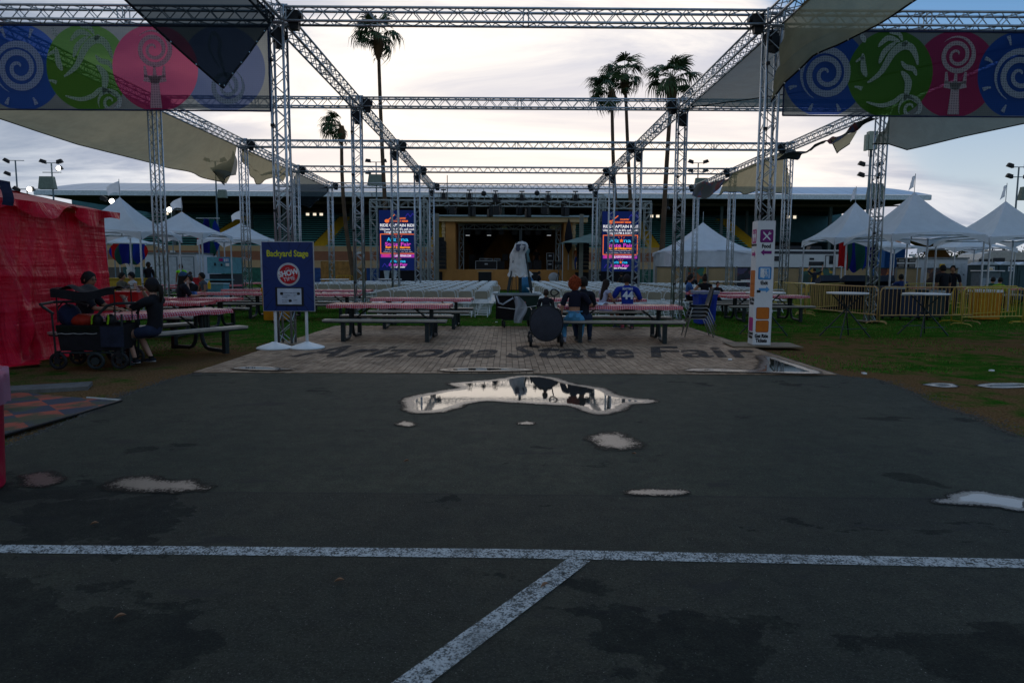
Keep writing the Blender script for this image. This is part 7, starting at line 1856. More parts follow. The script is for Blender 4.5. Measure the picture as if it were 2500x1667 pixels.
# ================================================================== red barrel at the frame edge
bp_ = onz(-52, 1215)
rb = thing('trash_barrel', 'red plastic trash barrel with pinkish liner at the far left edge', 'trash barrel', (X(10, bp_.y)-0.50, bp_.y+0.15, 0))
MB().lathe([(0.23, 0.0), (0.24, 0.02), (0.265, 0.72), (0.285, 0.73), (0.285, 0.78), (0.27, 0.785), (0.25, 0.60), (0.0, 0.5)], 36).build('barrel', M('red_plastic', (0.42, 0.012, 0.045), 0.4), rb, True)
MB().grid(lambda u, v: ((0.292+0.010*math.sin(u*2*math.pi*13)+0.01*v*math.sin(u*30))*math.cos(u*2*math.pi), (0.292+0.010*math.sin(u*2*math.pi*13))*math.sin(u*2*math.pi), 0.82-0.24*v+0.015*math.sin(u*2*math.pi*5)), 80, 6).build('liner', FAB('pink_liner', (0.50, 0.26, 0.36), 0.25, 0.5), rb, True)

# ================================================================== blue poster stand
ps = onz(690, 852)
sg = thing('poster_stand', 'blue poster on a white stand with two round feet, reading Backyard Stage', 'sign', (ps.x+0.14, ps.y+0.02, 0), R(-2))
pw = 124/1667*ps.y; ph0 = zz(761, ps.y); ph1 = zz(594, ps.y)
PBL = M('poster_blue', (0.010, 0.028, 0.125), 0.35, 0, 0.08, 2)
MB().b2(-pw/2-0.012, pw/2+0.012, -0.012, 0.02, ph0-0.012, ph1+0.012).build('frame', M('satin_silver', (0.36, 0.37, 0.38), 0.4, 0.4), sg)
MB().b2(-pw/2, pw/2, -0.020, -0.0125, ph0, ph1).build('poster', PBL, sg)
m = MB(); zc_ = (ph0+ph1)/2
for i in range(18):
    a = 2*math.pi*i/18+0.1
    def cl_(r_): return (max(-pw/2+0.01, min(pw/2-0.01, math.cos(a)*r_)), -0.0215, max(ph0+0.01, min(ph1-0.01, zc_+math.sin(a)*r_*1.35)))
    p0, p1 = Vector(cl_(0.33)), Vector(cl_(0.62)); dv = (p1-p0); 
    if dv.length < 0.05: continue
    nv = Vector((-dv.z, 0, dv.x)).normalized(); m.add([p0, p1-nv*0.010, p1+nv*0.010], [(0, 1, 2)])
m.build('ray_print', M('deep_blue_print', (0.006, 0.015, 0.075), 0.4), sg)
ztx = ph1-(622-594)/167*(ph1-ph0)
text('Backyard Stage', 0.16, M('yellow_print', (0.50, 0.50, 0.02), 0.5), facing((0, -0.0215, ztx)), sg, 'lettering', 0.004, 'CENTER', 0.001, pw*0.82)
zci = ph1-(672-594)/167*(ph1-ph0); rr = 0.212
ringm = MB().prism([(math.cos(2*math.pi*i/48)*rr, math.sin(2*math.pi*i/48)*rr) for i in range(48)], 0.0215, 0.0235, facing((0.012, 0, zci))); ringm.build('badge_ring', M('badge_grey', (0.42, 0.44, 0.47), 0.5), sg)
MB().prism([(math.cos(2*math.pi*i/48)*rr*0.83, math.sin(2*math.pi*i/48)*rr*0.83) for i in range(48)], 0.024, 0.026, facing((0.012, 0, zci))).build('badge_disc', M('badge_red', (0.40, 0.006, 0.014), 0.4), sg)
WTX = M('white_print', (0.62, 0.64, 0.66), 0.5)
def tiltf(x, z, a=R(11)): return Matrix.Translation((x, -0.0275, z)) @ Matrix.Rotation(R(90), 4, 'X') @ Matrix.Rotation(a, 4, 'Z')
text("IT'S", 0.055, M('grey_print', (0.42, 0.36, 0.37)), tiltf(-0.005, zci+0.10), sg, 'lettering', 0, 'CENTER', 0.001)
text('SHOW', 0.14, WTX, tiltf(0.01, zci+0.022), sg, 'lettering', 0.006, 'CENTER', 0.001, rr*1.80)
text('TIME', 0.10, WTX, tiltf(0.022, zci-0.085), sg, 'lettering', 0.0, 'CENTER', 0.001, rr*1.05)
zp0, zp1 = ph1-(748-594)/167*(ph1-ph0), ph1-(706-594)/167*(ph1-ph0)
MB().b2(-0.245, 0.285, -0.028, -0.0205, zp0-0.01, zp1+0.02).build('pouch', BLK, sg)
MB().grid(lambda u, v: (-0.205+u*0.45, -0.031-0.004*math.sin(u*9)*math.sin(v*7), zp0+0.02+v*(zp1-zp0-0.02)), 14, 10).build('notice_sheet', M('plastic_sleeve', (0.42, 0.47, 0.55), 0.18, 0, 0.08, 5, 0.3, 8), sg, True)
text('BACKYARD STAGE LINE-UP', 0.022, BLK, facing((0.02, -0.037, zp1-0.085)), sg, 'notice_lettering', 0, 'CENTER', 0.0005)
for i, (a, b) in enumerate((('Ride Captain Ride', '6:00PM'), ('Wednesday', ''), ('Ride Captain Ride', '8:30PM'), ('Wednesday', ''))):
    zz_ = zp1-0.13-0.035*i-(0.02 if i > 1 else 0); text(a, 0.022, BLK, facing((-0.12, -0.037, zz_)), sg, 'notice_lettering', 0, 'LEFT', 0.0005)
    if b: text(b, 0.022, BLK, facing((0.10, -0.037, zz_)), sg, 'notice_lettering', 0, 'LEFT', 0.0005)
for s in (-1, 1):
    x = s*0.285+(0.02 if s > 0 else 0.0)
    MB().tube((x, 0.04, 0.03), (x, 0.04, ph0+0.5), 0.028, n=12).build('pole', WHTP, sg, True)
    MB().lathe([(0.32, 0.0), (0.325, 0.018), (0.30, 0.035), (0.20, 0.07), (0.10, 0.10), (0.06, 0.115), (0.045, 0.125), (0, 0.126)], 36, (x, 0.04 if s > 0 else -0.05, 0.012)).build('foot', WHTP, sg, True)
    MB().lathe([(0.325, 0), (0.327, 0.014), (0.32, 0.016)], 36, (x, 0.04 if s > 0 else -0.05, 0.0)).build('rubber_rim', BLK, sg, True)

# ================================================================== sign column wrapped round the near right tower
sc_ = thing('sign_column', 'white wayfinding column around the near right tower with Food and Exit signs', 'sign', (XR, ROWS[0], 0), R(-4))
hc = 0.172; ch_ = zz(537, ROWS[0])
MB().b2(-hc, hc, -hc, -hc+0.012, 0.05, ch_).build('front_board', WHT, sc_); MB().b2(-hc, -hc+0.012, -hc+0.0122, hc, 0.05, ch_).build('side_board', WHT, sc_)
MB().b2(hc-0.012, hc, -hc+0.0122, hc, 0.05, ch_).build('side_board', WHT, sc_); MB().b2(-hc+0.0122, hc-0.0122, hc-0.012, hc, 0.05, ch_).build('rear_board', WHT, sc_)
MB().b2(-0.62, 0.72, -0.42, 0.40, 0.024, 0.045).build('plywood_base', M('plate_plywood', (0.16, 0.12, 0.08)), sc_)
def rsq(w, h_, r_, n=5):
    out = []
    for cx_, cy_, a0 in ((w/2-r_, h_/2-r_, 0), (-w/2+r_, h_/2-r_, 90), (-w/2+r_, -h_/2+r_, 180), (w/2-r_, -h_/2+r_, 270)):
        for i in range(n+1): a = R(a0+90*i/n); out.append((cx_+math.cos(a)*r_, cy_+math.sin(a)*r_))
    return out
PUR = M('purple_print', (0.17, 0.012, 0.15), 0.45); DBL = M('blue_print', (0.012, 0.11, 0.33), 0.45); LBL = M('light_blue_print', (0.08, 0.28, 0.55), 0.45); ORG = M('orange_print', (0.48, 0.13, 0.012), 0.45, 0, 0.1); ORD_ = M('orange_border', (0.25, 0.06, 0.01), 0.45)
def Fz(py): return zz(py, ROWS[0]-hc)
def fr_(x, z): return facing((x, -hc, z))
def plate(nm, x, z, w, h_, mat, d=0.002, r_=0.03, side=False, d0=0.0005):
    Mx = fr_(x, z) if not side else Matrix.Translation((-hc, x, z)) @ Matrix.Rotation(R(-90), 4, 'Z') @ Matrix.Rotation(R(90), 4, 'X')
    return MB().prism(rsq(w, h_, r_), d0, d, Mx).build(nm, mat, sc_)
plate('food_sign', 0.012, Fz(573), 0.25, 0.25, M('purple_border', (0.09, 0.008, 0.09)), 0.002); plate('food_sign', 0.012, Fz(573), 0.23, 0.23, PUR, 0.0035, d0=0.0021)
m = MB(); Mx = fr_(0.012, Fz(573))
m.prism([(x, y) for x, y in ((-0.075, 0.085), (-0.055, 0.078), (0.0, 0.02), (0.075, -0.068), (0.062, -0.082), (-0.02, 0.0), (-0.065, 0.045))], 0.004, 0.0055, Mx)
m.prism([(-0.075, -0.070), (-0.062, -0.083), (0.045, 0.03), (0.068, 0.032), (0.088, 0.052), (0.080, 0.058), (0.062, 0.044), (0.056, 0.050), (0.072, 0.068), (0.066, 0.074), (0.048, 0.058), (0.042, 0.064), (0.058, 0.082), (0.050, 0.088), (0.030, 0.068), (0.030, 0.045)], 0.0056, 0.0068, Mx)
m.build('knife_and_fork', WTX, sc_)
BTX = M('black_print', (0.012, 0.012, 0.014), 0.6)
text('Food', 0.10, BTX, facing((0.012, -hc-0.002, Fz(598))), sc_, 'lettering', 0.005, 'CENTER', 0.001, 0.17)
def arrow(x, z, s, mat, side=False, k=1.0):
    pts = [(-0.105, 0), (-0.035, 0.062), (-0.035, 0.028), (0.105, 0.028), (0.105, -0.028), (-0.035, -0.028), (-0.035, -0.062)]
    pts = [(px*s*k, py*k) for px, py in pts]
    if s < 0: pts = pts[::-1]
    Mx = fr_(x, z) if not side else Matrix.Translation((-hc, x, z)) @ Matrix.Rotation(R(-90), 4, 'Z') @ Matrix.Rotation(R(90), 4, 'X')
    MB().prism(pts, 0.0005, 0.0025, Mx).build('arrow', mat, sc_)
arrow(0.012, Fz(613), 1, PUR); plate('exit_sign', 0.005, Fz(664), 0.25, 0.25, DBL, 0.002); plate('exit_sign', 0.005, Fz(664), 0.225, 0.225, LBL, 0.0035, d0=0.0021)
m = MB(); Mx = fr_(0.005, Fz(664)); m.prism([(-0.085, 0.095), (-0.01, 0.095), (-0.01, -0.095), (-0.085, -0.075)], 0.004, 0.0055, Mx); m.prism([(0.075, 0.095), (0.088, 0.095), (0.088, -0.095), (0.075, -0.095)], 0.004, 0.0055, Mx); m.prism([(-0.009, 0.095), (0.0745, 0.095), (0.0745, 0.083), (-0.009, 0.083)], 0.004, 0.0055, Mx)
m.prism([(0.018+math.cos(a)*0.016, 0.058+math.sin(a)*0.016) for a in [i*math.pi/6 for i in range(12)]], 0.0056, 0.007, Mx); m.prism([(0.005, 0.035), (0.028, 0.038), (0.030, 0.0), (0.052, -0.025), (0.045, -0.07), (0.034, -0.07), (0.036, -0.030), (0.012, -0.012), (0.0, -0.050), (-0.028, -0.062), (-0.025, -0.074), (0.012, -0.060), (0.008, -0.005)], 0.0056, 0.007, Mx); m.prism([(0.028, 0.036), (0.055, 0.010), (0.048, 0.004), (0.024, 0.024)], 0.0071, 0.008, Mx); m.prism([(0.006, 0.036), (-0.022, 0.020), (-0.020, -0.004), (-0.011, -0.004), (-0.012, 0.014), (0.008, 0.024)], 0.0071, 0.008, Mx)
m.build('running_figure', WTX, sc_)
text('Exit', 0.10, BTX, facing((0.005, -hc-0.002, Fz(688))), sc_, 'lettering', 0.005, 'CENTER', 0.001, 0.13); arrow(0.008, Fz(704), -1, LBL)
for py in (762, 794): plate('orange_panel', -0.003, Fz(py), 0.25, 0.235, ORD_, 0.002); plate('orange_panel', -0.003, Fz(py), 0.23, 0.215, ORG, 0.0035, d0=0.0021)
text('Get Ride', 0.095, BTX, facing((-0.01, -hc-0.002, Fz(818))), sc_, 'lettering', 0.006, 'CENTER', 0.001, 0.26); text('Tickets', 0.095, BTX, facing((-0.01, -hc-0.002, Fz(829))), sc_, 'lettering', 0.006, 'CENTER', 0.001, 0.22)
PNK = M('magenta_print', (0.36, 0.02, 0.17), 0.45)
plate('restroom_sign', 0.0, Fz(573), 0.27, 0.27, PNK, 0.002, side=True)
Ms = lambda x, z: Matrix.Translation((-hc, x, z)) @ Matrix.Rotation(R(-90), 4, 'Z') @ Matrix.Rotation(R(90), 4, 'X')
m = MB()
for xo in (-0.055, 0.055): Mx = Ms(xo, Fz(573)); m.prism([(math.cos(a)*0.022, 0.085+math.sin(a)*0.022) for a in [i*math.pi/5 for i in range(10)]], 0.0025, 0.004, Mx); m.prism([(-0.04, 0.05), (0.04, 0.05), (0.045, -0.02), (0.025, -0.02), (0.02, -0.10), (-0.02, -0.10), (-0.025, -0.02), (-0.045, -0.02)], 0.0025, 0.004, Mx)
m.build('restroom_figures', WTX, sc_)
def stext(s, py, size, wd): text(s, size, BTX, Matrix.Translation((-hc-0.002, 0, Fz(py))) @ Matrix.Rotation(R(-90), 4, 'Z') @ Matrix.Rotation(R(90), 4, 'X'), sc_, 'lettering', 0.005, 'CENTER', 0.001, wd)
stext('Restroom', 594, 0.07, 0.34); arrow(0.0, Fz(617), -1, PNK, True, 1.1)
for py in (674, 706): plate('orange_panel', 0.0, Fz(py), 0.30, 0.27, ORG, 0.002, side=True)
stext('Get Ride', 729, 0.085, 0.33); stext('Tickets', 738, 0.085, 0.28); plate('magenta_panel', 0.0, Fz(790), 0.27, 0.27, PNK, 0.002, side=True); stext('Concert', 812, 0.085, 0.33); stext('Tickets', 821, 0.085, 0.28)

# ================================================================== bins, stacked chairs, high tables
ob_ = thing('trash_bin', 'orange lidded bin left of the blue poster stand', 'trash bin', (X(664, onz(664, 785).y), onz(664, 785).y+0.3, 0))
MB().box((0, 0, 0.44), (0.56, 0.56, 0.80), taper=1.10).build('body', M('orange_plastic', (0.46, 0.175, 0.008), 0.5), ob_); MB().box((0, 0, 0.90), (0.68, 0.66, 0.12), taper=0.94).build('lid', M('orange_plastic', (0.46, 0.175, 0.008)), ob_)
for dx in (-0.10,): text('WASTE', 0.07, BTX, facing((-0.10, -0.335, 0.905)), ob_, 'lettering', 0.004, 'CENTER', 0.001)
bb_ = thing('trash_bin', 'blue square bin with clear liner behind the chair stack', 'trash bin', (X(1731, onz(1731, 792).y), onz(1731, 792).y+0.3, 0), R(2))
MB().box((0, 0, 0.44), (0.46, 0.46, 0.86), taper=1.18).build('body', M('blue_plastic', (0.010, 0.035, 0.30), 0.45), bb_); MB().box((0, 0, 0.89), (0.62, 0.60, 0.06)).build('rim', M('blue_plastic', (0.010, 0.035, 0.30)), bb_)
MB().box((0, -0.255, 0.5), (0.34, 0.02, 0.5), rot=Matrix.Rotation(R(5.4), 3, 'X')).build('recessed_panel', M('blue_plastic_dark', (0.008, 0.026, 0.23), 0.45), bb_)
MB().grid(lambda u, v: (lambda a, q: (max(-0.315, min(0.315, math.cos(a)*0.5)), max(-0.305, min(0.305, math.sin(a)*0.5)), 0.935-0.09*v+0.012*math.sin(u*60)))(u*2*math.pi, 0), 80, 3).build('liner', FAB('clear_liner', (0.5, 0.53, 0.56), 0.4, 0.4), bb_, True)
for sx in (-1, 1): MB().box((sx*0.33, 0, 0.80), (0.06, 0.14, 0.05)).build('handle', M('blue_plastic', (0.010, 0.035, 0.30)), bb_)
yb2 = onz(2280, 780).y
o = thing('trash_bin', 'orange bin behind the yellow barricades at the right', 'trash bin', (X(2444, onz(2444, 783).y), onz(2444, 783).y+0.6, 0)); MB().box((0, 0, 0.44), (0.62, 0.56, 0.84), taper=1.06).build('body', M('orange_plastic', (0.46, 0.175, 0.008)), o); MB().box((0, 0, 0.9), (0.70, 0.64, 0.08)).build('rim', WHTP, o)

cs = onz(1700, 822)
CH_G = M('charcoal_shell', (0.030, 0.036, 0.042), 0.45, 0, 0.1)
sh = MB()
def shell(u, v):
    x = (u-0.5)*0.46; s_ = v
    if s_ < 0.45: y = 0.24-0.40*s_/0.45; z = 0.44-0.025*math.sin(math.pi*s_/0.45)+0.05*(abs(u-0.5)*2)**3
    elif s_ < 0.6: q = (s_-0.45)/0.15; y = -0.16-0.06*q; z = 0.44+0.07*q*q+0.03*(abs(u-0.5)*2)**3
    else: q = (s_-0.6)/0.4; y = -0.22-0.09*q; z = 0.51+0.34*q; x *= 1-0.18*q*q
    y += 0.05*(abs(u-0.5)*2)**2*(1 if s_ > 0.5 else 0); return (x, y, z)
sh.grid(shell, 14, 20); sh.grid(lambda u, v: Vector(shell(1-u, v))+Vector((0, -0.006, -0.008)), 14, 20); SHM = sh.mesh('shell', CH_G, True)
lf = MB()
for s in (-1, 1):
    lf.path([(s*0.25, 0.30, 0.0), (s*0.215, 0.19, 0.39), (s*0.19, 0.14, 0.42), (s*0.19, -0.12, 0.42), (s*0.215, -0.17, 0.39), (s*0.26, -0.34, 0.0)], 0.012, 7)
lf.tube((-0.19, 0.1, 0.42), (0.19, 0.1, 0.42), 0.010, n=6); lf.tube((-0.19, -0.1, 0.42), (0.19, -0.1, 0.42), 0.010, n=6)
LFM = lf.mesh('leg_frame', M('chrome_leg', (0.35, 0.37, 0.38), 0.3, 0.8), True)
for i in range(4):
    o = thing('stacking_chair', f'charcoal shell chair, {["lowest", "second lowest", "second highest", "topmost"][i]} in the stack on the paver edge', 'stacking chair', (cs.x+0.03*0, cs.y-0.025*i, 0.085*i), R(84), 'stacked charcoal chairs')
    link_mesh('shell', SHM, o); link_mesh('leg_frame', LFM, o)
    if i: o.location = (cs.x+0.012*i, cs.y-0.01*i, 0.085*i)
def high_table(px0, px1, pyt, pyb, lb):
    D = onz((px0+px1)/2, pyb).y; o = thing('bar_table', lb, 'high table', (X((px0+px1)/2, D), D, 0), 0.3, 'round high tables'); zt3 = zz(pyt, D); r_ = (px1-px0)/2/1667*D
    MB().lathe([(0, zt3-0.04), (r_*0.97, zt3-0.04), (r_, zt3-0.03), (r_, zt3-0.005), (r_*0.99, zt3), (0, zt3)], 36).build('tabletop', WHTP, o, True)
    for s in (-1, 1): MB().path([(s*0.42, -0.30, 0), (s*0.05, -0.05, zt3*0.55), (-s*0.28, 0.15, zt3-0.05)], 0.015, 6).build('leg', STEELBLK, o); MB().path([(s*0.42, 0.34, 0), (s*0.05, 0.05, zt3*0.55), (-s*0.28, -0.15, zt3-0.05)], 0.015, 6).build('leg', STEELBLK, o)
    m = MB(); m.tube((-0.36, -0.25, 0.20), (0.36, -0.25, 0.20), 0.009, n=5); m.tube((-0.36, 0.28, 0.20), (0.36, 0.28, 0.20), 0.009, n=5); m.tube((-0.05, -0.2, zt3*0.55), (-0.05, 0.2, zt3*0.55), 0.009, n=5); m.build('crossbar', STEELBLK, o)
high_table(2025, 2120, 710, 822, 'round white high table at the right, left of the pair'); high_table(2214, 2316, 711, 818, 'round white high table at the right, in front of the barricades'); high_table(1825, 1918, 710, 818, 'round white high table half hidden by the white sign column')
def fold_table(px0, px1, py, D, lb):
    o = thing('folding_table', lb, 'table', (X((px0+px1)/2, D), D, 0), 0, 'white folding tables'); w = (px1-px0)/1667*D; z = zz(py, D)
    MB().b2(-w/2, w/2, -0.35, 0.35, z-0.045, z).build('tabletop', WHTP, o)
    for s in (-1, 1): MB().path([(s*w*0.42, -0.3, 0), (s*w*0.25, 0, z*0.6), (s*w*0.12, 0.25, z-0.05)], 0.018, 5).build('leg', STEELBLK, o); MB().path([(s*w*0.12, -0.3, 0), (s*w*0.25, 0, z*0.6), (s*w*0.42, 0.25, z-0.05)], 0.018, 5).build('leg', STEELBLK, o)
fold_table(1738, 1830, 684, 34, 'white folding table before the mural fence, left one'); fold_table(1815, 1850, 681, 36, 'white folding table half behind the sign column'); fold_table(1942, 2005, 687, 32, 'white folding table under the tent right of the sign column'); fold_table(785, 848, 683, 38, 'small white folding table right of the blue sign'); fold_table(926, 978, 682, 36, 'white folding table with paper cups below the left screen')
for i, px in enumerate((944, 962)): small('paper_bucket', f'pale paper bucket on the table below the left screen, {["left", "right"][i]} one', 'bucket', MB().lathe([(0.10, 0), (0.16, 0.42), (0.17, 0.43), (0, 0.40)], 14), M('pale_card', (0.34, 0.40, 0.42)), (X(px, 36), 36, zz(682, 36)+0.0))

# ================================================================== steel crowd barricades
YB = M('yellow_barrier_paint', (0.50, 0.37, 0.09), 0.5, 0.1, 0.2, 8); YB2 = M('bright_yellow_barrier', (0.48, 0.30, 0.015), 0.5, 0.1, 0.2, 8); PB = M('peach_barrier_paint', (0.46, 0.28, 0.11), 0.5, 0.1, 0.2, 8)
def barricade(a, b, lb, mat, ht=1.05):
    a, b = Vector(a), Vector(b); L_ = (b-a).length; o = thing('barricade', lb, 'barricade', a, math.atan2(b.y-a.y, b.x-a.x), 'steel crowd barricades')
    MB().path([(0, 0, 0.05), (0, 0, ht-0.14), (0.04, 0, ht-0.04), (0.14, 0, ht), (L_-0.14, 0, ht), (L_-0.04, 0, ht-0.04), (L_, 0, ht-0.14), (L_, 0, 0.05)], 0.019, 8).build('frame', mat, o, True)
    MB().tube((0, 0, 0.24), (L_, 0, 0.24), 0.016, n=6).build('bottom_rail', mat, o)
    n = int(L_/0.125); me = MB().tube((0, 0, 0.24), (0, 0, ht-0.01), 0.0085, n=5, cap=False).mesh('bar', mat)
    for i in range(1, n): link_mesh('bar', me, o, (L_*i/n, 0, 0))
    ft = MB().path([(0, -0.33, 0.0), (0, -0.26, 0.05), (0, 0, 0.07), (0, 0.26, 0.05), (0, 0.33, 0)], 0.015, 6).mesh('foot', mat)
    for x in (0.0, L_): link_mesh('foot', ft, o, (x, 0, 0))
def G_(px, py): return onz(px, py)
q0 = 19.3
barricade(G_(2146, 790), G_(2372, 789), 'yellow brown barricade between the outer right tower and the standing men', PB)
barricade(G_(1963, 768), G_(2140, 789), 'barricade with faded peach rails left of the outer right tower', PB)
barricade(G_(1888, 752), G_(1966, 764), 'yellowish barricade right of the white sign column', YB)
barricade(G_(1966, 770), G_(2060, 760), 'yellowish barricade behind the left high table', YB)
barricade(G_(2347, 795), G_(2495, 792), 'pale yellow barricade in front of the orange bin', YB)
barricade(G_(2322, 788), G_(2480, 778), 'bright yellow barricade overlapping the pale one', YB2)
barricade(G_(2496, 790), G_(2640, 770), 'yellow barricade leaving the picture at the right', YB2)
barricade(G_(1604, 712), G_(1627, 712), 'small yellow barrier at the foot of the flared palm, left one', YB2, 1.0); barricade(G_(1632, 712), G_(1664, 712), 'small yellow barrier at the foot of the flared palm, right one', YB2, 1.0)
barricade(G_(822, 706), G_(862, 706), 'small yellow barrier behind the chairs right of the blue sign', YB2, 1.0)
barricade(G_(2205, 762), G_(2345, 754), 'cream barricade behind the standing men', YB)

# sound desk and gear under the right tents
o = thing('mixing_desk', 'black sound desk with open lids behind the barricades', 'mixing desk', (X(2090, 25.5), 25.5, 0))
MB().box((0, 0, 0.55), (2.9, 0.8, 0.9)).build('table_skirt', BLKF, o); 
for i, (x, w) in enumerate(((-1.0, 0.7), (0.0, 0.9), (1.0, 0.8))): MB().box((x, 0.1, 1.14), (w, 0.5, 0.24), rot=Matrix.Rotation(R(-24), 3, 'X')).build('console', M('console_navy', (0.02, 0.03, 0.05), 0.4), o)
MB().box((0.1, -0.02, 1.24), (0.42, 0.3, 0.02), rot=Matrix.Rotation(R(30), 3, 'X')).build('screen', E('console_screen', (0.10, 0.22, 0.34), 0.7), o)
m = MB(); [m.path([(x, 0, 1.1), (x+0.02, 0, 1.3), (x+0.1, -0.1, 1.38)], 0.006, 5) for x in (-0.4, 0.5)]; m.build('gooseneck_lamp', BLK, o)
for i, (px, w, h_, lb) in enumerate(((2175, 0.7, 0.95, 'black equipment case left behind the middle barricade'), (2218, 0.8, 0.75, 'dark blue equipment case behind the middle barricade'), (2275, 0.6, 0.85, 'black rack case next to the standing men'))):
    o = thing('equipment_case', lb, 'case', (X(px, 21.6), 21.6, 0), 0.1*i, 'equipment cases behind the barricade'); MB().box((0, 0, h_/2+0.08), (w, 0.55, h_)).build('body', M(f'case_{i}', (0.012, 0.016+0.006*i, 0.03+0.02*(i == 1)), 0.5), o); MB().box((0, -0.28, h_+0.03), (w*1.02, 0.02, 0.05)).build('metal_edge', ALU2, o)
    m = MB(); [m.ball((a*w*0.4, b*0.2, 0.04), 0.04, 8, 5) for a in (-1, 1) for b in (-1, 1)]; m.build('casters', BLK, o)

# ================================================================== mural fence and vehicles at the right
FM = 40.0
mf = [(1600, 1676, 'plain'), (1676, 1726, 'mural with orange disc and red figure beside the middle right tower'), (1726, 1796, 'plain'), (1796, 1860, 'dark mural'), (1860, 1952, 'plain'), (1952, 2036, 'yellow and green flower mural'), (2036, 2128, 'plain'), (2140, 2184, 'red and orange mural'), (2186, 2250, 'plain'), (2258, 2300, 'brown pottery mural'), (2300, 2340, 'plain')]
PLY = M('tan_plywood', (0.33, 0.235, 0.13), 0.8, 0, 0.1, 1.5)
def blobmat(nm, base, cols_, sc):
    t = NT(nm); c = None; cur = t.mix(t.step(t.noise(sc*0.7, 3), 0.45, 0.55), base, mul(base, 0.5))
    for i, cc_ in enumerate(cols_): cur = t.mix(t.step(t.noise(sc, 1.5, off=(3.1*i+1, 7.7*i, 2.2*i)), 0.57, 0.60), cur, cc_)
    return t.done(t.bsdf(cur, 0.6))
mm_ = {1: blobmat('mural_orange', (0.02, 0.14, 0.10), [(0.30, 0.10, 0.03), (0.30, 0.02, 0.03), (0.25, 0.2, 0.03)], 1.6), 3: blobmat('mural_dark', (0.015, 0.018, 0.035), [(0.10, 0.03, 0.05), (0.06, 0.05, 0.12)], 1.9), 5: blobmat('mural_flower', (0.03, 0.10, 0.08), [(0.50, 0.27, 0.02), (0.45, 0.22, 0.02), (0.05, 0.05, 0.03)], 1.5), 7: blobmat('mural_red', (0.16, 0.03, 0.02), [(0.40, 0.12, 0.02), (0.05, 0.04, 0.04)], 2.2), 9: blobmat('mural_brown', (0.10, 0.05, 0.04), [(0.28, 0.12, 0.06), (0.10, 0.08, 0.09), (0.35, 0.22, 0.12)], 1.7)}
zfm = zz(651, FM)
for i, (a, b, lb) in enumerate(mf):
    o = thing('fence_wall_panel', lb if lb != 'plain' and i != 3 else (f'plain tan plywood fence panel, {ORD[[0,2,4,6,8,10].index(i)]} of the plain ones from the left' if lb == 'plain' else 'dark mural panel just left of the sign column'), 'fence panel', (X(a, FM), FM, 0), 0, 'tan fence panels with murals')
    w = X(b, FM)-X(a, FM)-0.03; MB().b2(0, w, 0, 0.06, 0.0, zfm).build('board', mm_.get(i, PLY), o)
    if i == 1: MB().prism([(w*0.34+math.cos(q)*0.40, zfm*0.62+math.sin(q)*0.42) for q in [k*math.pi/12 for k in range(24)]], 0.002, 0.010, facing((0, 0, 0))).build('orange_disc', M('orange_disc_paint', (0.36, 0.13, 0.06)), o)
    if i == 5: MB().prism([(w*0.5+math.cos(q)*0.30, zfm*0.6+math.sin(q)*0.22) for q in [k*math.pi/12 for k in range(24)]], 0.002, 0.010, facing((0, 0, 0))).build('flower_paint', M('yellow_flower_paint', (0.50, 0.30, 0.02)), o)
    MB().b2(0.0, 0.08, -0.08, -0.01, 0, zfm+0.08).build('post', M('fence_post_grey', (0.18, 0.17, 0.15)), o); MB().b2(0, w, -0.05, 0.0, zfm+0.002, zfm+0.05).build('top_rail', STEELBLK, o)
pp(1990, 0, 38.5, 'person in dark shirt raising both arms in front of the flower mural', face_to(0.2, 1), pose='stand', k=0.98, skin='tan', shirt=('dark20', (0.015, 0.02, 0.03)), handR=(0.42, 0.1, 1.75), handL=(-0.25, 0.2, 1.72))
RVW = M('rv_white', (0.52, 0.54, 0.55), 0.35, 0, 0.05); RVD = M('rv_stripe', (0.03, 0.035, 0.045), 0.35); GLS = M('dark_glass', (0.01, 0.014, 0.018), 0.08, 0, 0.1)
DV = 46
rv = thing('motorhome', 'white travel trailer with dark stripe behind the mural fence', 'motorhome', (X(1812, DV), DV, 0))
Lr = X(2060, DV)-X(1812, DV); zr0, zr1 = 0.55, zz(606, DV)
mn = MB(); mn.prism([(0, zr0), (0, zr0+1.2), (0.25, zr1-0.35), (0.7, zr1), (Lr, zr1), (Lr, zr0)], -2.4, 0, facing((0, 0, 0))); mn.build('body', RVW, rv)
MB().b2(0.8, Lr, -0.02, -0.004, zr1-0.28, zr1-0.10).build('stripe', RVD, rv); MB().prism([(0.3, zr1-0.9), (0.6, zr1-0.35), (1.0, zr1-0.30), (0.9, zr1-0.62), (0.7, zr1-1.0)], 0.004, 0.02, facing((0, 0, 0))).build('swoosh_stripe', RVD, rv)
for (a, b, c0, c1, nm) in ((1974, 2010, 635, 645, 'window'), (1975, 1986, 626, 631, 'vent'), (2023, 2034, 621, 641, 'window'), (1880, 1905, 622, 634, 'window')): MB().b2(X(a, DV)-rv.location.x, X(b, DV)-rv.location.x, -0.03, -0.005, zz(c1, DV), zz(c0, DV)).build(nm, GLS, rv)
m = MB(); [m.b2(x0, x1, -0.028, -0.004, z0, z1) for x0, x1, z0, z1 in ((5.56, 5.60, 0.7, zr1-0.35), (6.20, 6.24, 0.7, zr1-0.35), (5.601, 6.199, zr1-0.39, zr1-0.352))]; m.build('door_frame', RVD, rv)
for x in (2.9, 3.9, 5.3): MB().box((x, 1.2, zr1+0.14), (0.9, 0.7, 0.28), taper=0.8).build('roof_unit', BLK, rv)
for x in (2.0, 2.9): m = MB(); wheel(m, (0, 0, 0), 0.27, 0.09, 'y'); q_ = m.build('wheel', BLK, rv); q_.location = (x, 0.2, 0.36)
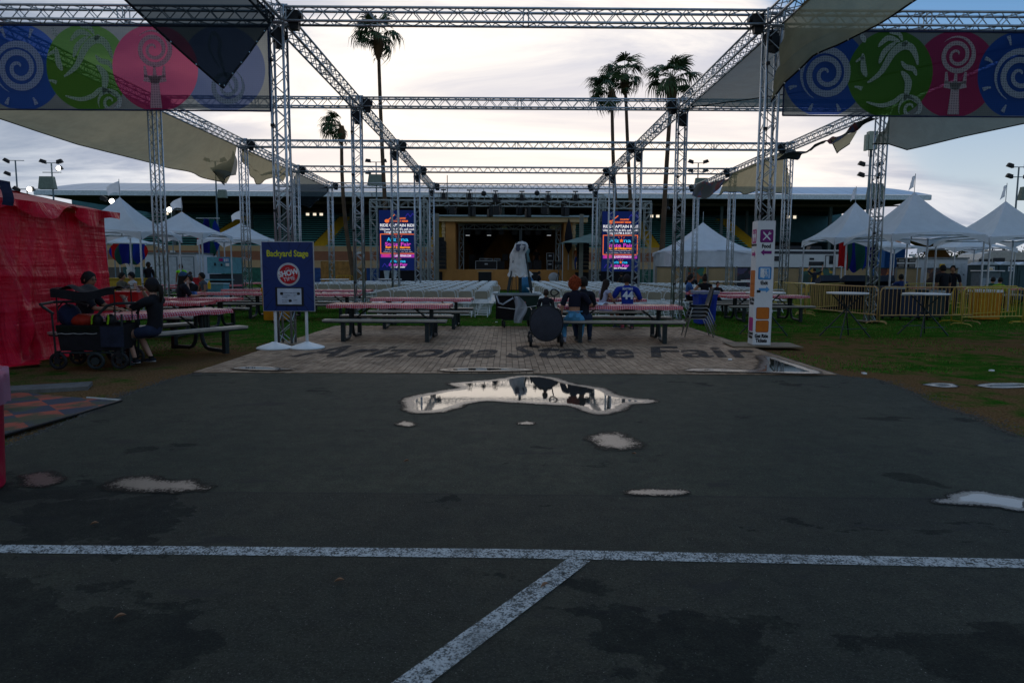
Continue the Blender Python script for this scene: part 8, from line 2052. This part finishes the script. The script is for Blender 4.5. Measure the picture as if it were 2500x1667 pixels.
text('REDWOOD', 0.16, RVD, facing((X(1990, DV)-rv.location.x, -0.01, zz(650, DV)+0.1)), rv, 'lettering', 0.004, 'CENTER', 0.002) if False else None
DV2 = 44
rv2 = thing('motorhome', 'cream motor coach with large windscreen above the portable toilets', 'motorhome', (X(2385, DV2), DV2, 0)); zr1 = zz(609, DV2)
MB().prism([(0.0, 0.5), (-0.1, 1.4), (0.05, zr1-0.5), (0.45, zr1-0.1), (0.9, zr1), (8.5, zr1), (8.5, 0.5)], -2.4, 0, facing((0, 0, 0))).build('body', M('coach_cream', (0.38, 0.36, 0.33), 0.4), rv2)
for (x0, x1, z0, z1) in ((0.1, 0.9, zr1-1.3, zr1-0.45), (1.0, 1.75, zr1-1.0, zr1-0.38), (2.1, 3.0, zr1-1.1, zr1-0.5), (3.6, 4.6, zr1-1.0, zr1-0.55)): MB().b2(x0, x1, -0.03, -0.004, z0, z1).build('window', GLS, rv2)
MB().b2(1.2, 3.0, 0.5, 1.6, zr1+0.002, zr1+0.12).build('roof_unit', M('coach_cream', (0.38, 0.36, 0.33)), rv2)
# portable toilets
PT_ = M('toilet_teal', (0.025, 0.055, 0.065), 0.5); PTR = M('toilet_roof', (0.50, 0.55, 0.60), 0.5)
for i, px in enumerate((2415, 2462, 2508)):
    D = 37; o = thing('portable_toilet', f'dark teal portable toilet with white roof, {["left", "middle", "right"][i]} one of the row', 'portable toilet', (X(px, D), D, 0), 0, 'portable toilets'); w = 1.02; zt4 = zz(641, D)
    MB().box((0, 0.5, zt4/2), (w, 1.0, zt4), taper=0.97).build('cabin', PT_, o); MB().prism([(-w/2-0.03, zt4+0.003), (-w/4, zt4+0.14), (0, zt4+0.17), (w/4, zt4+0.14), (w/2+0.03, zt4+0.003)], -1.05, 0.04, facing((0, 0, 0))).build('roof', PTR, o)
    MB().b2(-w*0.36, w*0.36, -0.02, 0.012, 0.1, zt4-0.28).build('door', M('toilet_door', (0.03, 0.068, 0.08), 0.5), o); MB().b2(-0.04, 0.28, -0.03, -0.021, zt4-0.34, zt4-0.08).build('notice', M('white_notice', (0.5, 0.53, 0.56)), o); MB().b2(0.0, 0.24, -0.034, -0.031, zt4-0.25, zt4-0.17).build('notice_print', M('blue_notice', (0.05, 0.12, 0.26)), o)
# hand wash / vendor unit with shelf
o = thing('food_cart', 'grey steel food cart left of the portable toilets', 'food cart', (X(2408, 33), 33, 0)); MB().box((0, 0, 0.75), (1.0, 0.6, 1.4)).build('body', M('cart_steel', (0.10, 0.14, 0.16), 0.4, 0.3), o); MB().box((0, -0.1, 1.55), (1.15, 0.75, 0.04)).build('shelf', WHTP, o); MB().box((0, -0.31, 1.0), (0.8, 0.02, 0.4)).build('panel', M('cart_panel', (0.20, 0.27, 0.30)), o)
small('hat', 'pale straw hat on the steel food cart', 'hat', MB().ball((0, 0, 0.06), (0.13, 0.11, 0.09), 12, 8).ball((0, 0, 0.01), (0.22, 0.2, 0.015), 14, 6), M('straw', (0.45, 0.35, 0.22)), (X(2414, 33), 32.9, 1.57))
# blue container, white trailer with doors, orange dome behind the tents
o = thing('container', 'blue corrugated container behind the outer right tower tents', 'container', (X(2160, 50), 50, 0)); w = X(2208, 50)-X(2160, 50)
MB().grid(lambda u, v: (u*w, 0.06 if int(u*60) % 2 else 0.0, 0.2+v*(zz(600, 50)-0.2)), 60, 1).build('corrugated_wall', M('container_blue', (0.015, 0.09, 0.26), 0.5), o); MB().b2(0, w, 0.08, 2.4, 0.2, zz(600, 50)).build('body', M('container_blue', (0.015, 0.09, 0.26)), o); 
o = thing('dome', 'dusky orange rounded tent behind the right canopies', 'tent', (X(2222, 52), 52, 0)); MB().grid(lambda u, v: (4.0*math.cos(math.pi*u)*-0.75+0.5, 3*v, 3.9*math.sin(math.pi*u)**0.7+0.05), 24, 4).build('cover', M('orange_canvas', (0.30, 0.12, 0.04), 0.8), o, True)
D = 42; tl_ = thing('office_trailer', 'white office trailer with two doors behind the right tents', 'trailer', (X(2243, D), D, 0)); w = X(2362, D)-X(2243, D); zt5 = zz(627, D)
MB().b2(0, w, 0, 2.4, 0.35, zt5).build('body', M('trailer_white', (0.42, 0.45, 0.48), 0.5, 0, 0.05), tl_); MB().b2(-0.05, w+0.05, -0.06, 2.45, zt5+0.003, zt5+0.1).build('roof_edge', M('trailer_trim', (0.16, 0.17, 0.17)), tl_)
for x in (0.35, 1.45, 2.2): 
    dr_ = MB().b2(x, x+0.65, -0.03, -0.003, 0.5, zt5-0.25).build('door', M('trailer_door', (0.36, 0.40, 0.43), 0.5), tl_); MB().b2(x+0.56, x+0.60, -0.06, -0.031, 1.3, 1.36).build('handle', BLK, dr_)
MB().b2(1.25, 1.55, -0.08, -0.035, zt5-0.75, zt5-0.30).build('yellow_notice', YEL, tl_)
o = thing('blue_tarp_wall', 'blue tarpaulin wall between the office trailer and the toilets', 'tarpaulin', (X(2362, 41), 41, 0)); MB().grid(lambda u, v: (u*1.2, 0.05*math.sin(u*20), v*zz(640, 41)), 30, 2).build('tarpaulin', M('blue_tarp2', (0.012, 0.05, 0.16), 0.6), o)
o = thing('floodlight_rack', 'black rack of four work lights above the tan fence', 'work lights', (X(2210, 41), 41, 0)); MB().tube((0, 0, 0), (0, 0, zz(625, 41)), 0.05).build('mast', BLK, o)
for sx in (-1, 1):
    for k in range(2): h_ = MB().box((sx*0.32, -0.05, zz(631+k*13, 41)), (0.42, 0.12, 0.22)).build('lamp_head', BLK, o); MB().box((sx*0.32, -0.12, zz(631+k*13, 41)), (0.32, 0.01, 0.14)).build('lens', M('lens_grey', (0.16, 0.16, 0.15), 0.2), h_)
# left: white trailer with doors, teal food stand, yellow counter
D = 34; tl_ = thing('office_trailer', 'white office trailer with two doors behind the left tents', 'trailer', (X(355, D), D, 0)); w = X(500, D)-X(355, D); zt5 = zz(624, D)
MB().prism([(0, 0.3), (0, zt5), (w*0.86, zt5), (w, 0.3)], -2.4, 0, facing((0, 0, 0))).build('body', M('trailer_white', (0.42, 0.45, 0.48)), tl_); MB().b2(-0.05, w*0.87, -0.06, 2.45, zt5+0.003, zt5+0.07).build('roof_edge', M('trailer_trim', (0.16, 0.17, 0.17)), tl_)
for px in (405, 446):
    x = X(px, D)-tl_.location.x; f_ = MB().b2(x-0.04, x+0.58, -0.02, -0.003, 0.45, zz(630, D)).build('door_frame', M('door_trim', (0.16, 0.20, 0.21)), tl_); dr_ = MB().b2(x, x+0.54, -0.03, -0.021, 0.48, zz(632, D)).build('door', M('trailer_door', (0.36, 0.40, 0.43)), tl_); m = MB(); [m.ball((x+0.06, -0.05, z), 0.025, 8, 5) for z in (1.25, 1.38)]; m.build('handle', BLK, dr_)
D = 32; o = thing('food_stand', 'teal food stand with menu boards left of the blue sign', 'food stand', (X(506, D), D, 0)); w = X(562, D)-X(506, D)
TB_ = M('stand_teal', (0.10, 0.30, 0.36), 0.5); MB().b2(0, w, 0, 1.5, 1.25, zz(631, D)).build('back_panel', TB_, o); MB().b2(0, w, 0.2, 1.4, 0.0, 1.22).build('counter_base', M('stand_dark', (0.03, 0.04, 0.05)), o); MB().b2(-0.05, w+0.05, -0.15, 0.3, 0.93, 0.99).build('counter', TB_, o)
for (a, b, c0, c1, mt, nm) in ((536, 546, 634, 641, PNK, 'menu_board'), (546, 561, 632, 644, LBL, 'menu_board'), (552, 560, 646, 653, WHTP, 'menu_board'), (524, 527, 645, 652, BLK, 'clock'), (540, 543, 647, 653, BLK, 'clock')): MB().b2(X(a, D)-o.location.x, X(b, D)-o.location.x, -0.04, -0.003, zz(c1, D), zz(c0, D)).build(nm, mt, o)
for k in range(3): MB().b2(X(549+4*k, D)-o.location.x, X(551.5+4*k, D)-o.location.x, -0.05, -0.041, zz(642, D), zz(635, D)).build('menu_print', WHTP, o)
o = thing('chest_cooler', 'light teal chest on the grass in front of the food stand', 'cooler', (X(522, 28), 28, 0)); MB().box((0, 0, 0.45), (0.95, 0.6, 0.8)).build('body', M('stand_teal', (0.10, 0.30, 0.36)), o); MB().box((0, 0, 0.87), (1.0, 0.64, 0.05)).build('lid', M('lid_pale', (0.30, 0.42, 0.46)), o)
small('counter', 'mustard yellow counter behind the camouflage shirt', 'counter', MB().box((0, 0, 0.5), (1.6, 0.7, 1.0)).box((0, 0, 1.03), (1.7, 0.8, 0.05)), M('mustard_counter', (0.36, 0.23, 0.02), 0.6), (X(322, 30), 30, 0))
small('white_bucket', 'white bucket of plastic cutlery on the yellow counter', 'bucket', MB().lathe([(0.13, 0), (0.17, 0.36), (0, 0.33)], 14), WHTP, (X(325, 30), 29.8, 1.06))
m = MB(); [m.tube((0.03*i-0.12, 0, 0.3), (0.06*i-0.24, 0.02, 0.72+0.03*math.sin(i*3)), 0.012, n=4) for i in range(9)]; small('cutlery', 'white sticks standing in the bucket by the red stall', 'sticks', m, WHTP, (X(325, 30), 29.8, 1.06))
small('storage_box', 'red plastic storage box beside the cap wearer, on the bench', 'box', MB().box((0, 0, 0.13), (0.52, 0.36, 0.26), taper=1.05).box((0, 0, 0.275), (0.57, 0.4, 0.03)), M('red_box', (0.42, 0.02, 0.02), 0.4), (X(312, 13.0), 13.0, 0.765-0.28*0+0.0))

# ================================================================== far trees and roofs on the right horizon
LEAF = [M('far_leaf_a', (0.035, 0.06, 0.025), 0.8), M('far_leaf_b', (0.06, 0.09, 0.035), 0.8)]
def far_tree(px, pyt, D, w, lb, seed):
    r = random.Random(seed); o = thing('tree', lb, 'tree', (X(px, D), D, 0), 0, 'distant trees'); zt6 = zz(pyt, D)
    m = MB(); m.path([(0, 0, 0), (0.1, 0, zt6*0.4), (0, 0, zt6*0.75)], [0.28, 0.2, 0.08], 7)
    for i in range(5): a = r.uniform(0, 6.28); m.tube((0, 0, zt6*(0.35+0.08*i)), (math.cos(a)*w*0.35, math.sin(a)*w*0.35, zt6*(0.6+0.06*i)), 0.09, 0.03, n=5)
    m.build('trunk', TRUNK, o)
    for k in range(2):
        m = MB()
        for i in range(420):
            c = Vector((r.gauss(0, 0.30)*w, r.gauss(0, 0.28)*w, zt6*(0.70+r.gauss(0, 0.13)))); cl_ = mnoise.noise(c*0.6+Vector((seed, 0, 0)))
            if cl_ < -0.12 or c.z > zt6*1.02: continue
            s = r.uniform(0.12, 0.32); q = Matrix.Rotation(r.uniform(0, 6.28), 3, Vector((r.random(), r.random(), r.random()+.1)).normalized())
            m.add([c+q @ Vector((-s, 0, 0)), c+q @ Vector((0, s*0.5, 0)), c+q @ Vector((s, 0, 0)), c+q @ Vector((0, -s*0.5, 0))], [(0, 1, 2, 3)])
        m.build('crown', LEAF[k], o)['kind'] = 'stuff'
for i, (px, py, D, w, lb) in enumerate(((2290, 600, 95, 5.5, 'small dark tree seen between the right tents'), (2345, 606, 100, 5, 'second small tree seen between the right tents'), (2405, 612, 110, 6, 'low tree above the cream coach windscreen'), (2440, 603, 90, 7, 'rounded tree above the cream coach'), (2485, 600, 95, 7, 'tree above the cream coach at the right edge'), (2540, 596, 95, 8, 'tree just past the right edge'), (2375, 578, 120, 5, 'wispy tree top over the low canopies'), (-30, 560, 90, 8, 'tree hidden behind the red stall'))): far_tree(px, py, D, w, lb, i+3)
for i, (px, py, D) in enumerate(((2262, 602, 88), (2302, 598, 92), (2352, 595, 90), (2392, 593, 95), (2420, 600, 90), (2445, 598, 94))):
    o = thing('utility_pole', f'distant utility pole on the right horizon, {ORD[i]} from the left', 'utility pole', (X(px, D), D, 0), 0, 'distant utility poles'); MB().tube((0, 0, 0), (0, 0, zz(py, D)), 0.13, 0.09, n=6).build('pole', M('old_wood_pole', (0.06, 0.045, 0.035)), o); MB().b2(-0.8, 0.8, -0.06, 0.06, zz(py, D)-0.8, zz(py, D)-0.68).build('crossarm', M('old_wood_pole', (0.06, 0.045, 0.035)), o)
o = MB().b2(X(2255, 100), X(2560, 100), 100, 100.4, 0, zz(640, 100)).build('far_wall', M('far_wall_grey', (0.14, 0.15, 0.16), 0.8)); o['kind'] = 'structure'
o = MB().b2(X(2340, 98), X(2600, 98), 98, 104, 0, zz(622, 98)).build('shed', M('shed_pale', (0.30, 0.32, 0.34), 0.7)); tag(o, 'long pale low shed on the right horizon', 'shed')
m = MB(); m.path([Vector((X(2255, 89), 89, zz(606, 89))), Vector((X(2350, 89), 89, zz(612, 89))), Vector((X(2460, 89), 89, zz(603, 89)))], 0.03, 4); o = m.build('power_line', BLK); tag(o, 'thin power line strung between the distant poles', 'cable')
# scraps on the ground
for i, (px, py, lb) in enumerate(((1212, 787, 'white paper scrap on the grass below the left chairs'), (2421, 906, 'tiny white scrap on the dirt at the right'), (1782, 881, 'white crumb of litter on the right pavers'), (2110, 913, 'small pale litter at the paver corner'))): small('litter', lb, 'litter', MB().box((0, 0, 0.012), (0.07, 0.05, 0.02)), WHTP, onz(px, py)+Vector((0, 0, 0.015 if i == 2 else 0)), 0.5*i, 'scraps of litter')
